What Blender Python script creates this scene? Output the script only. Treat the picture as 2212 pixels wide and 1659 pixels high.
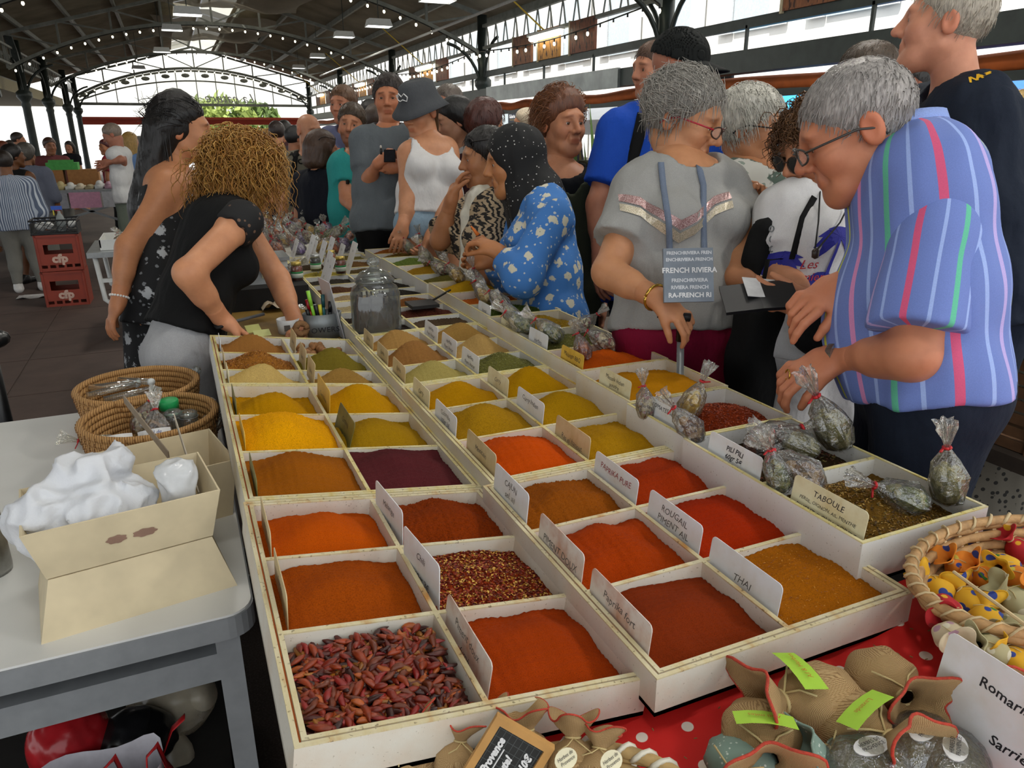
import bpy, math, random
import numpy as np
from mathutils import Vector, Matrix
from mathutils.bvhtree import BVHTree

random.seed(7); rng = np.random.default_rng(7)
for _o in list(bpy.data.objects): bpy.data.objects.remove(_o)
SC = bpy.context.scene
COL = SC.collection
# ------------------------------------------------------------------ camera
W, H = 2212, 1659
F, YAW, PIT, ROL, CZ = 1599., .4145, .3252, -.0044, 1.56
def _axes():
    cy, sy, cp, sp = math.cos(YAW), math.sin(YAW), math.cos(PIT), math.sin(PIT)
    fw = np.array([sy*cp, cy*cp, -sp]); ri = np.array([cy, -sy, 0.]); up = np.cross(ri, fw)
    cr, sr = math.cos(ROL), math.sin(ROL)
    return cr*ri+sr*up, -sr*ri+cr*up, fw
R_, U_, F_ = _axes(); CAM = np.array([0., 0., CZ])
cd = bpy.data.cameras.new('camera'); cd.sensor_width = 36; cd.lens = F/W*36; cd.clip_start = .02; cd.clip_end = 300
cam = bpy.data.objects.new('camera', cd); COL.objects.link(cam)
cam.matrix_world = Matrix(((R_[0], U_[0], -F_[0], 0), (R_[1], U_[1], -F_[1], 0), (R_[2], U_[2], -F_[2], CZ), (0, 0, 0, 1)))
SC.camera = cam
# survey helpers: a sight line through a photo point, cut at a measured distance, height, or plane
def ray(x, y): return F_+(x-W/2)/F*R_-(y-H/2)/F*U_
def at(x, y, d): return CAM+ray(x, y)*d
def onz(x, y, z): r = ray(x, y); return CAM+r*(z-CZ)/r[2]
def onx(x, y, X): r = ray(x, y); return CAM+r*X/r[0]
def ony(x, y, Y): r = ray(x, y); return CAM+r*Y/r[1]
# ------------------------------------------------------------------ world, light, exposure
wd = bpy.data.worlds.new('sky'); SC.world = wd; wd.use_nodes = True
_n = wd.node_tree.nodes; _bg = _n['Background']; _bg.inputs[0].default_value = (.93, .97, 1., 1); _bg.inputs[1].default_value = 1.9
SC.view_settings.view_transform = 'Standard'; SC.view_settings.look = 'None'
SC.view_settings.exposure = -.2; SC.view_settings.gamma = 1; SC.view_settings.use_curve_mapping = False
sl = bpy.data.lights.new('sun', 'SUN'); sl.energy = 7.0; sl.angle = .02; sl.color = (1, .95, .86)
so = bpy.data.objects.new('sun', sl); COL.objects.link(so); so.rotation_euler = (math.radians(40), 0, math.radians(-62))
# ------------------------------------------------------------------ materials
MT = {}
def hexc(c):
    if isinstance(c, str):
        c = c.lstrip('#'); v = [int(c[i:i+2], 16)/255 for i in (0, 2, 4)]
        return tuple(((a+.055)/1.055)**2.4 if a > .04045 else a/12.92 for a in v)
    return tuple(c)
class NT:
    def __init__(s, m): s.m = m; s.t = m.node_tree; s.b = s.t.nodes['Principled BSDF']
    def n(s, typ, **kw):
        nd = s.t.nodes.new(typ)
        for k, v in kw.items():
            if k == 'inp':
                for a, b in v.items(): nd.inputs[a].default_value = b
            else: setattr(nd, k, v)
        return nd
    def l(s, a, b): s.t.links.new(a, b)
    def ramp(s, fac, stops, interp='LINEAR'):
        r = s.n('ShaderNodeValToRGB'); r.color_ramp.interpolation = interp
        e = r.color_ramp.elements
        while len(e) < len(stops): e.new(.5)
        for i, (p, c) in enumerate(stops): e[i].position = p; e[i].color = (*hexc(c), 1)
        s.l(fac, r.inputs[0]); return r.outputs[0]
    def co(s, kind='Object'): return s.n('ShaderNodeTexCoord').outputs[kind]
    def noise(s, scale, vec=None, det=3, rough=.55):
        q = s.n('ShaderNodeTexNoise', inp={'Scale': scale, 'Detail': det, 'Roughness': rough})
        s.l(vec if vec is not None else s.co(), q.inputs['Vector']); return q.outputs[0]
    def vor(s, scale, vec=None, feat='F1', out=0, rnd=1.):
        q = s.n('ShaderNodeTexVoronoi', feature=feat, inp={'Scale': scale, 'Randomness': rnd})
        s.l(vec if vec is not None else s.co(), q.inputs['Vector']); return q.outputs[out]
    def math(s, op, a, b=0, c=0):
        q = s.n('ShaderNodeMath', operation=op)
        for i, v in enumerate((a, b, c)):
            if hasattr(v, 'links'): s.l(v, q.inputs[i])
            else: q.inputs[i].default_value = v
        return q.outputs[0]
    def mix(s, fac, a, b, mode='MIX'):
        q = s.n('ShaderNodeMix', data_type='RGBA', blend_type=mode)
        for sock, v in ((q.inputs[0], fac), (q.inputs[6], a), (q.inputs[7], b)):
            if hasattr(v, 'links'): s.l(v, sock)
            elif sock == q.inputs[0]: sock.default_value = v
            else: sock.default_value = (*hexc(v), 1)
        return q.outputs[2]
    def mapp(s, vec, scale=(1, 1, 1), rot=(0, 0, 0), loc=(0, 0, 0)):
        q = s.n('ShaderNodeMapping'); q.inputs['Scale'].default_value = scale; q.inputs['Rotation'].default_value = rot; q.inputs['Location'].default_value = loc
        s.l(vec, q.inputs[0]); return q.outputs[0]
    def bump(s, h, st=.3, dist=.01):
        q = s.n('ShaderNodeBump', inp={'Strength': st, 'Distance': dist}); s.l(h, q.inputs['Height']); s.l(q.outputs[0], s.b.inputs['Normal'])
    def col(s, c): s.l(c, s.b.inputs['Base Color'])
def newmat(name, rough=.6, metal=0, color=(.8, .8, .8), **kw):
    m = bpy.data.materials.new(name); m.use_nodes = True; t = NT(m)
    t.b.inputs['Base Color'].default_value = (*hexc(color), 1); t.b.inputs['Roughness'].default_value = rough; t.b.inputs['Metallic'].default_value = metal
    for k, v in kw.items(): t.b.inputs[k].default_value = v
    return m, t
def plain(name, color, rough=.6, metal=0, var=.12, scale=30, bump=0, **kw):
    """a plain surface with a little mottling"""
    key = ('p', name)
    if key in MT: return MT[key]
    m, t = newmat(name, rough, metal, color, **kw)
    c = np.array(hexc(color)); a = tuple(np.clip(c*(1-var), 0, 1)); b = tuple(np.clip(c*(1+var), 0, 1))
    nz = t.noise(scale); t.col(t.ramp(nz, [(.3, a), (.7, b)]))
    if bump: t.bump(nz, bump)
    MT[key] = m; return m
def clear(name, color='#ffffff', gloss=.12, rough=.05, haze=.0, bump=0):
    """thin clear sheet or glass wall: see-through, with a sharp grazing reflection"""
    m = bpy.data.materials.new(name); m.use_nodes = True; t = NT(m); tr = t.n('ShaderNodeBsdfTransparent'); gl = t.n('ShaderNodeBsdfGlossy', inp={'Roughness': rough}); lw = t.n('ShaderNodeLayerWeight', inp={'Blend': .35}); mx = t.n('ShaderNodeMixShader')
    tr.inputs[0].default_value = (*hexc(color), 1); t.l(t.math('ADD', t.math('MULTIPLY', lw.outputs['Fresnel'], .8), gloss), mx.inputs[0]); t.l(tr.outputs[0], mx.inputs[1]); t.l(gl.outputs[0], mx.inputs[2])
    if bump: q = t.n('ShaderNodeBump', inp={'Strength': bump, 'Distance': .01}); t.l(t.noise(60, det=4), q.inputs['Height']); t.l(q.outputs[0], gl.inputs['Normal']); t.l(q.outputs[0], lw.inputs['Normal'])
    df = t.n('ShaderNodeBsdfDiffuse', inp={'Color': (.8, .8, .78, 1)}); m2 = t.n('ShaderNodeMixShader'); m2.inputs[0].default_value = haze; t.l(mx.outputs[0], m2.inputs[1]); t.l(df.outputs[0], m2.inputs[2]); t.l(m2.outputs[0], t.t.nodes['Material Output'].inputs[0]); return m
def emis(name, color, st):
    m = bpy.data.materials.new(name); m.use_nodes = True; t = NT(m)
    t.b.inputs['Base Color'].default_value = (*hexc(color), 1); t.b.inputs['Emission Color'].default_value = (*hexc(color), 1); t.b.inputs['Emission Strength'].default_value = st
    return m
# ------------------------------------------------------------------ objects
def tag(o, label=None, cat=None, group=None, kind=None):
    if label: o['label'] = label
    if cat: o['category'] = cat
    if group: o['group'] = group
    if kind: o['kind'] = kind
    return o
def empty(name, loc, label=None, cat=None, group=None, rz=0):
    o = bpy.data.objects.new(name, None); COL.objects.link(o); o.location = tuple(loc); o.rotation_euler = (0, 0, rz); o.empty_display_size = .05
    return tag(o, label, cat, group)
def mk(name, v, f, m, parent=None, smooth=False, off=None, mi=None):
    me = bpy.data.meshes.new(name); v = np.asarray(v, float)
    if off is not None: v = v-np.asarray(off)
    me.from_pydata(v.tolist(), [], f.tolist() if hasattr(f, 'tolist') else [list(q) for q in f])
    for q in (m if isinstance(m, (list, tuple)) else [m]): me.materials.append(q)
    if mi is not None: me.polygons.foreach_set('material_index', np.asarray(mi, np.int32))
    if smooth: me.polygons.foreach_set('use_smooth', np.ones(len(me.polygons), bool))
    me.update()
    o = bpy.data.objects.new(name, me); COL.objects.link(o)
    if parent: o.parent = parent
    return o
def link(name, me, parent=None, loc=(0, 0, 0), rot=(0, 0, 0), sc=(1, 1, 1)):
    o = bpy.data.objects.new(name, me); COL.objects.link(o); o.location = tuple(loc); o.rotation_euler = rot; o.scale = sc
    if parent: o.parent = parent
    return o
class MB:
    """collects solids into one mesh"""
    def __init__(s): s.v = []; s.f = []; s.m = []; s.n = 0
    def add(s, v, f, mi=0):
        v = np.asarray(v, float).reshape(-1, 3); s.v.append(v); s.f += [[i+s.n for i in q] for q in f]; s.m += [mi]*len(f); s.n += len(v); return s
    def box(s, a, b, mi=0, M=None):
        a = np.asarray(a, float); b = np.asarray(b, float)
        v = np.array([[(a, b)[i][0], (a, b)[j][1], (a, b)[k][2]] for i in (0, 1) for j in (0, 1) for k in (0, 1)])
        if M is not None: v = v@np.asarray(M)[:3, :3].T+np.asarray(M)[:3, 3]
        return s.add(v, [(0, 1, 3, 2), (4, 6, 7, 5), (0, 4, 5, 1), (2, 3, 7, 6), (0, 2, 6, 4), (1, 5, 7, 3)], mi)
    def bar(s, p, q, w, h=None, up=(0, 0, 1), mi=0):
        p = np.asarray(p, float); q = np.asarray(q, float); h = h or w; d = q-p; d = d/np.linalg.norm(d)
        u = np.asarray(up, float)
        if abs(d@u) > .98: u = np.array([1., 0, 0])
        sd = np.cross(d, u); sd /= np.linalg.norm(sd); u = np.cross(sd, d)
        v = [c+sd*a*w/2+u*b*h/2 for c in (p, q) for a, b in ((-1, -1), (1, -1), (1, 1), (-1, 1))]
        return s.add(v, [(0, 1, 2, 3), (7, 6, 5, 4), (0, 4, 5, 1), (1, 5, 6, 2), (2, 6, 7, 3), (3, 7, 4, 0)], mi)
    def tube(s, pts, r, n=8, mi=0, cap=True, flat=None):
        pts = np.asarray(pts, float); k = len(pts); r = np.broadcast_to(np.asarray(r, float), (k,))
        tg = np.gradient(pts, axis=0); tg /= np.linalg.norm(tg, axis=1)[:, None]+1e-12
        u = np.array([0, 0, 1.]) if abs(tg[0][2]) < .9 else np.array([1., 0, 0]); v = []
        for i in range(k):
            a = np.cross(tg[i], u); a /= np.linalg.norm(a)+1e-12; u = np.cross(a, tg[i]); b = u if flat is None else u*flat
            for j in range(n):
                t = 2*math.pi*j/n; v.append(pts[i]+r[i]*(math.cos(t)*a+math.sin(t)*b))
        f = [(i*n+j, i*n+(j+1) % n, (i+1)*n+(j+1) % n, (i+1)*n+j) for i in range(k-1) for j in range(n)]
        if cap: f += [tuple(range(n-1, -1, -1)), tuple((k-1)*n+j for j in range(n))]
        return s.add(v, f, mi)
    def lathe(s, prof, n=24, c=(0, 0, 0), mi=0, sq=(1, 1)):
        c = np.asarray(c, float); v = []
        for r, z in prof:
            for j in range(n):
                t = 2*math.pi*j/n; v.append(c+(r*math.cos(t)*sq[0], r*math.sin(t)*sq[1], z))
        k = len(prof); f = [(i*n+j, i*n+(j+1) % n, (i+1)*n+(j+1) % n, (i+1)*n+j) for i in range(k-1) for j in range(n)]
        if prof[0][0] > 1e-4: f.append(tuple(range(n-1, -1, -1)))
        if prof[-1][0] > 1e-4: f.append(tuple((k-1)*n+j for j in range(n)))
        return s.add(v, f, mi)
    def ball(s, c, r, n=10, m=6, mi=0):
        r = np.broadcast_to(np.asarray(r, float), (3,)); v = []; c = np.asarray(c, float)
        for i in range(m+1):
            p = math.pi*i/m
            for j in range(n):
                t = 2*math.pi*j/n; v.append(c+r*(math.sin(p)*math.cos(t), math.sin(p)*math.sin(t), -math.cos(p)))
        f = [(i*n+j, i*n+(j+1) % n, (i+1)*n+(j+1) % n, (i+1)*n+j) for i in range(m) for j in range(n)]
        return s.add(v, f, mi)
    def grid(s, nu, nv, fn, mi=0, close=False):
        v = [fn(i/(nu-1), j/(nv-1)) for i in range(nu) for j in range(nv)]
        f = [(i*nv+j, i*nv+j+1, (i+1)*nv+j+1, (i+1)*nv+j) for i in range(nu-1) for j in range(nv-1)]
        return s.add(v, f, mi)
    def build(s, name, m, parent=None, smooth=False, off=None):
        return mk(name, np.concatenate(s.v), s.f, m, parent, smooth, off, s.m if isinstance(m, (list, tuple)) else None)
def text_mesh(txt, size=1., spacing=1., slant=0., bold=0.):
    cu = bpy.data.curves.new('t', 'FONT'); cu.body = txt; cu.size = size; cu.align_x = 'CENTER'; cu.align_y = 'CENTER'; cu.space_character = spacing; cu.shear = slant; cu.offset = bold; cu.resolution_u = 2
    o = bpy.data.objects.new('t', cu); me = o.to_mesh()
    n = len(me.vertices); v = np.zeros(n*3); me.vertices.foreach_get('co', v); f = [list(p.vertices) for p in me.polygons]
    o.to_mesh_clear(); bpy.data.objects.remove(o); bpy.data.curves.remove(cu); return v.reshape(-1, 3), f
def letters(name, txt, size, M, m, parent, off=None, wob=0, **kw):
    """flat lettering laid in the plane of matrix M (x along the line, y up the letters)"""
    v, f = text_mesh(txt, size, **kw)
    if not len(f): return None
    if wob: v[:, 1] += wob*size*np.sin(v[:, 0]/size*2.1+1); v[:, 0] += wob*size*.5*np.sin(v[:, 1]/size*3+v[:, 0]/size)
    v = v@np.asarray(M)[:3, :3].T+np.asarray(M)[:3, 3]
    return mk(name, v, f, m, parent, off=off)
def frame(o, x, y):
    x = np.asarray(x, float); x = x/np.linalg.norm(x); y = np.asarray(y, float); z = np.cross(x, y); z /= np.linalg.norm(z); y = np.cross(z, x)
    M = np.eye(4); M[:3, 0] = x; M[:3, 1] = y; M[:3, 2] = z; M[:3, 3] = o; return M
def nz3(p, fr, seed=0):
    """cheap smooth noise: sums of sines, about -1..1"""
    p = np.asarray(p)*fr; s = seed*1.7
    a = np.sin(p[..., 0]*1.7+1.3*np.sin(p[..., 1]*1.1+s)+s)+np.sin(p[..., 1]*1.9+1.2*np.sin(p[..., 2]*1.3+s*2)+2+s)+np.sin(p[..., 2]*1.6+1.4*np.sin(p[..., 0]*1.2-s)+4-s)
    return a/3
# ================================================================== the market hall
XR, XL, XC = 5.75, -3.05, 1.35
YC = [1.9, 8.35, 14.4, 20.9, 27.75, 34.4]
def struct(name, mb, m, parent=None, smooth=False): 
    o = mb.build(name, m, parent, smooth)
    if not parent: o['kind'] = 'structure'
    return o
m_iron = plain('dark green iron', '#2c332f', .45, .2, .25, 8)
m_iron2 = plain('grey painted iron', '#7a7c74', .55, .1, .25, 6)
# floor: worn asphalt with reddish paving on the vendors' side
m, t = newmat('floor', .75)
nz = t.noise(2.2, det=6); fine = t.noise(160, det=2)
c = t.ramp(nz, [(.25, '#3a2e28'), (.6, '#4d4038'), (.85, '#5b5048')])
c = t.mix(t.ramp(fine, [(.45, (0, 0, 0)), (.7, (.35, .35, .35))]), c, '#7a6e62'); t.col(c); t.bump(fine, .25, .003); m_floor = m
fl = struct('floor', MB().box((-14, -5, -.2), (16, 44, 0)), m_floor)
# paving joints as real strips of slab beside the aisle
m_slab = plain('red brown paving', '#4a3a33', .7, 0, .2, 5, .1)
ps = MB()
k = 0
for i in range(9):
    b = MB().box((-2.55, 2.6+i*.9, 0), (-1.15, 3.49+i*.9, .006)); o = b.build('paving_slab', m_slab, fl)
    b = MB().box((-1.14, 2.6+i*.9, 0), (.9, 3.49+i*.9, .006)); o = b.build('paving_slab', m_slab, fl)
def arch_z(x, rise=1.12, z0=3.0):
    h = (XR-XL)/2; R = (h*h+rise*rise)/(2*rise); return z0+rise-R+math.sqrt(max(R*R-(x-XC)**2, 0))
def roof_z(x): return 5.05-abs(x-XC)*.27
# columns
def column(x, y, r=.085):
    c = MB().lathe([(r*2, 0), (r*2, .12), (r*1.5, .2), (r*1.25, .3), (r*1.05, .9), (r, 2.2), (r*1.2, 2.28), (r, 2.34), (r*1.9, 2.46), (r*1.9, 2.56), (r*1.1, 2.62), (r*1.1, 3.7)], 14, (x, y, 0))
    o = struct('trim_%d' % (column.k), c, m_iron, smooth=True); column.k += 1
    b = MB()
    for sgn in (-1, 1):
        pts = [(x, y+sgn*(.08+.75*(1-math.cos(a))), 2.5+.75*math.sin(a)) for a in np.linspace(0, 1.45, 9)]
        b.tube(pts, .03, 6)
    pts = [(x+(-1 if x > XC else 1)*(.05+.8*(1-math.cos(a))), y, 2.35+.85*math.sin(a)) for a in np.linspace(0, 1.4, 9)]
    b.tube(pts, .03, 6); b.build('bracket', m_iron, o, True)
    return o
column.k = 1
for y in YC[1:]: column(XR, y)
for x, y in ((-3.0, 22.1), (-3.0, 26.3), (-3.0, 31.1), (-3.0, 34.4)): column(x, y, .09)
# roof: corrugated sheets carried by rafters and purlins
m, t = newmat('roof_sheet', .7); nz = t.noise(1.4, det=5)
t.col(t.ramp(nz, [(.2, '#6a6354'), (.55, '#8a8271'), (.85, '#a0967e')])); m_roof = m
rf = MB()
def sheet(x0, x1, y0, y1, mb):
    n = int(abs(y1-y0)/.09)
    mb.grid(2, n*2+1, lambda u, v: (x0+(x1-x0)*u, y0+(y1-y0)*v, roof_z(x0+(x1-x0)*u)+.018*math.sin(math.pi*v*n*1.0)))
for (a, b) in ((XL-1.9, XC-.75), (XC+.75, XR+.5)): sheet(a, b, -2, 35.2, rf)
o = struct('ceiling', rf, m_roof)
m, t = newmat('skylight', .3, color='#b9b4a0'); t.b.inputs['Transmission Weight'].default_value = .9; t.b.inputs['Roughness'].default_value = .5
m_sky = m
for i, y in enumerate(np.arange(-1.5, 34, 3.1)):
    for s in (-1, 1):
        b = MB(); b.grid(2, 2, lambda u, v: (XC+s*(.02+.74*u), y+2.95*v, 5.06-.27*.74*u)); b.build('skylight_pane', m_sky, o)
rp = MB()
for x in np.arange(XL-1.6, XR+.4, .98): rp.bar((x, -2, roof_z(x)-.07), (x, 35, roof_z(x)-.07), .06, .1)
struct('trim_20', rp, m_iron2)
# arched trusses
tk = 21
for y in YC+[-1.0]:
    if y > 35: continue
    tr = MB(); xs = np.linspace(XL, XR, 33); P = [np.array((x, y, arch_z(x))) for x in xs]
    for a, b in zip(P[:-1], P[1:]): tr.bar(a, b, .07, .06, (0, 1, 0))
    Q = [np.array((x, y, roof_z(x)-.16)) for x in xs[::4]]
    for a, b in zip(Q[:-1], Q[1:]): tr.bar(a, b, .07, .08, (0, 1, 0))
    for i in range(0, 33, 4):
        tr.bar(P[i], (xs[i], y, roof_z(xs[i])-.15), .045, .045, (0, 1, 0))
        if i+4 < 33:
            a, b = (i, i+4) if xs[i] < XC else (i+4, i)
            tr.bar((xs[a], y, roof_z(xs[a])-.15), P[b], .035, .035, (0, 1, 0))
    o = struct('trim_%d' % tk, tr, m_iron2); tk += 1
# lattice girders along both sides at eaves height
for X in (XR, XL):
    g = MB(); z0, z1 = 3.12, 3.5
    g.bar((X, -2, z0), (X, 35, z0), .07, .05); g.bar((X, -2, z1), (X, 35, z1), .07, .05)
    for i, y in enumerate(np.arange(-2, 34.8, .22)): g.bar((X, y, z0), (X, y+.11 if i % 2 else y-.11, z1), .018, .018)
    struct('trim_%d' % tk, g, m_iron2); tk += 1
# rails, gutter beam and awning boxes between the right columns
g = MB(); g.bar((XR+.02, 1, 2.66), (XR+.02, 35, 2.66), .07, .1); struct('trim_%d' % tk, g, m_iron); tk += 1
g = MB(); g.box((XR-.1, 1, 2.17), (XR+.1, 35, 2.39)); struct('trim_%d' % tk, g, m_iron); tk += 1
g = MB(); g.box((XR+.12, 1, 1.93), (XR+.2, 35, 2.0)); struct('trim_%d' % tk, g, m_iron); tk += 1
g = MB()
for y in np.arange(2, 35, 1.62): g.bar((XR, y, 2.38), (XR, y, 2.64), .03)
struct('trim_%d' % tk, g, m_iron); tk += 1
m_zinc = plain('bare zinc', '#8d9291', .35, .7, .2, 4)
g = MB(); g.box((XR-.14, 9.2, 2.15), (XR-.101, 13.9, 2.4)); struct('trim_%d' % tk, g, m_zinc); tk += 1
m_awn = plain('rolled orange awning', '#a5521b', .8, 0, .2, 6, .2)
for i, (a, b) in enumerate(((2.2, 8.1), (8.6, 11.6), (12.4, 14.2), (15, 20.5), (21.2, 27.3), (28.2, 34))):
    s = MB().tube([(XR+.16, a+(b-a)*u, 2.06+.02*math.sin(u*9)) for u in np.linspace(0, 1, 12)], .075, 10); o = s.build('rolled_awning', m_awn, None, True)
    tag(o, ('orange rolled awning under the beam at far right, nearest one', 'orange rolled awning beyond the blue shirt and auburn hair', 'short orange rolled awning next to the dark column', 'orange rolled awning behind the black hair and bucket hat', 'orange rolled awning second from the far end', 'orange rolled awning closest to the far gable')[i], 'awning', 'rolled awnings along the right side')
# conduit and hanging strip lamps
g = MB(); g.tube([(4.2, -2, 3.16), (4.2, 23, 3.16)], .02, 6); struct('trim_%d' % tk, g, plain('conduit', '#b4b4b0', .4, .3)); tk += 1
m_tube = emis('lit tube', '#fffbe2', 9); m_lampw = plain('white enamel', '#d9dad6', .4, 0, .05)
for i, y in enumerate((5.0, 11.45, 17.8, 24.35, 31.1)):
    L = empty('strip_light', (XR-.12, y, 3.02), ('lit strip lamp hanging out of frame above the nearest bay', 'bright lit strip lamp above the carved panels, nearest in view', 'second lit strip lamp along the right eaves', 'third lit strip lamp along the right eaves', 'farthest small lit strip lamp along the right eaves')[i], 'lamp', 'strip lamps along the right eaves')
    MB().tube([(0, -.55, 0), (0, -.5, 0), (0, .5, 0), (0, .55, 0)], [.03, .055, .055, .03], 10, flat=.7).build('diffuser', m_tube, L, True)
    MB().box((-.05, -.58, .04), (.05, .58, .075)).build('housing', m_lampw, L)
    MB().bar((0, 0, .07), (-.9, .35, .9), .022).build('yellow_bracket', plain('yellow bracket', '#c9a828', .5), L)
m_lampd = emis('lamp glow', '#ffffff', 7)
hl = [(405, 33, 13.2), (372, 66, 18), (350, 113, 22), (945, 3, 9.5), (818, 58, 13), (743, 81, 16.5), (686, 125, 22), (645, 148, 27), (300, 150, 27), (None, -.1, 7.2), (None, 2.9, 6.2), (None, -.1, 3.4), (None, 2.9, 2.8), (None, -.1, .2), (None, 2.9, -.4)]  # entries lacking a sight line are unseen lamps added to brighten the stall
for i, (x, y, Y) in enumerate(hl):
    p = ony(x, y, Y) if x is not None else np.array((y, Y, 3.7))
    L = empty('hanging_lamp', p, ('white rectangular shade lamp hung under the roof, %s row, %s' % (('left', 'left', 'left', 'right', 'right', 'right', 'right', 'right', 'left')[i], ('nearest in view', 'second in view', 'third in view', 'nearest at the top edge', 'second in view', 'third in view', 'fourth in view', 'farthest', 'farthest')[i]) if i < 9 else 'added lamp out of view above the stall, %s' % ('left beyond the vendors', 'right beyond the customers', 'left over the trays', 'right over the customers', 'left behind the camera', 'right behind the camera')[i-9]), 'lamp', 'white shade lamps under the roof')
    MB().add([(sx*a, sy*b, z) for z, a, b in ((0, .2, .14), (.11, .17, .11)) for sx, sy in ((-1, -1), (1, -1), (1, 1), (-1, 1))], [(4, 5, 6, 7), (0, 1, 5, 4), (1, 2, 6, 5), (2, 3, 7, 6), (3, 0, 4, 7)]).build('shade', m_lampw, L)
    MB().box((-.17, -.11, .01), (.17, .11, .025)).build('tube', m_lampd, L)
    ld = bpy.data.lights.new('lamp_light', 'AREA'); ld.shape = 'RECTANGLE'; ld.size = .34; ld.size_y = .22; ld.energy = 34 if p[1] > 5 else (40 if p[0] > 1 else 10); ld.color = (1, .96, .88); lo_ = bpy.data.objects.new('lamp_light', ld); COL.objects.link(lo_); lo_.parent = L; lo_.location = (0, 0, -.01)
    zr = roof_z(p[0])-p[2]
    if zr > .2: MB().bar((0, 0, .1), (0, 0, zr), .012).build('rod', m_iron, L)
# festoon bulbs hung under the arches and along the right girder
m_bulb = emis('bulb', '#fff6d8', 5); m_cord = plain('black cord', '#141414', .6)
bulb = MB().ball((0, 0, -.045), (.024, .024, .032), 6, 4).build('_b', m_bulb, None, True).data; bpy.data.objects.remove(bpy.data.objects['_b'])
sock = MB().lathe([(.013, -.02), (.013, .03)], 6).build('_s', m_cord).data; bpy.data.objects.remove(bpy.data.objects['_s'])
nm = {8.35: 'the nearest visible arch', 14.4: 'the second arch', 20.9: 'the third arch', 27.75: 'the fourth arch', 34.4: 'the far gable arch'}
for y in YC[1:]:
    root = empty('festoon', (XC, y-.06, 3), 'string of small bulbs hung along %s' % nm[y], 'string lights', 'bulb strings under the arches')
    xs = np.linspace(XL+.15, XR-.15, 30)
    MB().tube([(x-XC, 0, arch_z(x)-3.05) for x in xs], .01, 4).build('cord', m_cord, root)
    for x in xs:
        h = link('lamp_holder', sock, root, (x-XC, 0, arch_z(x)-3.08)); link('bulb', bulb, h)
for j, y0 in enumerate((8.35, 14.4, 20.9)):
    root = empty('festoon', (XR-.12, y0, 3.05), 'string of small bulbs along the right girder, %s bay' % ('nearest', 'second', 'third')[j], 'string lights', 'bulb strings under the arches')
    ys = np.linspace(.35, 5.9, 17); zz = lambda q: -.1*math.sin((q-.35)/5.55*math.pi)
    MB().tube([(0, q, zz(q)) for q in ys], .01, 4).build('cord', m_cord, root)
    for q in ys: h = link('lamp_holder', sock, root, (0, q, zz(q)-.03)); link('bulb', bulb, h)
# carved wooden panels over the right rail
def carved(name, base, dark):
    m, t = newmat(name, .6); g = t.mapp(t.co(), (1, 9, 3)); w = t.noise(4, g, 4); mk_ = t.mapp(t.co(), (1, 7, 2.6)); ss = t.noise(3.2, mk_, 2)
    c = t.ramp(w, [(.3, dark), (.7, base)]); t.col(t.mix(t.ramp(ss, [(.56, (0, 0, 0)), (.6, (1, 1, 1))], 'LINEAR'), c, '#3a1c0c')); t.bump(ss, .5, .01); return m
m_cv = [carved('carved brown panel', '#8a5633', '#6b3f22'), carved('carved amber panel', '#b9822f', '#8a5c1e'), carved('carved red panel', '#84482a', '#5f321b')]
m_fr = plain('pale batten', '#b7ab8e', .7)
pl = {4.9: 'over the tall man in navy', 11.45: 'behind the nearest strip lamp', 17.8: 'behind the second strip lamp', 24.35: 'behind the third strip lamp', 31.1: 'behind the farthest strip lamp'}
for y0, ds in pl.items():
    for q, dy in enumerate((1.05, .05, -1.05)):
        r = empty('carved_panel', (XR-.02, y0+dy, 2.7), '%s carved wooden panel %s' % (('left', 'middle', 'right')[q], ds), 'panel', 'carved panels above the rail')
        MB().box((-.02, -.37, 0), (.02, .37, .44)).build('board', m_cv[q], r)
        MB().box((-.025, .375, -.02), (.02, .41, .46)).build('batten', m_fr, r)
# sagging shade cloths under the skylight
m_shade = plain('shade cloth', '#8f8776', .8, 0, .1, 3, 0); m_shade.node_tree.nodes['Principled BSDF'].inputs['Alpha'].default_value = .86
for i, (y0, y1, x0, x1, lab) in enumerate(((9.0, 13.8, .1, 2.7, 'beige shade cloth sagging under the skylight, nearer one'), (15.5, 20.4, .2, 3.2, 'beige shade cloth sagging under the skylight, farther one'), (22, 27, .0, 3.0, 'beige shade cloth under the skylight nearest the far gable'))):
    s = MB().grid(14, 14, lambda u, v: (x0+(x1-x0)*u+.1*math.sin(v*7), y0+(y1-y0)*v, 4.55-.12*abs(x0+(x1-x0)*u-XC)-.28*math.sin(math.pi*u)*abs(math.sin(math.pi*v*2))-.05*math.sin(u*12+v*5)))
    o = s.build('shade_cloth', m_shade, None, True); tag(o, lab, 'cloth', 'shade cloths under the roof')
# far gable: glazed lunette with radial bars, tie beam, red awning
g = MB()
for i in range(24):
    a0, a1 = np.linspace(XL, XR, 25)[i:i+2]; g.bar((a0, 34.5, arch_z(a0)-.1), (a1, 34.5, arch_z(a1)-.1), .07, .07, (0, 1, 0))
    if i % 2 == 0: g.bar((a0, 34.5, 2.75), (a0, 34.5, arch_z(a0)-.1), .03, .03)
    g.bar((a0, 34.5, arch_z(a0, .85, 2.8)), (a1, 34.5, arch_z(a1, .85, 2.8)), .05, .05, (0, 1, 0))
    if i % 2 == 1: g.ball((a0, 34.46, arch_z(a0, .95, 2.9)), (.16, .03, .08), 4, 4)
g.bar((XL, 34.5, 2.75), (XR, 34.5, 2.75), .08, .1); struct('trim_%d' % tk, g, m_iron2); tk += 1
m, t = newmat('gable glass', .05, color='#e8f2f6'); t.b.inputs['Alpha'].default_value = .25; m_glass = m
gp = []
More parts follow.
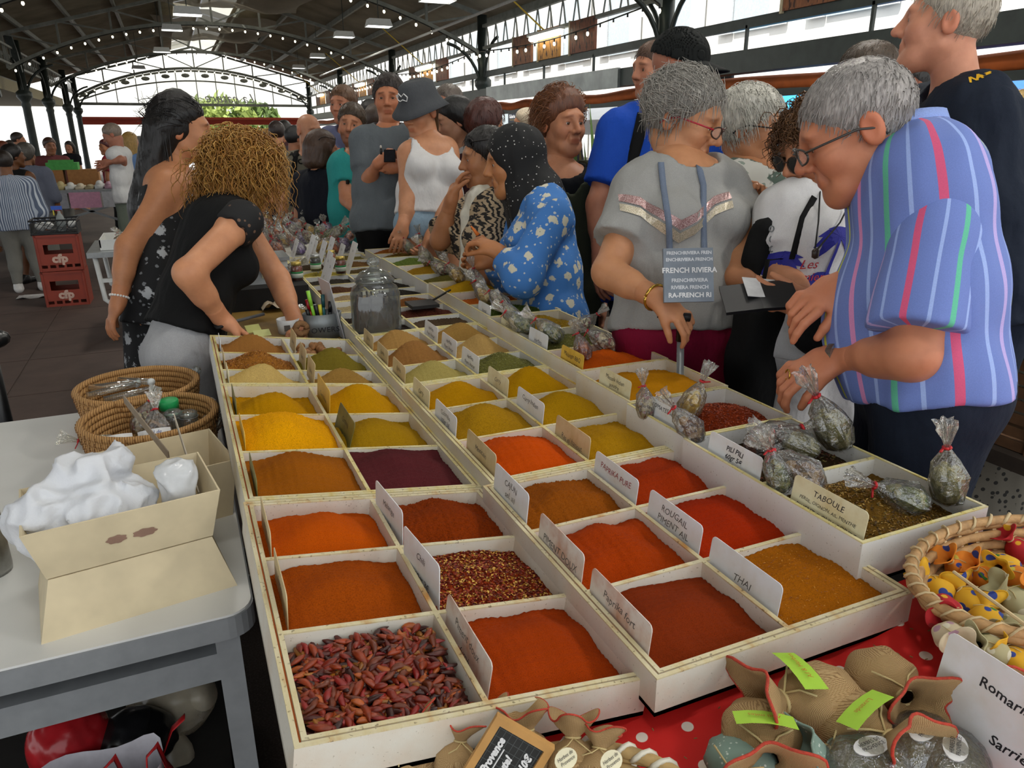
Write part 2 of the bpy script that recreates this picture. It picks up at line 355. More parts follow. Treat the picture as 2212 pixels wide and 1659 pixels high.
for i in range(0, 24, 2):
    a0, a1 = np.linspace(XL, XR, 25)[i], np.linspace(XL, XR, 25)[i+2]
    o = MB().add([(a0, 34.52, 2.75), (a1, 34.52, 2.75), (a1, 34.52, arch_z(a1)-.1), (a0, 34.52, arch_z(a0)-.1)], [(0, 1, 2, 3)]).build('window_%d' % (i//2+1), m_glass); o['kind'] = 'structure'
o = MB().box((XL, 34.7, 2.2), (XR, 35.6, 2.28)).box((XL, 35.55, 2.0), (XR, 35.6, 2.28)).build('entrance_awning', plain('red awning', '#b0402a', .7)); tag(o, 'long red awning across the far gable opening', 'awning')
lt = letters('sign_lettering', 'La nature', .5, frame((2.6, 34.48, 3.0), (-1, 0, 0), (0, 0, 1)), plain('grey script', '#9a9a98', .5), None, slant=.4); tag(lt, 'pale script lettering seen from behind on the far gable glass', 'lettering')
# curved ribs of the side nave, upper left
g = MB()
for dx, dz, w in ((0, 0, .16), (-.55, -.55, .2), (-1.0, -.75, .12)):
    pts = [(-3.0+dx-1.35*(1-math.cos(a))*1.0, 22-.5*a, 3.0+dz+2.6*math.sin(a)) for a in np.linspace(0, 1.5, 10)]
    for a, b in zip(pts[:-1], pts[1:]): g.bar(a, b, w, w, (0, 1, 0))
struct('trim_%d' % tk, g, m_iron); tk += 1
g = MB(); g.box((-14, 18, 2.62), (-3.4, 34, 2.9)); struct('trim_%d' % tk, g, plain('cream fascia', '#9b8f6a', .7)); tk += 1
g = MB(); g.box((-14, -3, 3.4), (-4.9, 36, 3.5)); struct('ceiling_side', g, m_roof)
# buildings along the street on the right: pale facade with shuttered windows
m_fac = plain('pale plaster', '#efece6', .8, 0, .05, 2); m_shut = plain('grey shutter', '#cfd2d4', .6); m_wnd = plain('window glass', '#b4c0c8', .3)
w = MB().box((11.5, -2, 0), (12, 40, 8)); wo = struct('wall_right', w, m_fac)
for y in np.arange(0, 38, 2.6):
    for z in (.9, 3.6):
        b = MB().box((11.42, y, z), (11.5, y+1.1, z+1.7)).build('window', m_wnd, wo)
        MB().box((11.38, y-.5, z), (11.43, y-.02, z+1.7)).build('shutter', m_shut, wo); MB().box((11.38, y+1.12, z), (11.43, y+1.6, z+1.7)).build('shutter', m_shut, wo)
w = MB().box((-14, 52, 0), (20, 52.5, 7)); struct('wall_far', w, m_fac)
# ================================================================== people: implicit figures turned into meshes
def unit(v): v = np.asarray(v, float); return v/(np.linalg.norm(v)+1e-12)
def smin(a, b, k):
    if k <= 0: return np.minimum(a, b)
    h = np.clip(.5+.5*(b-a)/k, 0, 1); return b+(a-b)*h-k*h*(1-h)
def smax(a, b, k): return -smin(-a, -b, k)
def rc(a, b, r1, r2, u=None, f=1.):
    """tapered capsule; u,f: wider by 1/f along direction u"""
    return ('c', np.asarray(a, np.float32), np.asarray(b, np.float32), r1, r2, None if u is None else unit(u).astype(np.float32), f)
def el(c, r, M=None): return ('e', np.asarray(c, np.float32), np.asarray(r, np.float32), None if M is None else np.asarray(M, np.float32))
def dprim(P, q):
    if q[0] == 'c':
        _, a, b, r1, r2, u, f = q; d = b-a; w = P-a
        t = np.clip((w@d)/max(d@d, 1e-9), 0, 1); v = w-t[:, None]*d; q2 = np.einsum('ij,ij->i', v, v)
        if u is not None: q2 = q2-(1-f*f)*(v@u)**2
        return np.sqrt(np.maximum(q2, 0))-(r1+(r2-r1)*t)
    _, c, r, M = q; w = P-c
    if M is not None: w = w@M
    a_ = w/r; b_ = a_/r; k = np.sqrt(np.einsum('ij,ij->i', a_, a_)); k1 = np.sqrt(np.einsum('ij,ij->i', b_, b_))+1e-9
    return k*(k-1)/k1
FAST = [False]
def field(prims):
    """prims: list of (prim, blend) or (prim, blend, 'sub')"""
    bb = []
    for it in prims: bb.append(bounds([(it[0], 0)], 0))
    def fn(P):
        d = None; lo = P.min(0); hi = P.max(0); big = not FAST[0]
        for it, (bl, bh) in zip(prims, bb):
            if not big and d is not None and np.linalg.norm(np.maximum(np.maximum(bl-hi, lo-bh), 0)) > .11: continue
            e = dprim(P, it[0]); k = it[1]
            if d is None: d = e
            elif len(it) > 2: d = smax(d, -e, k)
            else: d = smin(d, e, k)
        return d
    return fn
def bounds(prims, pad):
    lo = np.full(3, 1e9); hi = -lo
    for it in prims:
        q = it[0]
        if len(it) > 2: continue
        if q[0] == 'c':
            r = max(q[3], q[4])/(q[6] if q[5] is not None else 1)
            for p in (q[1], q[2]): lo = np.minimum(lo, p-r); hi = np.maximum(hi, p+r)
        else:
            r = max(q[2]); lo = np.minimum(lo, q[1]-r); hi = np.maximum(hi, q[1]+r)
    return lo-pad, hi+pad
def poly(fn, lo, hi, h, margin=0.):
    """surface nets on a sparse grid -> verts, quads"""
    lo = np.asarray(lo, float); n = (np.ceil((np.asarray(hi)-lo)/h/4).astype(int)+1); N = n*4
    ax = [lo[i]+(np.arange(n[i])*4+1.5)*h for i in range(3)]
    G = np.stack(np.meshgrid(*ax, indexing='ij'), -1).reshape(-1, 3); dc = fn(G).reshape(n)
    near = np.abs(dc) < 4*h*1.05+margin
    D = np.where(dc > 0, 1., -1.).astype(np.float32)
    D = D.repeat(4, 0).repeat(4, 1).repeat(4, 2); mk_ = near.repeat(4, 0).repeat(4, 1).repeat(4, 2)
    I = np.argwhere(mk_)
    if not len(I): return np.zeros((0, 3)), np.zeros((0, 4), int)
    if len(I) > 12000: I = I[np.lexsort((I[:, 0]//16, I[:, 2]//16))]
    FAST[0] = True; vals = np.concatenate([fn((lo+c*h).astype(np.float32)) for c in np.array_split(I, max(1, len(I)//8000))]); FAST[0] = False; D[I[:, 0], I[:, 1], I[:, 2]] = vals
    S = D < 0; A = S[:-1, :-1, :-1].astype(np.int8)
    tot = np.zeros(np.array(S.shape)-1, np.int8)
    for a in (0, 1):
        for b in (0, 1):
            for c in (0, 1): tot += S[a:S.shape[0]-1+a, b:S.shape[1]-1+b, c:S.shape[2]-1+c]
    act = np.argwhere((tot > 0) & (tot < 8)); idm = np.full(tot.shape, -1, np.int32); idm[act[:, 0], act[:, 1], act[:, 2]] = np.arange(len(act))
    acc = np.zeros((len(act), 3)); cnt = np.zeros(len(act))
    co = np.array([[a, b, c] for a in (0, 1) for b in (0, 1) for c in (0, 1)])
    cv = [D[act[:, 0]+o[0], act[:, 1]+o[1], act[:, 2]+o[2]] for o in co]
    for i in range(8):
        for j in range(i+1, 8):
            if np.abs(co[i]-co[j]).sum() != 1: continue
            m_ = (cv[i] < 0) != (cv[j] < 0); t = np.where(m_, cv[i]/(cv[i]-cv[j]+1e-20), 0)
            acc += np.where(m_[:, None], co[i]+t[:, None]*(co[j]-co[i]), 0); cnt += m_
    V = lo+(act+acc/np.maximum(cnt, 1)[:, None])*h; Q = []
    for a in range(3):
        sl = [slice(1, -1)]*3; s0 = list(sl); s1 = list(sl); s0[a] = slice(0, -1); s1[a] = slice(1, None)
        e = np.argwhere(S[tuple(s0)] != S[tuple(s1)])
        if not len(e): continue
        g = e.copy(); b, c = (a+1) % 3, (a+2) % 3; g[:, b] += 1; g[:, c] += 1
        inside = S[g[:, 0], g[:, 1], g[:, 2]]
        q = []
        for db, dc_ in ((-1, -1), (0, -1), (0, 0), (-1, 0)):
            k = g.copy(); k[:, b] += db; k[:, c] += dc_; q.append(idm[k[:, 0], k[:, 1], k[:, 2]])
        q = np.stack(q, 1); q[~inside] = q[~inside][:, ::-1]; Q.append(q)
    Q = np.concatenate(Q); Q = Q[(Q >= 0).all(1)]
    return V, Q
def meshify(name, parts, mats, parent, off, attr=None, cap=None):
    """parts: list of (V, Q, material index); attr: {name: (kind, data)}"""
    vs, fs, mi, n = [], [], [], 0
    for V, Q, m_ in parts:
        vs.append(V); fs.append(np.asarray(Q)+n); mi.append(np.full(len(Q), m_)); n += len(V)
    V = np.concatenate(vs)-off; Fq = np.concatenate(fs)
    me = bpy.data.meshes.new(name); me.vertices.add(len(V)); me.vertices.foreach_set('co', V.astype(np.float32).ravel())
    k = Fq.shape[1]; me.loops.add(Fq.size); me.loops.foreach_set('vertex_index', Fq.astype(np.int32).ravel()); me.polygons.add(len(Fq))
    me.polygons.foreach_set('loop_start', (np.arange(len(Fq))*k).astype(np.int32)); me.polygons.foreach_set('material_index', np.concatenate(mi).astype(np.int32)); me.polygons.foreach_set('use_smooth', np.ones(len(Fq), bool))
    for m_ in mats: me.materials.append(m_)
    me.update(calc_edges=True); me.validate()
    for an, (kind, data) in (attr or {}).items():
        at_ = me.attributes.new(an, kind, 'POINT'); at_.data.foreach_set('vector' if kind == 'FLOAT_VECTOR' else 'color' if kind == 'FLOAT_COLOR' else 'value', np.asarray(data, np.float32).ravel())
    o = bpy.data.objects.new(name, me); COL.objects.link(o)
    if parent: o.parent = parent
    return o
# ---- skin
def skinmat(tone, key):
    k = ('skin', tone)
    if k in MT: return MT[k]
    m, t = newmat('skin '+key, .5); t.b.inputs['Subsurface Weight'].default_value = .08; t.b.inputs['Subsurface Radius'].default_value = (.01, .004, .002); t.b.inputs['Specular IOR Level'].default_value = .35
    c = np.array(hexc(tone)); a = t.n('ShaderNodeAttribute', attribute_name='tint'); nz = t.noise(26, det=4); f = t.noise(220, det=3)
    base = t.ramp(nz, [(.3, tuple(c*(.88, .82, .8))), (.7, tuple(np.clip(c*(1.06, 1.04, 1.03), 0, 1)))])
    t.col(t.mix(1., base, a.outputs['Color'], 'MULTIPLY')); t.bump(f, .08, .002); MT[k] = m; return m
m_eyew = plain('eye white', '#d8d2cb', .2, 0, .02); m_iris = plain('iris', '#4a3826', .15, 0, .2, 300)
def facerot(az, pit=0, rol=0):
    """head axes: columns right, forward, up for a face looking to azimuth az (0 = +y, 90 = +x), pit > 0 looks down"""
    a = math.radians(az); p = math.radians(pit); r = math.radians(rol)
    f = np.array([math.sin(a)*math.cos(p), math.cos(a)*math.cos(p), -math.sin(p)]); s = np.array([math.cos(a), -math.sin(a), 0]); u = np.cross(s, f)
    s2 = math.cos(r)*s+math.sin(r)*u; u2 = np.cross(s2, f); return np.stack([s2, f, u2], 1)
def head_prims(fem=False, jaw=1., nose=1., old=0.):
    w = .96 if fem else 1.
    P = [(el((0, -.012, .03), (.077*w, .098, .088)), 0), (el((0, .034, -.03), (.06*w, .062, .085)), .03),
         (rc((0, .028, -.06), (0, .068, -.1), .046*jaw, .021*jaw), .03),
         (rc((.048*w, .0, -.055), (.02, .07, -.1), .02, .015*jaw), .03), (rc((-.048*w, .0, -.055), (-.02, .07, -.1), .02, .015*jaw), .03),
         (el((.043*w, .062, -.024), (.021, .021, .024)), .03), (el((-.043*w, .062, -.024), (.021, .021, .024)), .03),
         (rc((-.034, .081, .03), (.034, .081, .03), .0105, .0105), .022),
         (el((.031, .101, .006), (.019, .017, .014)), .014, 'sub'), (el((-.031, .101, .006), (.019, .017, .014)), .014, 'sub'),
         (rc((0, .09, .02), (0, .112*1, -.02), .008, .0115*nose), .014), (el((0, .114, -.023), (.0105*nose, .011*nose, .01)), .006),
         (el((.0125*nose, .1, -.028), (.008, .01, .008)), .006), (el((-.0125*nose, .1, -.028), (.008, .01, .008)), .006),
         (rc((-.018, .09, -.056), (.018, .09, -.056), .007, .007), .008), (rc((-.015, .089, -.0675), (.015, .089, -.0675), .0075, .0075), .006),
         (el((.031, .0775, .006), (.0158, .0145, .0128)), .006), (el((-.031, .0775, .006), (.0158, .0145, .0128)), .006),
         (el((.031, .094, .0045), (.0128, .016, .0046)), .002, 'sub'), (el((-.031, .094, .0045), (.0128, .016, .0046)), .002, 'sub'),
         (rc((-.024, .105, -.0618), (.024, .105, -.0618), .0085, .0085), .003, 'sub')]
    for s in (-1, 1):
        P += [(el((s*.079*w, -.014, -.002), (.009, .021, .033)), .006), (el((s*.088*w, -.008, .0), (.006, .012, .02)), .006, 'sub')]
    if old:
        for s in (-1, 1): P += [(rc((s*.026, .088, -.03), (s*.034, .078, -.066), .004, .004), .01*old, 'sub'), (el((s*.034, .06, -.085), (.02, .018, .02)), .02)]
    return P
def face_tint(L, brow, lips, beard=None, blush=.35):
    """L: local head coords -> rgb multipliers"""
    c = np.ones((len(L), 3)); x = np.abs(L[:, 0]); y = L[:, 1]; z = L[:, 2]; fr = y > .05
    g = np.exp(-((x-.045)/.02)**2-((z+.025)/.02)**2)*fr*blush; c *= 1-g[:, None]*np.array([0, .25, .22])
    g = np.exp(-(x/.014)**2-((z+.022)/.014)**2)*(y > .095)*.4; c *= 1-g[:, None]*np.array([0, .22, .2])
    lp = np.exp(-(x/.021)**4-((z+.062)/.0105)**4)*(y > .08); c = c*(1-lp[:, None])+lp[:, None]*np.array(lips)
    if brow is not None:
        bz = .031+.004*np.cos(x/.03*1.6)-.25*np.clip(x-.04, 0, 1); b = np.exp(-((z-bz)/.0048)**4-((x-.031)/.019)**6)*(y > .05)*.85; c = c*(1-b[:, None])+b[:, None]*np.array(brow)
    e = np.exp(-((x-.031)/.02)**4-((z-.005)/.013)**4)*(y > .06)*.22; c *= 1-e[:, None]*np.array([.8, 1, 1])
    if beard is not None:
        b = ((z < -.045) | ((z < -.03) & (x > .05))) & (y > .0) & (z > -.14); d = np.clip((-.04-z)/.02, 0, 1)*np.clip(y/.03, 0, 1)*beard[3]; mt = np.exp(-(x/.03)**4-((z+.045)/.009)**2)*(y > .08)*beard[3]
        d = np.maximum(d*(1-lp), mt*(1-lp)); c = c*(1-d[:, None])+d[:, None]*np.array(beard[:3])
    er = (x > .074); c[er] *= np.array([1.02, .86, .82]); return c
# ---- hands
def hand_prims(wr, dirv, nrm, curl=.35, spread=.1, thumb=.6, s=1., side=1, grip=None):
    """wr wrist, dirv towards fingertips, nrm out of the back of the hand; side +1: thumb on +(dir x nrm)"""
    d = unit(dirv); n = np.asarray(nrm, float); n = unit(n-d*(n@d)); l = np.cross(d, n)*side; P = []
    k0 = wr+d*.085*s
    P.append((rc(wr-d*.01*s, wr+d*.03*s, .021*s, .023*s, l, .78), .0)); P.append((rc(wr+d*.03*s, k0-d*.012*s, .0155*s, .014*s, l, .42), .02*s))
    for i, (off, ln, sp) in enumerate(((.031, .072, .5), (.0105, .08, .15), (-.0105, .074, -.2), (-.029, .058, -.6))):
        c = curl*(1+.12*i) if np.isscalar(curl) else curl[i]; a = k0+l*off*s; u = unit(d+l*sp*spread)
        p = a; ang = 0.
        for j, (fr, rr) in enumerate(((.45, .0094), (.31, .0084), (.24, .0076))):
            ang += c*(.9, 1.05, .8)[j]; v = u*math.cos(ang)-n*math.sin(ang); q = p+v*ln*fr*s; P.append((rc(p, q, rr*s, (.0086, .0078, .0066)[j]*s), .006*s if j == 0 else .003*s)); p = q
    a = wr+d*.028*s+l*.022*s-n*.004*s; v = unit(d*.72+l*.72*thumb-n*.35); b = a+v*.036*s; v2 = unit(d*.9+l*.35*thumb-n*(.3+.6*(curl if np.isscalar(curl) else curl[0]))); c = b+v2*.03*s; e = c+unit(v2*.9-n*.25-l*.1)*.023*s
    P += [(rc(a-v*.012*s, b, .0145*s, .0115*s), .014*s), (rc(b, c, .0108*s, .0098*s), .004*s), (rc(c, e, .0096*s, .0076*s), .003*s)]
    return P
# ---- hair
def hair_mesh(M, c, s, style, h=.006, seed=0):
    """style: dict(t thickness, cut hairline offset, vol list of extra (a,b,r1,r2,k), minus list, amp, fr, zf)"""
    t = style.get('t', .012); cu = style.get('cut', 0.); P = [(el((0, -.013, .034), (.077+t, .098+t, .087+t*1.1)), 0)]
    for q in style.get('vol', ()): P.append((rc(q[0], q[1], q[2], q[3], q[5] if len(q) > 5 else None, q[6] if len(q) > 6 else 1.), q[4]))
    base = field(P); amp = style.get('amp', .003); fr = style.get('fr', 130); mn = style.get('minus', ()); st = style.get('stretch', .25); hl = style.get('line', (.752, -.658, .088, .072)); curly = style.get('curly', 0)
    def fn(Pt):
        L = (Pt-c)@M/s
        d = base(L); 
        face = (L[:, 1]-hl[2]-cu)*hl[0]+(L[:, 2]-hl[3])*hl[1]
        if style.get('full'): 
            face = np.minimum(face, .0+(L[:, 1]-style['full'])); 
        x = np.abs(L[:, 0]); face = face+style.get('temple', .12)*np.clip(x-.045, 0, 1)*(L[:, 2] > -.0)
        if 'mat' not in style: d = d+t*.9*np.clip(1+face/.04, 0, 1)**1.3
        d = smax(d, face, .006)
        for q in mn: d = smax(d, -dprim(L, el(*q)), .006)
        Q = L*np.array([1, 1, st]); n = nz3(Q, fr, seed)+.6*nz3(Q, fr*2.1, seed+2)
        if curly: n = n+curly*nz3(L, 60, seed+4)
        return (d-amp*n)*s*.9
    lo, hi = bounds(P, .03); cs = np.array([[(lo, hi)[i][0], (lo, hi)[j][1], (lo, hi)[k][2]] for i in (0, 1) for j in (0, 1) for k in (0, 1)])@M.T*s+c
    return poly(fn, cs.min(0), cs.max(0), h, amp*2*s)
def hairmat(col, key=None, dark=.45, rough=.45):
    k = ('hair', col)
    if k in MT: return MT[k]
    m, t = newmat('hair '+col, rough); c = np.array(hexc(col)); v = t.mapp(t.co(), (1, 1, .14)); n1 = t.noise(240, v, 4); n2 = t.noise(24, det=3)
    t.col(t.mix(t.ramp(n2, [(.35, (0, 0, 0)), (.7, (.5, .5, .5))]), t.ramp(n1, [(.3, tuple(c*dark)), (.55, tuple(c)), (.8, tuple(np.clip(c*1.5, 0, 1)))]), tuple(c*.55))); t.bump(n1, .6, .004); MT[k] = m; return m
def locks(M, c, s, n, col, parent, off, ln=.06, r=.0022, curl=0., seed=0, zmin=-.02, flow=(0, -.3, -1.), t=.012, lay=.006, grav=.3, stiff=1., segs=8, name='hair_locks', frq=9., zr=None, jit=.25, ymax=9.):
    """strands that leave the scalp and slide over it under their own weight, joined into one part"""
    g = np.random.default_rng(seed); R = np.array([.077+t, .098+t, .087+t*1.1]); c0 = np.array([0, -.013, .034]); v = g.normal(size=(n*5, 3)); v /= np.linalg.norm(v, axis=1)[:, None]
    p = c0+v*R; ok = (p[:, 2] > zmin) & ((p[:, 1]-.088)*.752-(p[:, 2]-.072)*.658 < -.006) & (p[:, 1] < ymax); p = p[ok][:n]; v = v[ok][:n]; n = len(p); gl = M.T@np.array([0, 0, -1.]); L = ln*g.uniform(.55, 1.2, n)[:, None]/segs
    d = np.array(flow)+g.normal(size=(n, 3))*jit; d -= v*(d*v).sum(1)[:, None]*.9; d /= np.linalg.norm(d, axis=1)[:, None]+1e-9; ly = 1+g.uniform(.1, 1, n)*lay/.09; ph = g.uniform(0, 6.28, n); am = curl*g.uniform(.5, 1.3, n); pts = [p-v*.003]; q = p.copy()
    for i in range(segs):
        d = d*stiff+gl*grav+g.normal(size=(n, 3))*.06; d /= np.linalg.norm(d, axis=1)[:, None]; q = q+d*L; w = (q-c0)/R; e = np.linalg.norm(w, axis=1); ins = e < ly; q[ins] = c0+(w[ins]/e[ins][:, None]*ly[ins][:, None])*R
        a = np.cross(d, v); a /= np.linalg.norm(a, axis=1)[:, None]+1e-9; b_ = np.cross(d, a); f = (i+1)/segs; pts.append(q+(a*np.sin(ph+f*frq)[:, None]+b_*np.cos(ph+f*frq)[:, None])*(am*min(1, f*3))[:, None])
    P = np.stack(pts, 1); T = np.gradient(P, axis=1); T /= np.linalg.norm(T, axis=2)[..., None]+1e-9; A = np.cross(T, np.array([.31, .52, .8])); A /= np.linalg.norm(A, axis=2)[..., None]+1e-9; B = np.cross(T, A); k = segs+1
    rr = (r*np.linspace(1, .35, k))[None, :, None]*g.uniform(.7, 1.2, n)[:, None, None]; V = np.stack([P+(A*math.cos(h_)+B*math.sin(h_))*rr for h_ in (0, 2.094, 4.189)], 2)
    idx = np.arange(n*k*3).reshape(n, k, 3); Q = np.stack([idx[:, :-1], np.roll(idx, -1, 2)[:, :-1], np.roll(idx, -1, 2)[:, 1:], idx[:, 1:]], -1).reshape(-1, 4)
    o = meshify(name, [(V.reshape(-1, 3)@M.T*s+c, Q, 0)], [hairmat(col)], parent, off); o['kind'] = 'stuff'; return o
# ---- garments' shared coordinates
def garment_attr(V, ax0, ax1, lat, arms):
    """u along the girth, v along the spine (metres); on sleeves u runs round the arm"""
    a = unit(ax1-ax0); l = unit(lat-a*(lat@a)); f = np.cross(l, a); w = V-ax0; v = w@a; ang = np.arctan2(w@l, w@f); u = ang*.19; tc = np.stack([u, v, np.zeros(len(V))], 1)
    return tc
PERS = {}
def toP(q, D): return None if q is None else (np.asarray(q[1:], float) if q[0] == 'w' else at(q[0], q[1], D+(q[2] if len(q) > 2 else 0)))
def person(label, D, head, hs=1., face=(200, 0, 0), baz=200, tone='#c58e6c', fem=False, hair=None, haircol='#3a2a20', brow=(.3, .22, .18), lips=(.92, .68, .64), beard=None, jaw=1., nose=1., old=0.,
           N=None, LS=None, RS=None, LE=None, RE=None, LW=None, RW=None, PV=None, lean=0., tall=.53, sw=.175, bulk=1., belly=0., bust=0., lh=None, rh=None, clothes=(), h=.010, hh=.0042, hq=.0045, group=None, legs=None, eyes=True, name='person', locks_=None, hair_h=.006, nolegs=False, kn=None):
    c = at(head[0], head[1], D+(head[2] if len(head) > 2 else 0)); M = facerot(*face); s = hs
    a = math.radians(baz); bf = np.array([math.sin(a), math.cos(a), 0]); left = np.array([-math.cos(a), math.sin(a), 0]); up = np.array([0, 0, 1.])
    N = toP(N, D) if N is not None else c+M@np.array([0, -.03, 0])*s+np.array([0, 0, -.185*s])-bf*.01
    LS = toP(LS, D) if LS is not None else N+left*sw-up*.035; RS = toP(RS, D) if RS is not None else N-left*sw-up*.035
    PV = toP(PV, D) if PV is not None else np.array([N[0]-bf[0]*lean, N[1]-bf[1]*lean, .535*(c[2]+.125)])
    ax = unit(N-PV); lat = unit(LS-RS); lat = unit(lat-ax*(lat@ax)); fw = unit(np.cross(lat, ax))
    def arm(S, E, Wp, sg):
        E = toP(E, D); Wp = toP(Wp, D)
        if E is None: E = S-up*.27+lat*sg*.05-fw*.02
        if Wp is None: Wp = E-up*.24+fw*.06
        return E, Wp
    LE, LW = arm(LS, LE, LW, 1); RE, RW = arm(RS, RE, RW, -1)
    base = np.array([PV[0], PV[1], 0.])
    root = empty(name, base, label, 'person', group)
    b = bulk; Wc = N+(PV-N)*.62; C1 = N+(PV-N)*.14; f = .62
    def torso(t, k=.05):
        P = [(rc(C1, Wc, .096*b+t, .096*b+t+belly*.3, lat, f), 0), (rc(Wc, PV, .097*b+t+belly*.3, .106*b+t, lat, f), k), (rc(LS-lat*.015, RS+lat*.015, .05+t, .05+t), k),
             (rc(N+ax*.0, LS-lat*.03, .042+t, .046+t), .04), (rc(N, RS+lat*.03, .042+t, .046+t), .04)]
        if belly: P.append((el(N+(PV-N)*.76+fw*(.015+belly*.9), np.array([.108, .108, .12])*b+belly*.25+t), .06))
        if bust:
            for sg in (-1, 1): P.append((el(N+(PV-N)*.36+lat*sg*.075+fw*(.075*b+bust*.3), np.array([.062, .062, .06])+bust*.25+t), .035))
        return P
    def armP(S, E, Wp, t=0., frac=1.):
        P = [(rc(S, E, .049*b**.5+t, .040+t), .04), (rc(E, Wp, .041+t, .026+t), .02)]
        mid = E+(Wp-E)*.28; P.append((rc(E+(Wp-E)*.1, E+(Wp-E)*.45, .038+t, .037+t), .02)); return P
    hipL, hipR = PV+lat*.088*b-ax*.02, PV-lat*.088*b-ax*.02
    def leg(H_, sg):
        K = np.array([H_[0], H_[1], 0])+np.array([0, 0, H_[2]*.52])+fw*np.array([1, 1, 0])*.04; A_ = np.array([H_[0], H_[1], .075])-fw*np.array([1, 1, 0])*.02+left*sg*.02; return K, A_
    LK, LA = leg(hipL, 1); RK, RA = leg(hipR, -1)
    if kn: LK, RK = (toP(q, D) for q in kn); LA = LK*np.array([1, 1, 0])+np.array([0, 0, .075]); RA = RK*np.array([1, 1, 0])+np.array([0, 0, .075])
    ff = unit(fw*np.array([1, 1, 0]))
    def legP(t=0., feet=True):
        P = []
        for H_, K, A_ in ((hipL, LK, LA), (hipR, RK, RA)):
            P += [(rc(H_, K, .088*b+t, .058+t), .05), (rc(K, A_, .056+t, .036+t), .03), (rc(K+(A_-K)*.15, K+(A_-K)*.4, .052+t, .05+t), .03)]
            if feet: P.append((rc(A_-up*.03-ff*.03, A_-up*.045+ff*.14, .036+t, .028+t), .03))
        return P
    # --- the body itself
    hp = M@np.array([0, -.028, -.055])*s+c; nr = (.047 if fem else .055)*s
    neck = [(rc(hp, N-ax*.02, nr, nr*1.08), .03)]
    P = torso(0.)+neck+armP(LS, LE, LW)+armP(RS, RE, RW)+([] if nolegs else legP())
    parts = []; tint = []
    V, Q = poly(field(P), *bounds(P, .02), h); parts.append((V, Q, 0)); tint.append(np.ones((len(V), 3)))
    hpr = head_prims(fem, jaw, nose, old); fl = field(hpr)
    nk = field([(rc(hp, hp+(N-hp)*.9, nr*1.01, nr*1.06), 0)])
    def fh(Pt): return smin(fl((Pt-c)@M/s)*s, nk(Pt), .02*s)
    V, Q = poly(fh, np.minimum(c-.15*s, hp-.09), np.maximum(c+.15*s, hp+.09), hh); parts.append((V, Q, 0)); tint.append(face_tint((V-c)@M/s, brow, lips, beard))
    for Wp, E, spec, sg in ((LW, LE, lh, 1), (RW, RE, rh, -1)):
        sp = dict(curl=.35, nrm=None, d=None, s=1. if not fem else .93); sp.update(spec or {})
        if sp.get('none'): continue
        d = unit(Wp-E) if sp['d'] is None else unit(sp['d']); n = sp['nrm'] if sp['nrm'] is not None else unit(lat*sg+fw*.3)
        side = sp.get('side', -sg)
        hp_ = hand_prims(Wp, d, n, sp['curl'], sp.get('spread', .15), sp.get('thumb', .6), sp['s'], side)+[(rc(E+(Wp-E)*.75, Wp, .0305, .026), .02)]
        V, Q = poly(field(hp_), *bounds(hp_, .01), hq); parts.append((V, Q, 0)); tint.append(np.ones((len(V), 3))*np.array([1, .95, .93]))
    mats = [skinmat(tone, tone)]
    if eyes:
        for sg in (-1, 1):
            e = MB().ball((0, 0, 0), .0122*s, 14, 10); v = np.concatenate(e.v)[:, [0, 2, 1]]*np.array([1, 1, 1]); v = v@M.T+c+M@np.array([sg*.031, .0765, .005])*s
            q = np.array(e.f); cy = v[q].mean(1); ang = unit(np.array([0, 1, 0])); dirs = ((cy-c)@M/s-np.array([sg*.031, .0765, .005])); cs = dirs[:, 1]/np.linalg.norm(dirs, axis=1)
            parts.append((v, q[cs <= .86], 1)); tint.append(np.ones((len(v), 3))); parts.append((v.copy(), q[cs > .86], 2)); tint.append(np.ones((len(v), 3)))
        mats += [m_eyew, m_iris]
    T4 = np.concatenate(tint); meshify('body', parts, mats, root, base, {'tint': ('FLOAT_COLOR', np.c_[T4, np.ones(len(T4))])})
    if hair:
        V, Q = hair_mesh(M, c, s, hair, hair_h); meshify(hair.get('name', 'hair'), [(V, Q, 0)], [hair.get('mat') or hairmat(haircol)], root, base)
    if locks_ is None and hair and 'mat' not in hair and D < 5.5 and 'vol' not in hair: locks_ = dict(n=420, ln=.03, r=.0015, seed=int(D*100) % 50, t=hair.get('t', .01)-.002, lay=.004, flow=(0, .3, -.7), grav=.15, segs=4)
    if locks_:
        for lk in (locks_ if isinstance(locks_, list) else [locks_]): locks(M, c, s, parent=root, off=base, **{'col': haircol, **lk})
    out = {'root': root, 'c': c, 'M': M, 's': s, 'N': N, 'PV': PV, 'lat': lat, 'fw': fw, 'ax': ax, 'LS': LS, 'RS': RS, 'LE': LE, 'RE': RE, 'LW': LW, 'RW': RW, 'base': base, 'LA': LA, 'RA': RA, 'LK': LK, 'RK': RK}
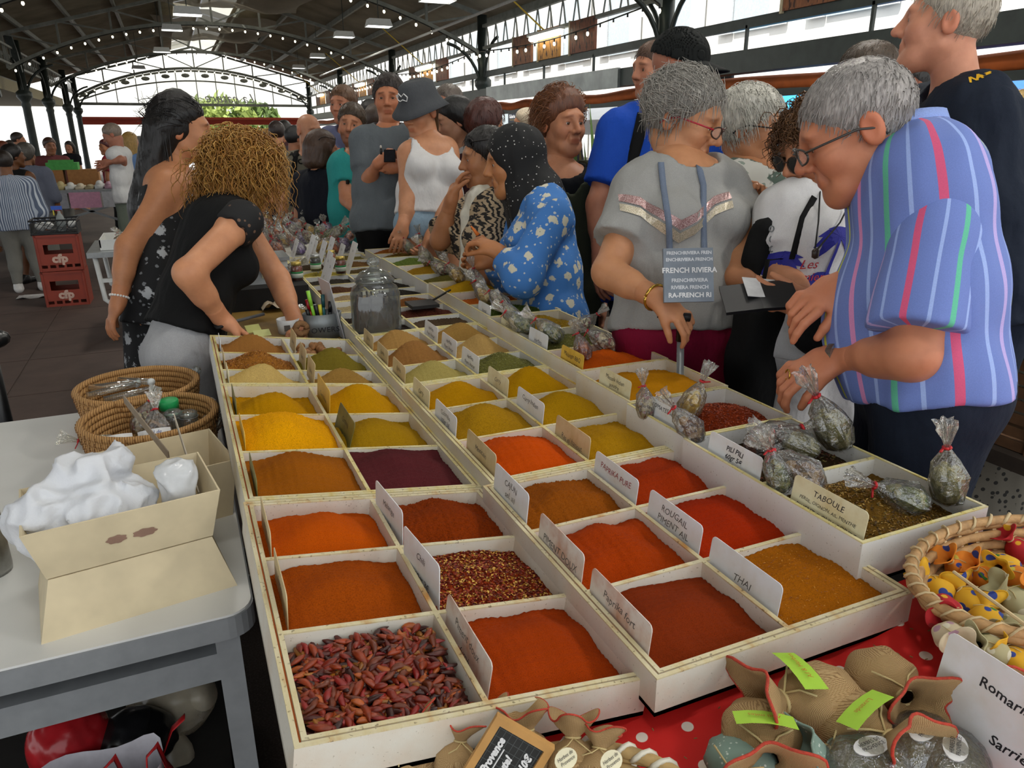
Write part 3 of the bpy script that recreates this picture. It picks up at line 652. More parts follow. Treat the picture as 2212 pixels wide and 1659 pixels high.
    # --- clothing
    for cl in clothes:
        k = cl['k']; t = cl.get('t', .014 if cl['k'] == 'top' else .006); am = cl.get('amp', .005); fr = cl.get('fr', 26); sd = cl.get('seed', 1); hc = cl.get('h', h*.95)
        if k == 'top':
            hem = cl.get('hem', .08); P = torso(t); P.append((rc(PV, PV-ax*(hem+.02), .106*b+t, cl.get('hemr', .108*b+t), lat, f), .04))
            slv = cl.get('sl', .55); cuts = []; sfn = []
            for S, E, Wp in ((LS, LE, LW), (RS, RE, RW)):
                if slv <= 0: continue
                if slv <= 1: e = S+(E-S)*slv; prm = [rc(S, e+(E-S)*.12, .056*b**.5+t, .052+t+cl.get('flare', 0))]; pl = (e, unit(E-S))
                else: e = E+(Wp-E)*(slv-1); prm = [rc(S, E, .055+t, .05+t), rc(E, e+(Wp-E)*.1, .05+t, .036+t)]; pl = (e, unit(Wp-E))
                sfn.append((prm, pl))
            tf = field(P); hemp = PV-ax*hem; ng = cl.get('neck', .078); ncx = N+fw*cl.get('nfw', .02)+ax*cl.get('nup', .035); vv = cl.get('vneck', 0); tank = cl.get('tank', 0); fo = cl.get('foldax', None)
            def fn(Pt, tf=tf, sfn=sfn):
                d = tf(Pt)
                d = smax(d, -((Pt-hemp)@ax), .006)
                for prm, (e, n_) in sfn:
                    q = dprim(Pt, prm[0])
                    for p2 in prm[1:]: q = smin(q, dprim(Pt, p2), .03)
                    d = smin(d, smax(q, (Pt-e)@n_, .004), .03)
                w = Pt-ncx; r = np.sqrt((w@lat)**2/(1+cl.get('wide', 0))+np.maximum(w@fw, 0)**2*.5+np.minimum(w@fw, 0)**2*1.3+((w@ax)*(1-.55*vv*(w@fw > 0)))**2)
                d = smax(d, ng-r, .004)
                if tank:
                    for S, sg in ((LS, 1), (RS, -1)): d = smax(d, -dprim(Pt, el(S+lat*sg*.055, (.075, .095, .13), np.stack([lat, fw, ax], 1))), .01)
                if cl.get('off'): d = smax(d, (Pt-(N-ax*cl['off']))@ax, .006)
                y = (Pt-PV); L = np.stack([y@lat, y@fw, y@ax], 1)*np.array(cl.get('st', (1, 1, .45)))
                return d-am*(nz3(L, fr, sd)*.8+.5*nz3(L, fr*2.3, sd+1))
            if cl.get('sepsl'):
                for S, E, sg in ((LS, LE, 1), (RS, RE, -1)):
                    n_ = unit(E-S); e = S+(E-S)*cl['sepsl']; Ps = [(rc(S-lat*sg*.02, S+n_*.06, .058*b**.5+t, .056+t), 0), (rc(S+n_*.04, e+n_*.02, .056+t, .06+t+cl.get('flare', 0)), .02)]; sf = field(Ps)
                    Vs, Qs = poly(lambda Pt: smax(sf(Pt), (Pt-e)@n_, .003)-am*.8*nz3((Pt-S)*np.array([1, 1, .5]), 24, sd+3), *bounds(Ps, .03), hc, am*2)
                    l2 = unit(np.cross(n_, fw)); f2 = np.cross(l2, n_); w = Vs-S; meshify('sleeve', [(Vs, Qs, 0)], [cl['m']], root, base, {'tc': ('FLOAT_VECTOR', np.stack([np.arctan2(w@l2, w@f2)*.095+.4, w@n_, w@n_*0], 1))})
            allp = P+[(q, 0) for prm, _ in sfn for q in prm]; V, Q = poly(fn, *bounds(allp, .03), hc, am*2)
            at_ = {'tc': ('FLOAT_VECTOR', garment_attr(V, PV, N, lat, None))}
            o = meshify(cl.get('name', 'shirt'), [(V, Q, 0)], [cl['m']], root, base, at_); out['top'] = (o, V, Q)
        elif k in ('trousers', 'shorts'):
            P = [(rc(Wc+(PV-Wc)*cl.get('waist', .55), PV, .1*b+t, .107*b+t, lat, f), 0)]+[q for q in legP(t+.003, False)]; tf = field(P); tp = Wc+(PV-Wc)*cl.get('waist', .55)+ax*.04
            zc = cl.get('len', .09)
            def fn(Pt, tf=tf):
                d = smax(tf(Pt), (Pt-tp)@ax, .005); d = smax(d, zc-Pt[:, 2], .005); y = (Pt-PV)*np.array([1, 1, .6]); return d-am*(nz3(y, fr, sd)+.4*nz3(y, fr*2.2, sd+1))
            V, Q = poly(fn, *bounds(P, .03), hc, am*2); o = meshify(cl.get('name', k), [(V, Q, 0)], [cl['m']], root, base); out[k] = (o, V, Q)
        elif k == 'skirt':
            bot = np.array([PV[0], PV[1], cl.get('len', .12)]); P = [(rc(Wc, PV, .1*b+t, .112*b+t, lat, f), 0), (rc(PV, bot, .112*b+t, cl.get('r', .17), lat, .8), .05)]; tf = field(P)
            def fn(Pt, tf=tf):
                d = smax(tf(Pt), cl.get('len', .12)-Pt[:, 2], .005); d = smax(d, (Pt-Wc)@ax-.05, .005); y = (Pt-PV)*np.array([1, 1, .15]); return d-am*(nz3(y, fr, sd)+.5*nz3(y, fr*2, sd+1))
            V, Q = poly(fn, *bounds(P, .03), hc, am*2); meshify(cl.get('name', 'skirt'), [(V, Q, 0)], [cl['m']], root, base, {'tc': ('FLOAT_VECTOR', garment_attr(V, PV, N, lat, None))})
        elif k == 'shoes':
            for A_, nm_ in ((LA, 0), (RA, 1)):
                P = [(rc(A_-up*.035-ff*.04, A_-up*.045+ff*.15, .042, .033), 0), (rc(A_, A_-up*.03, .045, .045), .02)]; fq = field(P)
                V, Q = poly(lambda Pt: smax(fq(Pt), -Pt[:, 2]-.002, .002), *bounds(P, .02), .009); meshify('shoe', [(V, Q, 0)], [cl['m']], root, base)
    return out
def seg(o, *names): return [round(float(np.linalg.norm(o[a]-o[b])), 3) for a, b in names]
def check(nm, o):
    print(nm, 'sh', seg(o, ('LS', 'RS')), 'tor', seg(o, ('N', 'PV')), 'ua', seg(o, ('LS', 'LE'), ('RS', 'RE')), 'fa', seg(o, ('LE', 'LW'), ('RE', 'RW')), 'c', np.round(o['c'], 2), 'PV', np.round(o['PV'], 2))
# ---- things worn
def hl(o, p): return o['c']+o['M']@np.asarray(p, float)*o['s']
def glasses(o, col, lens=None, shape=1., dark=False, up=0., arm=None, name='glasses'):
    root = o['root']; mb = MB(); s = o['s']; ms = [plain('frame '+col, col, .35), m_lensd if dark else m_lensc] + ([plain('frame '+arm, arm, .35)] if arm else [])
    ro = lambda p: np.array([p[0], p[1]-up*.6, p[2]+up]) 
    for sg in (-1, 1):
        pts = [hl(o, ro((sg*(.033+.027*math.cos(t)*1.02), .112-.006*abs(math.cos(t))*0-.012*max(0, math.cos(t)), .002+.021*shape*math.sin(t)))) for t in np.linspace(0, 2*math.pi, 17)]
        mb.tube(pts, .0022*s, 6, 0); cpt = hl(o, ro((sg*.033, .1135, .002)))
        mb.add([cpt]+pts[:-1], [(0, i+1, (i+1) % 16+1) for i in range(16)], 1)
        mb.tube([hl(o, ro(q)) for q in ((sg*.06, .103, .008), (sg*.078, .07, .009), (sg*.083, .01, .008), (sg*.082, -.02, -.004), (sg*.079, -.034, -.022))], .0024*s, 6, 2 if arm else 0)
    mb.tube([hl(o, ro(q)) for q in ((-.008, .113, .008), (0, .117, .011), (.008, .113, .008))], .002*s, 6, 0)
    return mb.build(name, ms, root, True, o['base'])
m_lensd = newmat('dark lens', .05, 0, '#16120f')[0]; m_lensc = newmat('clear lens', .02, 0, '#ffffff', Alpha=.12)[0]
def project(o, key, v, f, ctr, xdir, ydir, m, name, lift=.003):
    """lay flat artwork (v in metres) onto the front of a garment"""
    ob, V, Q = o[key]; bv = BVHTree.FromPolygons([Vector(p) for p in V], [tuple(int(i) for i in q) for q in Q]); x = unit(xdir); y = unit(np.asarray(ydir)-x*(np.asarray(ydir)@x)); n = unit(np.cross(x, y)); outv = []; ok = []
    for p in v:
        w = ctr+x*p[0]+y*p[1]+n*.25; hit = bv.ray_cast(Vector(w), Vector(-n), .6); ok.append(hit[0] is not None); outv.append(np.array(hit[0])+n*lift if hit[0] is not None else w-n*.25)
    f = [q for q in f if all(ok[i] for i in q)]
    return mk(name, outv, f, m, o['root'], off=o['base'])
def strap_px(o, pts, w, m, name='strap', key='top', lift=.006):
    """band laid on the camera side of a garment along surveyed points"""
    ob, V, Q = o[key]; bv = BVHTree.FromPolygons([Vector(p) for p in V], [tuple(int(i) for i in q) for q in Q]); L = []; last = None
    for (xa, ya), (xb, yb) in zip(pts[:-1], pts[1:]):
        for u in np.linspace(0, 1, 6): 
            r = ray(xa+(xb-xa)*u, ya+(yb-ya)*u); hit = bv.ray_cast(Vector(CAM), Vector(r)); d = (np.array(hit[0])-CAM)@F_ if hit[0] is not None else last
            if d is not None: L.append(CAM+r*(d-lift)); last = d
    L = np.array(L); L = L[np.r_[True, np.linalg.norm(np.diff(L, axis=0), axis=1) > 1e-4]]; tg = np.gradient(L, axis=0); v = []; f = []
    for i in range(len(L)): sd = unit(np.cross(tg[i], F_)); v += [L[i]-sd*w/2, L[i]+sd*w/2, L[i]+sd*w/2+F_*.004, L[i]-sd*w/2+F_*.004]
    for i in range(len(L)-1): f += [(i*4+j, i*4+(j+1) % 4, i*4+4+(j+1) % 4, i*4+4+j) for j in range(4)]
    return mk(name, v, f, m, o['root'], True, off=o['base'])
# ---- cloth materials
def cloth(name, color, rough=.85, var=.1, weave=500):
    k = ('cl', name)
    if k in MT: return MT[k]
    m, t = newmat(name, rough); c = np.array(hexc(color)); n1 = t.noise(weave, det=2); n2 = t.noise(9, det=3); t.b.inputs['Specular IOR Level'].default_value = .2
    t.col(t.mix(.35, t.ramp(n1, [(.3, tuple(c*(1-var*2))), (.7, tuple(np.clip(c*(1+var), 0, 1)))]), t.ramp(n2, [(.3, tuple(c*(1-var))), (.7, tuple(np.clip(c*(1+var), 0, 1)))]))); t.bump(t.math('ADD', t.math('MULTIPLY', n1, .05), t.noise(15, t.mapp(t.co(), (1, 1, .55)), 3)), .55, .02); MT[k] = m; return m
def floral(name, base, petal, scale=16, core=None, thr=.33, leaf=None):
    """scattered blossoms: ragged voronoi discs on a ground"""
    m, t = newmat(name, .85); co = t.co(); w = t.noise(60, co, 2); d = t.vor(scale, co); pet = t.math('ADD', d, t.math('MULTIPLY', t.math('SUBTRACT', w, .5), .55)); f1 = t.ramp(pet, [(thr-.03, (1, 1, 1)), (thr+.02, (0, 0, 0))])
    d2 = t.vor(scale*2.6, co); f2 = t.ramp(t.math('ADD', d2, t.math('MULTIPLY', t.math('SUBTRACT', w, .5), .7)), [(thr*.62, (1, 1, 1)), (thr*.68, (0, 0, 0))])
    c = t.mix(f2, base, leaf or petal); c = t.mix(f1, c, petal)
    if core: c = t.mix(t.ramp(d, [(.05, (1, 1, 1)), (.07, (0, 0, 0))]), c, core)
    t.col(c); return m
def dots(name, base, dot, scale, thr):
    m, t = newmat(name, .8); d = t.vor(scale, rnd=.85); t.col(t.mix(t.ramp(d, [(thr, (1, 1, 1)), (thr+.03, (0, 0, 0))]), base, dot)); return m
def zebra(name, a, b, scale=28):
    m, t = newmat(name, .8); w = t.n('ShaderNodeTexWave', inp={'Scale': scale, 'Distortion': 7., 'Detail': 2., 'Detail Scale': 1.2}); t.l(t.mapp(t.co(), (.25, .25, 1)), w.inputs[0]); t.col(t.ramp(w.outputs[1], [(.42, a), (.5, b)])); return m
def vstripes(name, base, bands, period):
    """bands: (position 0..1, width, colour) repeated along the girth coordinate"""
    m, t = newmat(name, .8); a = t.n('ShaderNodeAttribute', attribute_name='tc'); sp = t.n('ShaderNodeSeparateXYZ'); t.l(a.outputs['Vector'], sp.inputs[0]); x = t.math('FRACT', t.math('MULTIPLY', sp.outputs[0], 1/period)); c = base
    c = hexc(base); st = [(0, c)]
    for p, w, q in bands: st += [(p, q), (p+w, c)]
    n1 = t.noise(500); r = t.ramp(x, st, 'CONSTANT'); t.col(t.mix(t.ramp(n1, [(.3, (.15,)*3), (.7, (0, 0, 0))]), r, '#2a3060')); return m
# ================================================================== the stall: cloth, trays, spices, cards
m, t = newmat('red polka cloth', .75)
v = t.vor(1/.057, t.mapp(t.co(), (1, 1, 0), (0, 0, .3)), rnd=.15); nz = t.noise(300)
t.col(t.mix(t.ramp(v, [(.145, (1, 1, 1)), (.155, (0, 0, 0))]), '#d41c16', '#e6dccf')); t.bump(nz, .1, .001); m_polka = m
def cloth_z(x): return .872+.085*min(max(x-.42, -.3), .9)
def clothfn(u, v):
    x = .1+1.35*u; y = -.1+.75*v; return (x, y, cloth_z(x)+.004*math.sin(x*19+y*7)*math.sin(y*13))
def drape(u, v):
    x = .1+1.35*u; return (x, -.1-.03*v-.012*math.sin(u*40)*v, cloth_z(x)*(1-v*.75))
cl = MB(); cl.grid(40, 30, clothfn); cl.grid(40, 8, drape); o = cl.build('tablecloth', m_polka, None, True); tag(o, 'red tablecloth with white dots under the front of the spice trays', 'tablecloth')
m_steel = plain('galvanised steel', '#8b8f90', .4, .5, .12, 12)
T = empty('trestle_table', (.75, 3.2, 0), 'long trestle table under the spice trays', 'table')
MB().box((-.62, -3.2, .83), (.36, .86, .86)).build('table_top', plain('dark plywood', '#2b2723', .8), T)
for x in (-.55, .3):
    for y in (-2.9, -1.0, .7): MB().bar((x, y, 0), (x, y, .83), .04).build('leg', m_steel, T)
MB().box((.335, -3.1, .25), (.345, .86, .83)).build('skirt', plain('black skirt', '#161413', .9), T)
T3 = empty('trestle_table', (.5, 4.9, 0), 'narrower far table under the heap of shiny bags', 'table')
MB().box((-.45, -.82, .83), (.42, .75, .86)).build('table_top', plain('dark plywood', '#2b2723', .8), T3)
for x in (-.4, .37):
    for y in (-.7, .7): MB().bar((x, y, 0), (x, y, .83), .04).build('leg', m_steel, T3)
# --- tray materials
def traymat(name, stain, base='#d9d4c6', amt=.5):
    m, t = newmat(name, .55); a = t.noise(9, det=5); b = t.noise(220, det=2)
    c = t.mix(t.ramp(a, [(.45, (0, 0, 0)), (.8, (amt,)*3)]), base, stain)
    c = t.mix(t.ramp(b, [(.66, (0, 0, 0)), (.74, (.6, .6, .6))]), c, '#6f5a35'); t.col(c); t.bump(b, .08, .002); return m
def rimmat(name, a_, b_):
    m, t = newmat(name, .6); a = t.noise(40, t.mapp(t.co(), (1, .35, 1)), 5); b = t.noise(150, det=2)
    c = t.ramp(a, [(.3, '#d8cfb0'), (.55, a_), (.75, b_)]); t.col(t.mix(t.ramp(b, [(.62, (0, 0, 0)), (.7, (.7, .7, .7))]), c, '#5a4522')); t.bump(b, .15, .002); return m
TM = {'warm': (traymat('white tray, rusty dust', '#c79a6a'), rimmat('worn tray rim, rusty', '#cdbf94', '#b8823f')),
      'gold': (traymat('white tray, yellow dust', '#d2b66a'), rimmat('worn tray rim, golden', '#d2c48c', '#c2a23c')),
      'clean': (traymat('white tray', '#c9bd96', '#dcdbd6', .35), rimmat('worn tray rim, yellow', '#d8cb86', '#c4a846'))}
m_dust = plain('orange dust in groove', '#a8551c', .9, 0, .25, 60)
TR = []
def tray(loc, w, ys, tilt, cols, kind, label, h=.055, double=True):
    """a shallow white wooden tray on legs of nothing: base, four double walls, partitions; ys are row lines"""
    mw, mr = TM[kind]; root = empty('spice_tray', loc, label, 'tray', 'white spice trays'); root.rotation_euler = (0, tilt, 0)
    y0, y1 = ys[0]-loc[1], ys[-1]-loc[1]; th = .0055; r = .002
    MB().box((0, y0, -h), (w, y1, -h+.006)).build('base', mw, root)
    for a, b in (((0, y0), (th, y1)), ((w-th, y0), (w, y1)), ((th, y0), (w-th, y0+th)), ((th, y1-th), (w-th, y1))):
        MB().box((*a, -h), (*b, -r)).build('wall', mw, root); MB().box((*a, -r), (*b, 0)).build('rim', mr, root)
    if double:
        g0 = th+.0028; g1 = g0+.006
        for a, b in (((g0, y0+g0), (g1, y1-g0)), ((w-g1, y0+g0), (w-g0, y1-g0)), ((g1, y0+g0), (w-g1, y0+g1)), ((g1, y1-g1), (w-g1, y1-g0))):
            MB().box((*a, -h), (*b, -r)).build('liner', mw, root); MB().box((*a, -r), (*b, -.0004)).build('liner_rim', mr, root)
        d = MB()
        for a, b in (((th, y0+th), (g0, y1-th)), ((w-g0, y0+th), (w-th, y1-th)), ((g0, y0+th), (w-g0, y0+g0)), ((g0, y1-g0), (w-g0, y1-th))): d.box((*a, -h+.006), (*b, -.004))
        d.build('groove_dust', m_dust, root)
        e = g1
    else: e = th
    cells = []
    xs = np.linspace(0, w, cols+1)
    for x in xs[1:-1]:
        MB().box((x-.0035, y0+e, -h), (x+.0035, y1-e, -.003-r)).build('partition', mw, root); MB().box((x-.0035, y0+e, -.003-r), (x+.0035, y1-e, -.003)).build('partition_rim', mr, root)
    for y in ys[1:-1]:
        for i in range(cols):
            a = xs[i]+(e if i == 0 else .0035); b = xs[i+1]-(e if i == cols-1 else .0035); yy = y-loc[1]
            MB().box((a, yy-.0035, -h), (b, yy+.0035, -.003-r)).build('partition', mw, root); MB().box((a, yy-.0035, -.003-r), (b, yy+.0035, -.003)).build('partition_rim', mr, root)
    for j in range(len(ys)-1):
        row = []
        for i in range(cols):
            row.append((xs[i]+(e if i == 0 else .004), xs[i+1]-(e if i == cols-1 else .004), ys[j]-loc[1]+(e if j == 0 else .004), ys[j+1]-loc[1]-(e if j == len(ys)-2 else .004)))
        cells.append(row)
    root['h'] = h; del root['h']
    return root, cells, h
# --- powders and grains
def powder(color, scale=700, var=.22, coarse=0, flecks=None):
    key = ('pw', color, scale, coarse, str(flecks))
    if key in MT: return MT[key]
    m, t = newmat('ground spice '+str(len(MT)), .95); c = np.array(hexc(color))*(.86, .9, .8); t.b.inputs['Specular IOR Level'].default_value = .1
    n1 = t.noise(scale, det=2); n2 = t.noise(14, det=4)
    col = t.ramp(n1, [(.28, tuple(c*(1-var*1.6))), (.5, tuple(c)), (.78, tuple(np.clip(c*(1+var), 0, 1)))])
    col = t.mix(t.ramp(n2, [(.35, (.22,)*3), (.6, (0, 0, 0))]), col, tuple(c*.6))
    if flecks:
        q = t.vor(scale*.6, out=1); sp = t.n('ShaderNodeSeparateColor'); t.l(q, sp.inputs[0])
        st = [(i/len(flecks), f) for i, f in enumerate(flecks)]; col = t.mix(.75, col, t.ramp(sp.outputs[0], st, 'CONSTANT'))
    t.col(col); t.bump(t.math('ADD', n1, t.math('MULTIPLY', t.noise(90, det=4), 1.5)), .45 if not coarse else .7, .0035 if not coarse else .005); MT[key] = m; return m
class Mound:
    """heap in a tray cell, heights in the tray's own frame (0 = rim)"""
    def __init__(s, cell, h, peak, edge, cx=.5, cy=.5, sharp=1.25, rough=.0012, seed=0, lump=.004, sweep=0, n=54):
        x0, x1, y0, y1 = cell; s.cell = cell; s.n = n; u = np.linspace(0, 1, n); U, V = np.meshgrid(u, u, indexing='ij')
        w, l = x1-x0, y1-y0; X = x0+U*w; Y = y0+V*l
        r = np.sqrt(((U-cx)*1.95)**2+((V-cy)*1.95)**2)
        f = np.exp(-((.98+.8*(sharp-.7))*r)**2.); edge = edge-.007
        P = np.stack([X, Y, X*0], -1)
        Z = edge+(peak-edge)*f+lump*nz3(P, 42, seed)*(1-.3*f)+rough*nz3(P, 320, seed+3)+rough*.7*nz3(P, 700, seed+5)
        if sweep: Z += sweep*(U-.5)
        corner = np.clip((np.abs(U-.5)+np.abs(V-.5)-.72)/.28, 0, 1); Z += corner*.01*nz3(P, 25, seed+9)
        Z = np.maximum(Z, -h+.0065); s.X, s.Y, s.Z = X, Y, Z; s.h = h
    def build(s, name, mat, root, label, cat='spice', group='heaps of spice in the trays'):
        n = s.n; v = np.stack([s.X, s.Y, s.Z], -1).reshape(-1, 3); idx = np.arange(n*n).reshape(n, n)
        f = np.stack([idx[:-1, :-1], idx[1:, :-1], idx[1:, 1:], idx[:-1, 1:]], -1).reshape(-1, 4).tolist()
        ring = list(idx[:, 0])+list(idx[-1, 1:])+list(idx[-2::-1, -1])+list(idx[0, -2:0:-1]); b = len(v)
        low = v[ring].copy(); low[:, 2] = -s.h+.0062; v = np.concatenate([v, low]); k = len(ring)
        f += [(ring[(i+1) % k], ring[i], b+i, b+(i+1) % k) for i in range(k)]+[tuple(b+i for i in range(k))]
        o = mk(name, v, f, mat, None, True); o.location = root.location; o.rotation_euler = root.rotation_euler; tag(o, label, cat, group); return o
    def zat(s, u, v):
        a = np.clip(u*(s.n-1), 0, s.n-1.001); b = np.clip(v*(s.n-1), 0, s.n-1.001); i = a.astype(int); j = b.astype(int); p = a-i; q = b-j; Z = s.Z
        return Z[i, j]*(1-p)*(1-q)+Z[i+1, j]*p*(1-q)+Z[i, j+1]*(1-p)*q+Z[i+1, j+1]*p*q
def flakes(mound, parent, mats, count, ln, wd, name='flakes', seed=0, tilt=.5, lift=.001):
    """many loose flakes lying on a heap, joined"""
    g = np.random.default_rng(seed+11); x0, x1, y0, y1 = mound.cell; u = g.uniform(.02, .98, count); v = g.uniform(.02, .98, count)
    c = np.stack([x0+u*(x1-x0), y0+v*(y1-y0), mound.zat(u, v)+lift], -1); a = g.uniform(0, 2*math.pi, count)
    d = np.stack([np.cos(a), np.sin(a), g.uniform(-tilt, tilt, count)], -1); d /= np.linalg.norm(d, axis=1)[:, None]
    s = np.stack([-np.sin(a), np.cos(a), g.uniform(-tilt, tilt, count)], -1); s /= np.linalg.norm(s, axis=1)[:, None]
    L = ln*g.uniform(.5, 1.2, count)[:, None]; Wd = wd*g.uniform(.5, 1.2, count)[:, None]; nrm = np.cross(d, s)*Wd*.25
    V = np.stack([c-d*L/2, c-s*Wd/2+nrm, c+d*L/2, c+s*Wd/2+nrm], 1).reshape(-1, 3); Fq = np.arange(count*4).reshape(-1, 4)
    o = mk(name, V, Fq, mats, parent, mi=g.integers(0, len(mats), count)); o['kind'] = 'stuff'; return o
def fm(*cols): return [plain('flake '+c, c, .7, 0, .2, 80) for c in cols]
# --- price cards
m_ink = plain('black ink', '#1c1c22', .5, 0, 0); m_ink2 = plain('faded ink', '#5a5650', .6, 0, 0); m_inkr = plain('red ink', '#8e2222', .5, 0, 0)
def cardmat(name, base, stain, amt):
    m, t = newmat(name, .45); a = t.noise(22, det=4); b = t.noise(90, det=3)
    t.col(t.mix(t.ramp(a, [(.4, (0, 0, 0)), (.75, (amt,)*3)]), t.mix(t.ramp(b, [(.6, (0, 0, 0)), (.8, (amt*.5,)*3)]), base, stain), stain)); return m
CM = {'white': cardmat('white card', '#dedfe0', '#c9bfae', .5), 'cream': cardmat('cream card', '#ded6b2', '#b9a05c', .6), 'rust': cardmat('rust stained card', '#d8cfc4', '#b06a3c', .8),
      'gold': cardmat('yellow stained card', '#d9b040', '#b98a20', .7), 'olive': cardmat('dark stained card', '#6e682c', '#3f3c18', .8), 'sand': cardmat('sand card', '#cdb98e', '#a8874c', .6)}
def card(p, ln=.128, ht=.052, kind='white', lines=(), label='', lean=.12, yaw=0., ink=None, sz=None, bold=.0):
    """p = lower front corner; the card stands along y with its written face to -x"""
    root = empty('price_card', p, label, 'price card', 'hand-written cards in the trays'); root.rotation_euler = (0, lean, yaw)
    r = .008; pts = [(0, 0), (0, ht-r)]+[(r-r*math.cos(a), ht-r+r*math.sin(a)) for a in (.5, 1.05)]+[(r, ht), (ln-r, ht)]+[(ln-r+r*math.sin(a), ht-r+r*math.cos(a)) for a in (.5, 1.05)]+[(ln, ht-r), (ln, 0)]
    n = len(pts); v = [(x, y, z) for x in (-.0006, .0006) for y, z in pts]
    f = [tuple(range(n)), tuple(range(2*n-1, n-1, -1))]+[(i, n+i, n+(i+1) % n, (i+1) % n) for i in range(n)]
    mk('sheet', v, f, CM[kind], root)
    k = len(lines)
    for i, tx in enumerate(lines):
        s = sz or min(.016, ht/(k+1.2), ln*1.5/max(len(tx), 1)); z = ht-.008-(i+.5)*(ht-.012)/max(k, 1)
        letters('lettering', tx, s, frame((-.0009, ln/2, z), (0, -1, 0), (0, 0, 1)), ink or m_ink, root, wob=.08, slant=.15, bold=bold*s)
    return root
# --- build the trays
rows1 = [.611, .806, .987, 1.172]; rows1b = [1.176, 1.399, 1.612, 1.836]; rows1c = [1.84, 1.982, 2.16, 2.352]
rows2 = [.578, .767, .949, 1.126]; rows2b = [1.13, 1.347, 1.541, 1.726]; rows2c = [1.73, 1.906, 2.077, 2.262]; rows2d = [2.268, 2.44, 2.62, 2.81]
tl = .143; x1 = .0343; w1 = .4215
A1 = tray((x1, .611, .992), w1, rows1, tl, 2, 'warm', 'front left white tray of six orange and red spices, tilted to the customers')
A2 = tray((x1+.003, 1.176, .992), w1, rows1b, tl, 2, 'gold', 'left white tray with turmeric and purple sumac, behind the front one')
A3 = tray((x1+.003, 1.84, .99), w1, rows1c, tl, 2, 'clean', 'left white tray of beige and brown spices next to the flower tin')
B1 = tray((.4365, .578, .96), .4215, rows2, 0, 2, 'warm', 'front middle white tray with reddish powders and the THAI card')
B2 = tray((.455, 1.13, .96), .4215, rows2b, 0, 2, 'gold', 'middle white tray of curries and one bright orange powder')
B3 = tray((.455, 1.73, .96), .4215, rows2c, 0, 2, 'clean', 'middle white tray of tan powders and grey-green herbs')
B4 = tray((.46, 2.268, .96), .4215, rows2d, 0, 2, 'clean', 'middle white tray with peppercorns and cloves beside the glass jar')
B5 = tray((.465, 2.82, .955), .4215, [2.82, 3.0, 3.2, 3.4], 0, 2, 'clean', 'middle white tray of black pepper beyond the glass jar')
B6 = tray((.47, 3.41, .95), .4215, [3.41, 3.62, 3.85, 4.05], 0, 2, 'clean', 'far middle white tray under the bags near the small spice jars')
C1 = tray((.836, .652, 1.002), .27, [.652, .866, 1.078], 0, 1, 'clean', 'right raised white tray holding the tabbouleh herbs and the bags', .075, False)
C2 = tray((.842, 1.08, 1.002), .27, [1.08, 1.29], 0, 1, 'clean', 'right raised white tray of dried tomato flakes', .075, False)
C3 = tray((.852, 1.295, 1.002), .27, [1.295, 1.54], 0, 1, 'gold', 'right raised white tray of golden powder', .075, False)
C4 = tray((.868, 1.545, 1.0), .262, [1.545, 1.75, 1.96, 2.17], 0, 1, 'gold', 'right raised white tray with an orange powder and two green herbs', .075, False)
C5 = tray((.878, 2.175, 1.0), .262, [2.175, 2.38, 2.6, 2.82], 0, 1, 'gold', 'right raised white tray in front of the woman in blue flowers', .075, False)
C6 = tray((.872, 2.825, .995), .24, [2.825, 3.05, 3.3, 3.55], 0, 1, 'clean', 'right raised white tray beside the striped blouse', .075, False)
C7 = tray((.872, 3.555, .99), .24, [3.555, 3.73, 3.9], 0, 1, 'clean', 'right raised white tray at the girl in denim shorts', .075, False)
def heap(A, r, c, color, peak, edge, desc, sharp=1.2, scale=700, cx=.5, cy=.5, seed=None, fl=None, coarse=0, flecks=None, lump=.005, rough=.0017, sweep=0, name='spice_heap'):
    root, cells, h = A; sd = seed if seed is not None else hash_(desc)
    mo = Mound(cells[r][c], h, peak, edge, cx, cy, sharp, rough, sd, lump, sweep); o = mo.build(name, powder(color, scale, .22, coarse, flecks), root, desc)
    if fl: flakes(mo, o, fm(*fl[0]), fl[1], fl[2], fl[3], seed=sd)
    return o, mo
def hash_(s): return sum(ord(q)*(i+3) for i, q in enumerate(s)) % 97
# front left tray
heap(A1, 0, 1, '#a63a04', .004, -.024, 'deep orange powder heap at the front right of the left front tray', 1.0, 900, .55, .55, lump=.006)
heap(A1, 1, 0, '#a24604', -.004, -.022, 'grainy orange-brown heap behind the dried chillies', 1.0, 500, .5, .6, lump=.006)
heap(A1, 1, 1, '#6e2408', -.012, -.02, 'red chilli flakes with pale seeds', 1.0, 420, .5, .5, fl=(('#8a2a0c', '#a33c10', '#c9963c', '#7a200a', '#5c1606', '#8a3410', '#d0a850', '#6a1a08'), 2600, .0058, .0035), coarse=1, flecks=['#6a1c08', '#7c2a0c', '#8f3010', '#4a1004', '#5c1606', '#a87428'])
heap(A1, 2, 0, '#c65202', .012, -.024, 'bright orange heap at the back left of the front left tray', 1.15, 900, .5, .5)
heap(A1, 2, 1, '#8c3404', .012, -.02, 'clumpy red-brown heap at the back right of the front left tray', 1.0, 380, .5, .55, lump=.008, rough=.003, coarse=1)
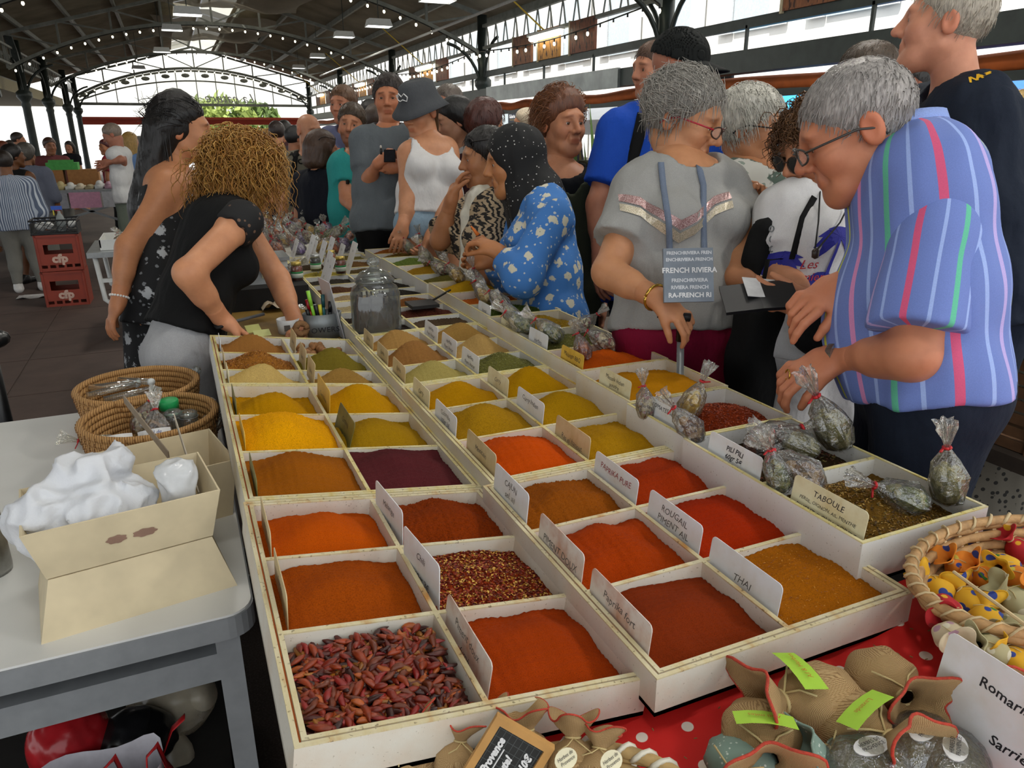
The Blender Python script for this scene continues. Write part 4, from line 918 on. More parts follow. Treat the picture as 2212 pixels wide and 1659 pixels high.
# second left tray
heap(A2, 0, 0, '#a45a0c', .014, -.02, 'ochre brown heap in front of the bright turmeric', .9, 800, .5, .6)
heap(A2, 0, 1, '#5a2228', .014, -.018, 'dark purple sumac heap', .9, 600, .45, .6)
heap(A2, 1, 0, '#eca000', .03, -.018, 'bright yellow turmeric heap', .85, 500, .46, .55, lump=.006, rough=.002)
heap(A2, 1, 1, '#a67a0c', .022, -.024, 'olive mustard heap right of the turmeric', 1.0, 700, .45, .45)
heap(A2, 2, 0, '#c48800', .022, -.026, 'golden yellow heap behind the turmeric', 1.3, 700, .48, .4)
heap(A2, 2, 1, '#c68a02', .036, -.024, 'tall golden heap left of the tray joint', 1.2, 700, .5, .5)
# third left tray
heap(A3, 0, 0, '#d0ac6c', .03, -.026, 'pale beige heap in the small left cell', 1.15, 600, .45, .5)
heap(A3, 0, 1, '#a0783e', .024, -.028, 'light brown heap in front of the olive one', 1.2, 700)
heap(A3, 1, 0, '#a4682a', .024, -.022, 'coarse orange-brown bark chips heap', 1.05, 300, fl=(('#b9783a', '#8a5020', '#cf9a55', '#6e3a14'), 1300, .007, .0025), coarse=1)
heap(A3, 1, 1, '#7c6a24', .038, -.02, 'tall olive brown heap in the left trays', 1.15, 700)
heap(A3, 2, 0, '#a06a36', .028, -.024, 'cinnamon brown heap at the back left corner', 1.15, 700)
# middle trays
heap(B1, 0, 0, '#862f0c', -.004, -.026, 'dark brick red heap at the front of the middle tray', .9, 800, .45, .6, lump=.006)
heap(B1, 0, 1, '#a65e0a', -.008, -.014, 'ochre heap beside the THAI card', .8, 500, .5, .6, fl=(('#b87818', '#8a4c0c'), 260, .004, .002))
heap(B1, 1, 0, '#aa3a02', .004, -.024, 'orange-red heap with finger marks in the middle front tray', .85, 800, .5, .6, lump=.009)
heap(B1, 1, 1, '#a42800', .002, -.018, 'smooth red heap behind the THAI card', .8, 900, .5, .6)
heap(B1, 2, 0, '#944c0a', .008, -.022, 'brown crumbly heap in the middle front tray', .9, 500, .5, .55, lump=.008, rough=.0025)
heap(B1, 2, 1, '#9c2e04', .008, -.018, 'dark red paprika heap with broken surface', .85, 600, .5, .6, lump=.011, rough=.002)
heap(B2, 0, 0, '#ce4c00', .016, -.024, 'vivid orange heap in the curry tray', .9, 900, .5, .55)
heap(B2, 0, 1, '#ae7c0a', .012, -.022, 'mustard heap right of the vivid orange one', .95, 600, .5, .5)
heap(B2, 1, 0, '#a6780e', .026, -.026, 'grainy mustard heap in the middle curry tray', .95, 420, .5, .5)
heap(B2, 1, 1, '#b8860a', .026, -.026, 'golden curry heap behind a white card', 1.05, 600, .5, .55)
heap(B2, 2, 0, '#be8402', .026, -.026, 'golden heap at the back left of the curry tray', .95, 700, .5, .45)
heap(B2, 2, 1, '#c48c04', .04, -.026, 'tall golden heap at the back right of the curry tray', 1.1, 700, .5, .5)
heap(B3, 0, 0, '#ac985a', .024, -.03, 'pale grey-olive heap in the tan tray', 1.05, 600)
heap(B3, 0, 1, '#6c6834', .022, -.022, 'grey-green dried herb heap', 1.0, 350, fl=(('#7a7640', '#5a5628', '#9a9460', '#454420'), 1500, .006, .0018), coarse=1)
heap(B3, 1, 0, '#98683a', .04, -.026, 'tall brown heap in the tan tray', 1.1, 700)
heap(B3, 1, 1, '#b48e58', .034, -.03, 'sand coloured heap in the tan tray', 1.15, 700)
heap(B3, 2, 0, '#ae824c', .03, -.026, 'tan heap beside the glass jar', 1.1, 700)
heap(B3, 2, 1, '#a27a42', .034, -.024, 'tan heap at the back right of the tan tray', 1.05, 700)
heap(B4, 0, 0, '#2c211c', -.012, -.018, 'black clove heap beside the glass jar', .8, 200, coarse=1, fl=(('#1e1612', '#3a2c24'), 700, .008, .002))
heap(B4, 0, 1, '#5a4636', -.004, -.016, 'brown allspice berries heap', .8, 180, coarse=1)
heap(B4, 1, 0, '#33261e', -.01, -.02, 'dark pepper heap behind the jar', .8, 200, coarse=1)
heap(B4, 1, 1, '#5c2c20', .006, -.018, 'red-brown pepper heap under the dark sieve', 1.0, 200, coarse=1, fl=(('#6e3424', '#4a2018'), 600, .004, .003))
heap(B4, 2, 0, '#b09c7c', -.006, -.02, 'pale seed heap behind the jar', .8, 250, coarse=1)
heap(B4, 2, 1, '#7a4a24', .006, -.018, 'brown seed heap in the pepper tray', .9, 220, coarse=1, fl=(('#8c5a2c', '#623814'), 600, .004, .002))
for j, (a, b) in enumerate((('#a2886a', '#28221f'), ('#5c3a28', '#2a2420'), ('#38302a', '#33302c'))):
    heap(B5, j, 0, a, -.004, -.02, ('pale sesame heap beyond the jar', 'reddish clove heap beyond the jar', 'dark heap left of the small spice jars')[j], .8, 220, coarse=1)
    heap(B5, j, 1, b, .004, -.018, ('black peppercorn heap, nearest of three', 'black peppercorn heap, middle of three', 'black peppercorn heap, farthest of three')[j], .9, 200, coarse=1)
for j, (a, b) in enumerate((('#b8a24a', '#5c4a2c'), ('#4c3a2a', '#6a4a2a'), ('#a88a40', '#7a6a3a'))):
    heap(B6, j, 0, a, .004, -.02, ('yellow seed heap under the far cards', 'dark heap under the far cards', 'ochre heap under the far cards')[j], .8, 250, coarse=1)
    heap(B6, j, 1, b, .004, -.018, ('brown leaf heap in the far tray', 'tea coloured heap in the far tray', 'grey-brown heap in the far tray')[j], .9, 250, coarse=1)
# right raised trays
heap(C1, 0, 0, '#6a4a18', -.008, -.036, 'coarse brown-green tabbouleh herb heap at the front right', .85, 260, .5, .55, coarse=1, fl=(('#7a5420', '#94702c', '#4c3410', '#a88a44', '#5a4a1c'), 2600, .0065, .003))
heap(C1, 1, 0, '#3a2a18', -.024, -.034, 'dark mixed pili pili herbs under the bags', .8, 200, coarse=1, fl=(('#5c3a1c', '#2c2210', '#7a6a34', '#6a2a14'), 1300, .009, .004))
heap(C2, 0, 0, '#7c2a0c', .0, -.04, 'dried tomato flakes heap', .8, 260, .6, .5, coarse=1, fl=(('#8c3412', '#6a200a', '#a84a1c'), 2000, .006, .0035))
heap(C3, 0, 0, '#ca8406', .0, -.034, 'golden powder heap in the right raised tray', .75, 800, .55, .55)
heap(C4, 0, 0, '#c4520a', .0, -.034, 'orange heap with dark crust in the right raised tray', .8, 600, .5, .55, lump=.008)
heap(C4, 1, 0, '#5e5a2c', -.004, -.03, 'green-grey dried herbs heap beside a bagged sachet', .85, 250, coarse=1, fl=(('#6c6a38', '#4a4820', '#8a8650', '#3c4420'), 1200, .008, .0025))
heap(C4, 2, 0, '#8e6c14', .012, -.03, 'gold-green herb heap beside the blue flowered tunic', .9, 300, coarse=1, fl=(('#a07c1c', '#6e5810'), 900, .008, .002))
heap(C5, 0, 0, '#4c5a1e', .004, -.03, 'bright green chopped herb heap at the blue tunic', .85, 250, coarse=1, fl=(('#5a6c28', '#3c4a18', '#7a8a40'), 1000, .008, .003))
heap(C5, 1, 0, '#c4601a', -.01, -.034, 'orange powder heap half hidden behind bags', .8, 700)
heap(C5, 2, 0, '#b08410', .012, -.03, 'yellow-gold heap among the bags', .9, 600)
heap(C6, 0, 0, '#6a5e2a', .004, -.03, 'olive herb heap next to the raised hand', .9, 250, coarse=1)
heap(C6, 1, 0, '#a87c1c', .006, -.03, 'mustard seed heap next to the white handles', .9, 400, coarse=1)
heap(C6, 2, 0, '#5c6a2c', .006, -.03, 'green leaf heap by the denim shorts', .9, 250, coarse=1)
for j in range(2): heap(C7, j, 0, ('#7a5a20', '#8a4a14', '#5c5230')[j], .006, -.03, ('brown tea heap by the open palm', 'rust coloured heap by the open palm', 'grey-green heap at the far right')[j], .9, 250, coarse=1)
# nutmegs
nb, ncell, nh = A3; x0, xx, y0, yy = ncell[2][1]; m_nut = plain('nutmeg', '#8f6238', .7, 0, .3, 60, .3)
nutm = MB().ball((0, 0, 0), (.0115, .0115, .0145), 9, 7).build('_n', m_nut, None, True).data; bpy.data.objects.remove(bpy.data.objects['_n'])
Mn = Matrix.Translation(nb.location) @ nb.rotation_euler.to_matrix().to_4x4()
for i in range(58):
    lay = i//40; u = random.uniform(.08, .92); v = random.uniform(.08, .92)
    p = Mn @ Vector((x0+(xx-x0)*u, y0+(yy-y0)*v, -nh+.017+lay*.016+random.uniform(0, .006)))
    tag(link('nutmeg', nutm, None, p, (random.uniform(0, 3), random.uniform(0, 3), random.uniform(0, 3))), 'whole brown nutmeg in the cell beside the cinnamon brown heap', 'nutmeg', 'nutmegs in a tray cell')
# dried chillies: 300 pods on top, the rest below as stuff
cb, ccell, ch = A1; x0, xx, y0, yy = ccell[0][0]; Mc = Matrix.Translation(cb.location) @ cb.rotation_euler.to_matrix().to_4x4()
pods = []
chm = [plain('chilli '+c, c, .42, 0, .35, 90) for c in ('#78200a', '#86300c', '#4a1208', '#9c4a14', '#8a5414', '#34140e', '#841c16', '#64280c')]
for k in range(8):
    n = 6; L = .021+.0035*(k % 3); bend = .04+.06*(k % 4); pts = [(L*(i/n-.5), .0035*math.sin(math.pi*i/n)*bend*6, .002*math.sin(2.2*i/n+k)) for i in range(n+1)]
    rr = [.001, .0034, .0045, .0044, .0036, .0022, .0004]
    b = MB().tube(pts, rr, 6, flat=.72); o = b.build('_p', chm[k], None, True); pods.append(o.data); bpy.data.objects.remove(o)
pg = np.random.default_rng(5)
def podpose(top):
    u, v = pg.uniform(.05, .95, 2); z = (-.020+.005*math.sin(u*5+1)*math.cos(v*4)) if top else -.028
    return (x0+(xx-x0)*u, y0+(yy-y0)*v, z+pg.uniform(-.004, .005)), (pg.uniform(-.5, .5), pg.uniform(-.45, .45), pg.uniform(0, 6.28))
for i in range(300):
    p, e = podpose(True); o = link('dried_chilli', pods[i % 8], None, Mc @ Vector(p), e); s = pg.uniform(.85, 1.25); o.scale = (s, s, s)
    tag(o, 'small dried red chilli pod lying in the front left tray cell', 'chilli', 'dried chilli pods in the front cell')
V, Fc, mi, nn = [], [], [], 0
for i in range(620):
    p, e = podpose(i > 260); me = pods[i % 8]; R = Matrix.LocRotScale(Vector(p), Vector(e).to_track_quat('X', 'Z') if False else __import__('mathutils').Euler(e), None)
    for q in me.vertices: V.append(tuple(R @ q.co))
    for f in me.polygons: Fc.append([a+nn for a in f.vertices]); mi.append(i % 8)
    nn += len(me.vertices)
o = mk('chilli_pile', V, Fc, chm, None, True, mi=mi); o.location = cb.location; o.rotation_euler = cb.rotation_euler; tag(o, 'mass of dried red chillies filling the front left tray cell', 'chilli', kind='stuff')
o = MB().box((x0, y0, -ch+.006), (xx, yy, -.03)).build('chilli_bed', plain('chilli dust', '#4a1408', .8), bpy.data.objects['chilli_pile'])
# ================================================================== cards, bags and other goods
def cd(x, yf, zb, ln, ht, kind, lines, label, **k): card((x, yf, zb), ln, ht, kind, lines, label, **k)
lv = dict(lean=.1)
# along the left wall of the left trays (seen almost edge on)
for y, k, n in ((.84, 'sand', 'behind the dried chillies'), (1.01, 'sand', 'left of the bright orange heap'), (1.2, 'olive', 'left of the ochre heap'), (1.42, 'gold', 'left of the bright turmeric'), (1.63, 'olive', 'left of the golden heap'), (1.85, 'cream', 'left of the pale beige heap'), (2.0, 'sand', 'left of the bark chips'), (2.17, 'white', 'at the cinnamon heap')):
    cd(.056, y, .94, .13 if y < 1.8 else .1, .075, k, ['Epices', '100gr 3€'], '%s price card along the left tray edge %s' % (k, n), lean=.06, ink=m_ink2)
cd(.252, .652, .925, .155, .06, 'rust', ['Piment doux', 'fumé'], 'rust-stained card leaning in the deep orange heap', lean=.16, ink=m_ink2)
cd(.256, .835, .93, .13, .078, 'white', ['Chili', '100gr 3€'], 'white card standing in the red chilli flakes', lean=.05, yaw=.1)
cd(.254, 1.01, .93, .13, .075, 'white', ['Mélange', 'chili'], 'white card at the clumpy red-brown heap', lean=.05, yaw=.08, ink=m_ink2)
cd(.256, 1.425, .935, .15, .065, 'olive', ['Curcuma', '100gr 3€'], 'dark olive card right of the bright turmeric', lean=.3)
cd(.256, 1.63, .935, .16, .07, 'gold', ['Curry doux'], 'thin yellow card left of the tall golden heap', lean=.1)
for y, n in ((1.86, 'light brown heap'), (2.0, 'tall olive brown heap'), (2.18, 'nutmegs')): cd(.26, y, .945, .11, .06, 'sand', ['Epices'], 'sand coloured card beside the '+n, lean=.15, ink=m_ink2)
x = .452
cd(x, .622, .93, .145, .066, 'rust', ['Paprika fort', '100gr 3€'], 'rust-stained card at the dark brick red heap', ink=m_ink2, **lv)
cd(x, .79, .935, .14, .065, 'rust', ['PIMENT DOUX'], 'orange-streaked card at the finger-marked orange heap', ink=m_ink2, **lv)
cd(x, .975, .938, .14, .07, 'white', ['CAJUN', 'sel, ail', 'origan'], 'white card at the brown crumbly heap', ink=m_ink2, **lv)
cd(.472, 1.16, .93, .15, .068, 'sand', ['Mexicain', '100gr 3€'], 'sand card at the vivid orange heap', ink=m_ink2, **lv)
cd(.472, 1.375, .93, .14, .066, 'white', ['Colombo', '100gr 3€', 'doux'], 'white card at the grainy mustard heap', ink=m_ink2, **lv)
cd(.472, 1.56, .93, .13, .066, 'cream', ['Curry', 'Madras'], 'cream card at the back left golden curry heap', **lv)
for y, n in ((1.76, 'pale grey-olive heap'), (1.93, 'tall brown heap'), (2.1, 'tan heap by the jar')): cd(.472, y, .935, .12, .062, 'sand', ['Epices', '3€'], 'small sand card at the '+n, ink=m_ink2, **lv)
x = .656
cd(x, .622, .928, .145, .068, 'white', ['THAI'], 'white card marked THAI', ink=m_ink2, **lv)
cd(x, .79, .93, .14, .068, 'white', ['ROUGAIL', 'PIMENT AIL', 'SEL, CORIANDRE'], 'white card with three lines at the smooth red heap', ink=m_ink2, **lv)
cd(x, .965, .932, .145, .064, 'white', ['PAPRIKA PURE', ''], 'white card with dark red capitals', ink=m_inkr, **lv)
x = .672
cd(x, 1.16, .93, .145, .068, 'sand', ['Ras el hanout'], 'sand card at the mustard heap right of the vivid orange', ink=m_ink2, **lv)
cd(x, 1.365, .932, .14, .068, 'white', ['Curry Indien', '', ''], 'clean white card with script at the golden curry', **lv)
cd(x, 1.56, .932, .13, .066, 'cream', ['Curry', 'Bombay 3€'], 'cream card at the tall golden heap', ink=m_ink2, **lv)
for y, n in ((1.755, 'grey-green dried herbs'), (1.93, 'sand coloured heap'), (2.1, 'back right tan heap')): cd(x, y, .935, .13, .066, 'white', ['Herbes', 'thym, laurier', '100gr 3€'], 'small white card at the '+n, **lv)
x = .85
cd(x, .664, .982, .145, .058, 'cream', ['TABOULE', 'PERSIL, OIGNON, AIL, MENTHE', 'PIMENT DOUX, POIVRE'], 'cream card reading TABOULE with its ingredients', **lv)
cd(x, .882, .98, .14, .056, 'white', ['PILI PILI', '60gr 5€', '100gr 8€'], 'white card reading PILI PILI', bold=.02, **lv)
cd(.858, 1.1, .98, .135, .056, 'white', ['TOMATES SECHEES', '', ''], 'white card reading TOMATES SECHEES', **lv)
cd(.866, 1.32, .98, .135, .058, 'cream', ['Massala Indien', 'poudre', '100gr 3€'], 'cream card at the golden powder in the right tray', **lv)
cd(.88, 1.56, .978, .12, .055, 'gold', ['Mélange BBQ', '100gr 3€'], 'bright yellow card at the crusted orange heap', **lv)
cd(.884, 1.77, .978, .12, .055, 'white', ['Herbes'], 'white card at the green-grey herbs', **lv)
cd(.886, 1.98, .978, .12, .05, 'cream', ['Origan'], 'cream card at the gold-green herbs', **lv)
cd(.89, 2.2, .978, .11, .05, 'white', ['Persil'], 'white card at the bright green herbs', **lv)
fc = [(.5, 3.0), (.52, 3.15), (.56, 3.5), (.62, 3.62), (.55, 3.75), (.68, 3.4), (.6, 3.9), (.52, 4.0), (.7, 3.7)]
for i, (a, y) in enumerate(fc): cd(a, y, .95, .11, .15 if i < 6 else .1, 'white', ['Thé', '3€'], ('tall pale card %s among the far trays' % ('nearest the small spice jars', 'behind the sesame heap', 'second in the leaning row', 'third in the leaning row', 'fourth in the leaning row', 'at the rose buds', 'at the back of the leaning row', 'farthest left', 'farthest right')[i]), lean=.35, ink=m_ink2)
# --- cellophane bags
m_film = clear('cellophane', '#faf8f0', .13, .12, .05, .9)
m_tie = plain('red tie', '#b0141a', .5)
BAGP = {}
def bagproto(key, cols, r=(.03, .026, .04)):
    g = np.random.default_rng(len(BAGP)); n = 22
    c = MB().ball((0, 0, r[2]*.9), r, 12, 8); v = np.concatenate(c.v); v = v*np.array((.9, .9, .92))*(1+.16*nz3(v, 75, len(BAGP))+.07*nz3(v, 190, 3))[:, None]; cols = [tuple(np.clip(np.array(hexc(q_))*1.25, 0, .9)) for q_ in cols]; c.v = [v]
    m, t = newmat('bag filling '+key, .8); q = t.vor(95, out=1); sp = t.n('ShaderNodeSeparateColor'); t.l(q, sp.inputs[0]); t.col(t.ramp(sp.outputs[0], [(i/len(cols), x) for i, x in enumerate(cols)], 'CONSTANT')); t.bump(t.noise(160), .6, .005)
    body = c.build('_1', m, None, True)
    f = MB(); prof = [(.4, -.002), (.85, .01), (1.08, .03), (1.06, .055), (.8, .075), (.42, .09), (.17, .1), (.14, .104), (.3, .12), (.52, .14), (.6, .15)]
    zs = r[2]*2/.08
    for a, z in prof:
        for j in range(n): th = 2*math.pi*j/n; k = a*(1+.1*math.sin(3*th+z*90)+(.25 if z > .11 else .07)*math.sin(7*th+z*40)+.05*math.sin(11*th-z*170)); f.v.append(np.array([[r[0]*k*math.cos(th), r[1]*k*math.sin(th), z*zs-.0]]))
    f.f = [(i*n+j, i*n+(j+1) % n, (i+1)*n+(j+1) % n, (i+1)*n+j) for i in range(len(prof)-1) for j in range(n)]; f.m = [0]*len(f.f); f.v = [np.concatenate(f.v)+g.normal(size=(len(f.v), 3))*.0011]; film = f.build('_2', m_film)
    tie = MB().tube([(r[0]*.2*math.cos(a), r[1]*.2*math.sin(a), .1025*zs) for a in np.linspace(0, 6.28, 9)], .0028, 5).bar((0, -.006, .1025*zs), (.014, -.018, .104*zs), .004, .002).build('_3', m_tie, None, True)
    BAGP[key] = (body.data, film.data, tie.data)
    for o in (body, film, tie): bpy.data.objects.remove(o)
bagproto('brown', ['#5a3a1c', '#7a5a2c', '#3c2612', '#8a6a3a']); bagproto('bay', ['#6a6638', '#58562a', '#7c784a', '#8a8452']); bagproto('purple', ['#4a2428', '#6a3a30', '#2c1a1c', '#7c5040']); bagproto('green', ['#4c5a28', '#6a7238', '#3a4420', '#8a8648'])
bagproto('yellow', ['#b08a1c', '#c9a436', '#8a6a14', '#d2b860']); bagproto('lavender', ['#6a5a8c', '#8a7aa8', '#5c4c74', '#b0a8c0']); bagproto('mixed', ['#a09070', '#5c4a30', '#c0b48c', '#7a2c20']); bagproto('rust', ['#a5521c', '#8a3a14', '#c06a28', '#6a2c10'])
def bag(p, dirv, key, s, label, group='tied cellophane bags on the stall'):
    q = Vector(dirv).to_track_quat('Z', 'Y'); r = empty('spice_bag', p, label, 'bag', group); r.rotation_mode = 'QUATERNION'; r.rotation_quaternion = q; s = s*.78; r.scale = (s, s, s)
    for nm, me in zip(('filling', 'film', 'tie'), BAGP[key]): link(nm, me, r)
    return r
def bp(x, y, z): return onz(x, y, z)
L_ = -R_; UP = np.array([0, 0, 1.])
for x, y, z, d, k, s, lab in (
    (1398, 905, .985, UP+L_*.15, 'mixed', .95, 'bag of herbs behind the cream card at the golden powder'), (1478, 905, .99, UP+R_*.35-F_*.1, 'yellow', 1.15, 'bag with a yellowish label in front of the dried tomato flakes'),
    (1512, 950, .99, L_*.5+UP*.6, 'brown', 1.1, 'dark bag just below the TOMATES SECHEES card'), (1612, 965, 1.0, R_*.9+UP*.35, 'purple', 1.35, 'big bag of dark red pods behind the PILI PILI card'),
    (1775, 1050, 1.0, L_*.85+U_*.6, 'brown', 1.25, 'bag lying across the front right tray wall, neck to the left'), (1765, 975, 1.0, L_*.7+UP*.3, 'bay', 1.2, 'bag of bay leaves in the pili pili cell, lying flat'),
    (1820, 965, 1.0, UP*.9+L_*.55, 'bay', 1.5, 'tall bag of bay leaves leaning in the pili pili cell'), (1690, 1060, .99, L_*.3+UP*.8, 'green', 1.0, 'small bag behind the TABOULE card'),
    (2048, 1085, .985, UP+L_*.2, 'bay', 1.25, 'upright bag of bay leaves at the front right corner'), (2000, 1090, .985, L_*.9+UP*.35, 'green', 1.2, 'bag lying beside the upright bag at the front right corner'),
    (1268, 778, .985, UP*.8+L_*.3, 'rust', 1.0, 'bag with dark filling in the crusted orange heap'), (1325, 750, 1.0, L_*.8+UP*.5, 'mixed', 1.1, 'pale bag behind the crusted orange heap'),
    (1212, 735, 1.0, L_*.6+U_*.5, 'green', 1.2, 'green herb bag next to the small white card'), (1245, 715, 1.0, R_*.7+UP*.6, 'mixed', 1.0, 'open-necked bag in the green-grey herbs'),
    (1150, 715, 1.0, L_*.7+U_*.5, 'green', 1.25, 'green bag lying over the right tray wall'), (1120, 700, 1.0, L_*.5+UP*.7, 'bay', 1.1, 'bay leaf bag above the cream herb card'), (1100, 672, 1.0, L_*.6+U_*.6, 'mixed', 1.2, 'bag of mixed herbs, third along the row by the blue tunic'),
    (1060, 655, 1.0, L_*.5+U_*.7, 'yellow', 1.2, 'yellow-labelled bag in the row by the blue tunic'), (1040, 632, 1.0, UP+L_*.3, 'mixed', 1.2, 'upright pale bag in the row by the blue tunic'), (1000, 610, 1.0, L_*.5+UP*.7, 'yellow', 1.2, 'yellow-green bag left of the fist with the orange fruit'),
    (1022, 585, 1.0, UP+R_*.1, 'green', 1.2, 'green bag under the closed hands'), (970, 590, 1.0, L_*.7+UP*.4, 'mixed', 1.2, 'bag with red tie on the tray wall below the zebra blouse'), (960, 560, 1.0, UP*.8+L_*.3, 'brown', 1.2, 'dark bag beside the white handles'), (930, 575, 1.0, L_*.4+UP*.8, 'bay', 1.3, 'bag of leaves left of the white handles'),
    (915, 545, 1.0, UP+L_*.2, 'yellow', 1.2, 'tall yellowish bag below the denim shorts'), (890, 548, 1.0, UP*.8-R_*.4, 'green', 1.1, 'bag of chopped herbs below the open palm')):
    bag(bp(x, y, z), d, k, s, lab)
keys = ['rust', 'mixed', 'brown', 'lavender', 'yellow', 'purple', 'green', 'lavender']
g = np.random.default_rng(3); k = 0
names_r = ('first', 'second', 'third', 'fourth', 'fifth', 'sixth', 'seventh', 'eighth')
for j in range(8):
    for i in range(7):
        y = 4.12+j*.19+g.uniform(-.05, .05); x = .3+i*.092+g.uniform(-.02, .02)
        a = g.uniform(0, 6.28); d = np.array([math.cos(a)*.7, math.sin(a)*.7, g.uniform(.25, .9)])
        bag((x, y, .965+.02*(j % 2)), d, keys[(i*3+j*5+int(g.integers(0, 3))) % 8], g.uniform(1.15, 1.6), 'shiny tied bag in the far heap, %s row back, %s from the left' % (names_r[j], names_r[i]), 'shiny bags heaped at the far end')
for i in range(14):
    a = g.uniform(0, 6.28); bag((g.uniform(.12, .42), g.uniform(3.5, 4.0), .92), np.array([math.cos(a)*.8, math.sin(a)*.8, .4]), keys[(i*5) % 8], g.uniform(1.1, 1.5), 'shiny tied bag beyond the scale on the vendors\' side, number %s' % ('one two three four five six seven eight nine ten eleven twelve thirteen fourteen'.split()[i]), 'shiny bags beyond the scale')
o = MB().box((.2, 4.09, .86), (.91, 5.64, .945)).build('display_board', plain('white board', '#c9c6bc', .7)); tag(o, 'white raised board under the far heap of bags', 'board')
# --- glass jar of vanilla
m_gl = clear('jar glass', '#eef2ee', .05, .05, .07)
J = empty('glass_jar', (.55, 2.352, .944), 'large glass jar with a domed lid full of dark vanilla pods', 'jar')
MB().lathe([(.0, .0), (.074, .0), (.08, .01), (.081, .03), (.08, .13), (.072, .15), (.058, .16), (.06, .168)], 28).build('body', m_gl, J, True)
lid = MB().lathe([(.064, .168), (.066, .174), (.058, .182), (.045, .198), (.026, .207), (.013, .212), (.012, .218), (.02, .226), (.021, .236), (.012, .244), (0, .246)], 28).build('lid', m_gl, J, True)
g2 = np.random.default_rng(2)
mp_ = plain('vanilla pod', '#1f1713', .5, 0, .3, 60)
MB().lathe([(0, .004), (.066, .004), (.07, .012), (.07, .1), (.05, .108), (0, .106)], 20).build('pod_mass', mp_, J, True)
for i in range(34): a = g2.uniform(0, 6.28); r_ = g2.uniform(.05, .071); q = MB().tube([(r_*math.cos(a), r_*math.sin(a), .012), (r_*math.cos(a+.15), r_*math.sin(a+.15), .07), (r_*.85*math.cos(a+.3), r_*.85*math.sin(a+.3), g2.uniform(.1, .135))], .0034, 5).build('vanilla_pod', mp_, J, True)
# --- vendor's corner: board, tin, pens, papers, scale, little jars
BZ = .905
o = MB().box((.08, 2.4, .875), (.45, 4.05, BZ)).build('work_board', plain('ochre board', '#8a6a28', .7, 0, .2, 8)); tag(o, 'ochre wooden work board behind the left trays', 'board')
px0 = onz(700, 729, BZ); T_ = empty('flower_tin', px0, 'grey metal oval tin lettered OWERS holding pens', 'tin'); m_tin = plain('grey zinc', '#84898a', .45, .6, .12, 20)
MB().lathe([(.052, 0), (.058, .04), (.066, .088), (.063, .088), (.056, .045), (.05, .006), (0, .006)], 24, sq=(1, .7)).build('tin_body', m_tin, T_, True)
letters('lettering', 'OWERS', .026, frame((.0, -.0435, .036), (1, -.03, 0), (0, -.1, 1)), m_ink, T_, spacing=1.1)
for i, (dx, col, h_, tl_) in enumerate(((-.03, '#7fbf2e', .15, -.3), (-.04, '#b8121c', .12, -.35), (-.02, '#dcdcdc', .1, -.15), (-.045, '#141414', .09, -.5), (0, '#d8c81c', .1, -.1), (.01, '#2a6a6c', .13, .05), (.03, '#141418', .11, .2), (-.01, '#16161a', .1, -.25))):
    pz = empty('pen', (px0[0]+dx*.6, px0[1]+.01*(i % 3-1), BZ+.012), ('green pen in the zinc tin', 'red marker in the zinc tin', 'white correction pen in the zinc tin', 'fat black marker leaning left in the tin', 'yellow marker in the zinc tin', 'teal pen in the zinc tin', 'black pen leaning right in the tin', 'thin black pen in the zinc tin')[i], 'pen', 'pens in the zinc tin')
    MB().tube([(0, 0, 0), (tl_*h_*.5, 0, h_)], .0055, 8).build('barrel', plain('pen '+col, col, .4), pz, True); MB().tube([(tl_*h_*.35, 0, h_*.7), (tl_*h_*.515, 0, h_*1.03)], .0066, 8).build('cap', plain('pen cap '+str(i), ('#8fd040', '#8c0e16', '#c8c8c8', '#0c0c0c', '#e0d440', '#1c4c50', '#0c0c10', '#2a2a30')[i], .4), pz, True)
tw = empty('twine_roll', px0+np.array([-.075, .0, .02]), 'small roll of brown twine beside the zinc tin', 'twine'); MB().tube([(.018*math.cos(a), -.02+.004*math.sin(9*a), .024+.018*math.sin(a)) for a in np.linspace(0, 6.28, 16)], .011, 6).build('coil', plain('jute twine', '#8a6440', .9, 0, .2, 200), tw, True)
def sheet_thing(name, x, y, z, w, l, rz, col, lab, cat='paper', tilt=0):
    o = MB().box((-w/2, -l/2, 0), (w/2, l/2, .0015)).build(name, plain('sheet '+col, col, .8, 0, .04)); o.location = tuple(onz(x, y, z)); o.rotation_euler = (tilt, 0, rz); return tag(o, lab, cat)
sheet_thing('sticky_notes', 548, 712, BZ+.006, .05, .05, .2, '#c9c87a', 'yellow sticky notes on the work board, upper pad', tilt=.5); sheet_thing('sticky_notes', 567, 722, BZ+.004, .055, .05, .1, '#d2d28c', 'yellow sticky notes on the work board, lower pad', tilt=.4)
o = MB().tube([(-.09, 0, .01), (.05, .06, .02)], .006, 8).build('marker', plain('grey marker', '#6a6c70', .4)); o.location = tuple(onz(545, 700, BZ)); tag(o, 'grey and black marker lying on the work board', 'pen'); MB().tube([(-.12, -.013, .008), (-.08, .004, .011)], .0068, 8).build('marker_cap', plain('black plastic', '#161616', .4), o, True)
q = empty('paper_label_roll', onz(625, 718, BZ), 'white roll of barcode labels left of the zinc tin', 'label roll'); MB().lathe([(.036, 0), (.04, .05), (.036, .05), (.032, .005)], 20).build('roll', plain('white paper', '#d8d8d6', .7), q, True); MB().box((-.02, -.041, .015), (.0, -.039, .035)).build('barcode', m_ink2, q)
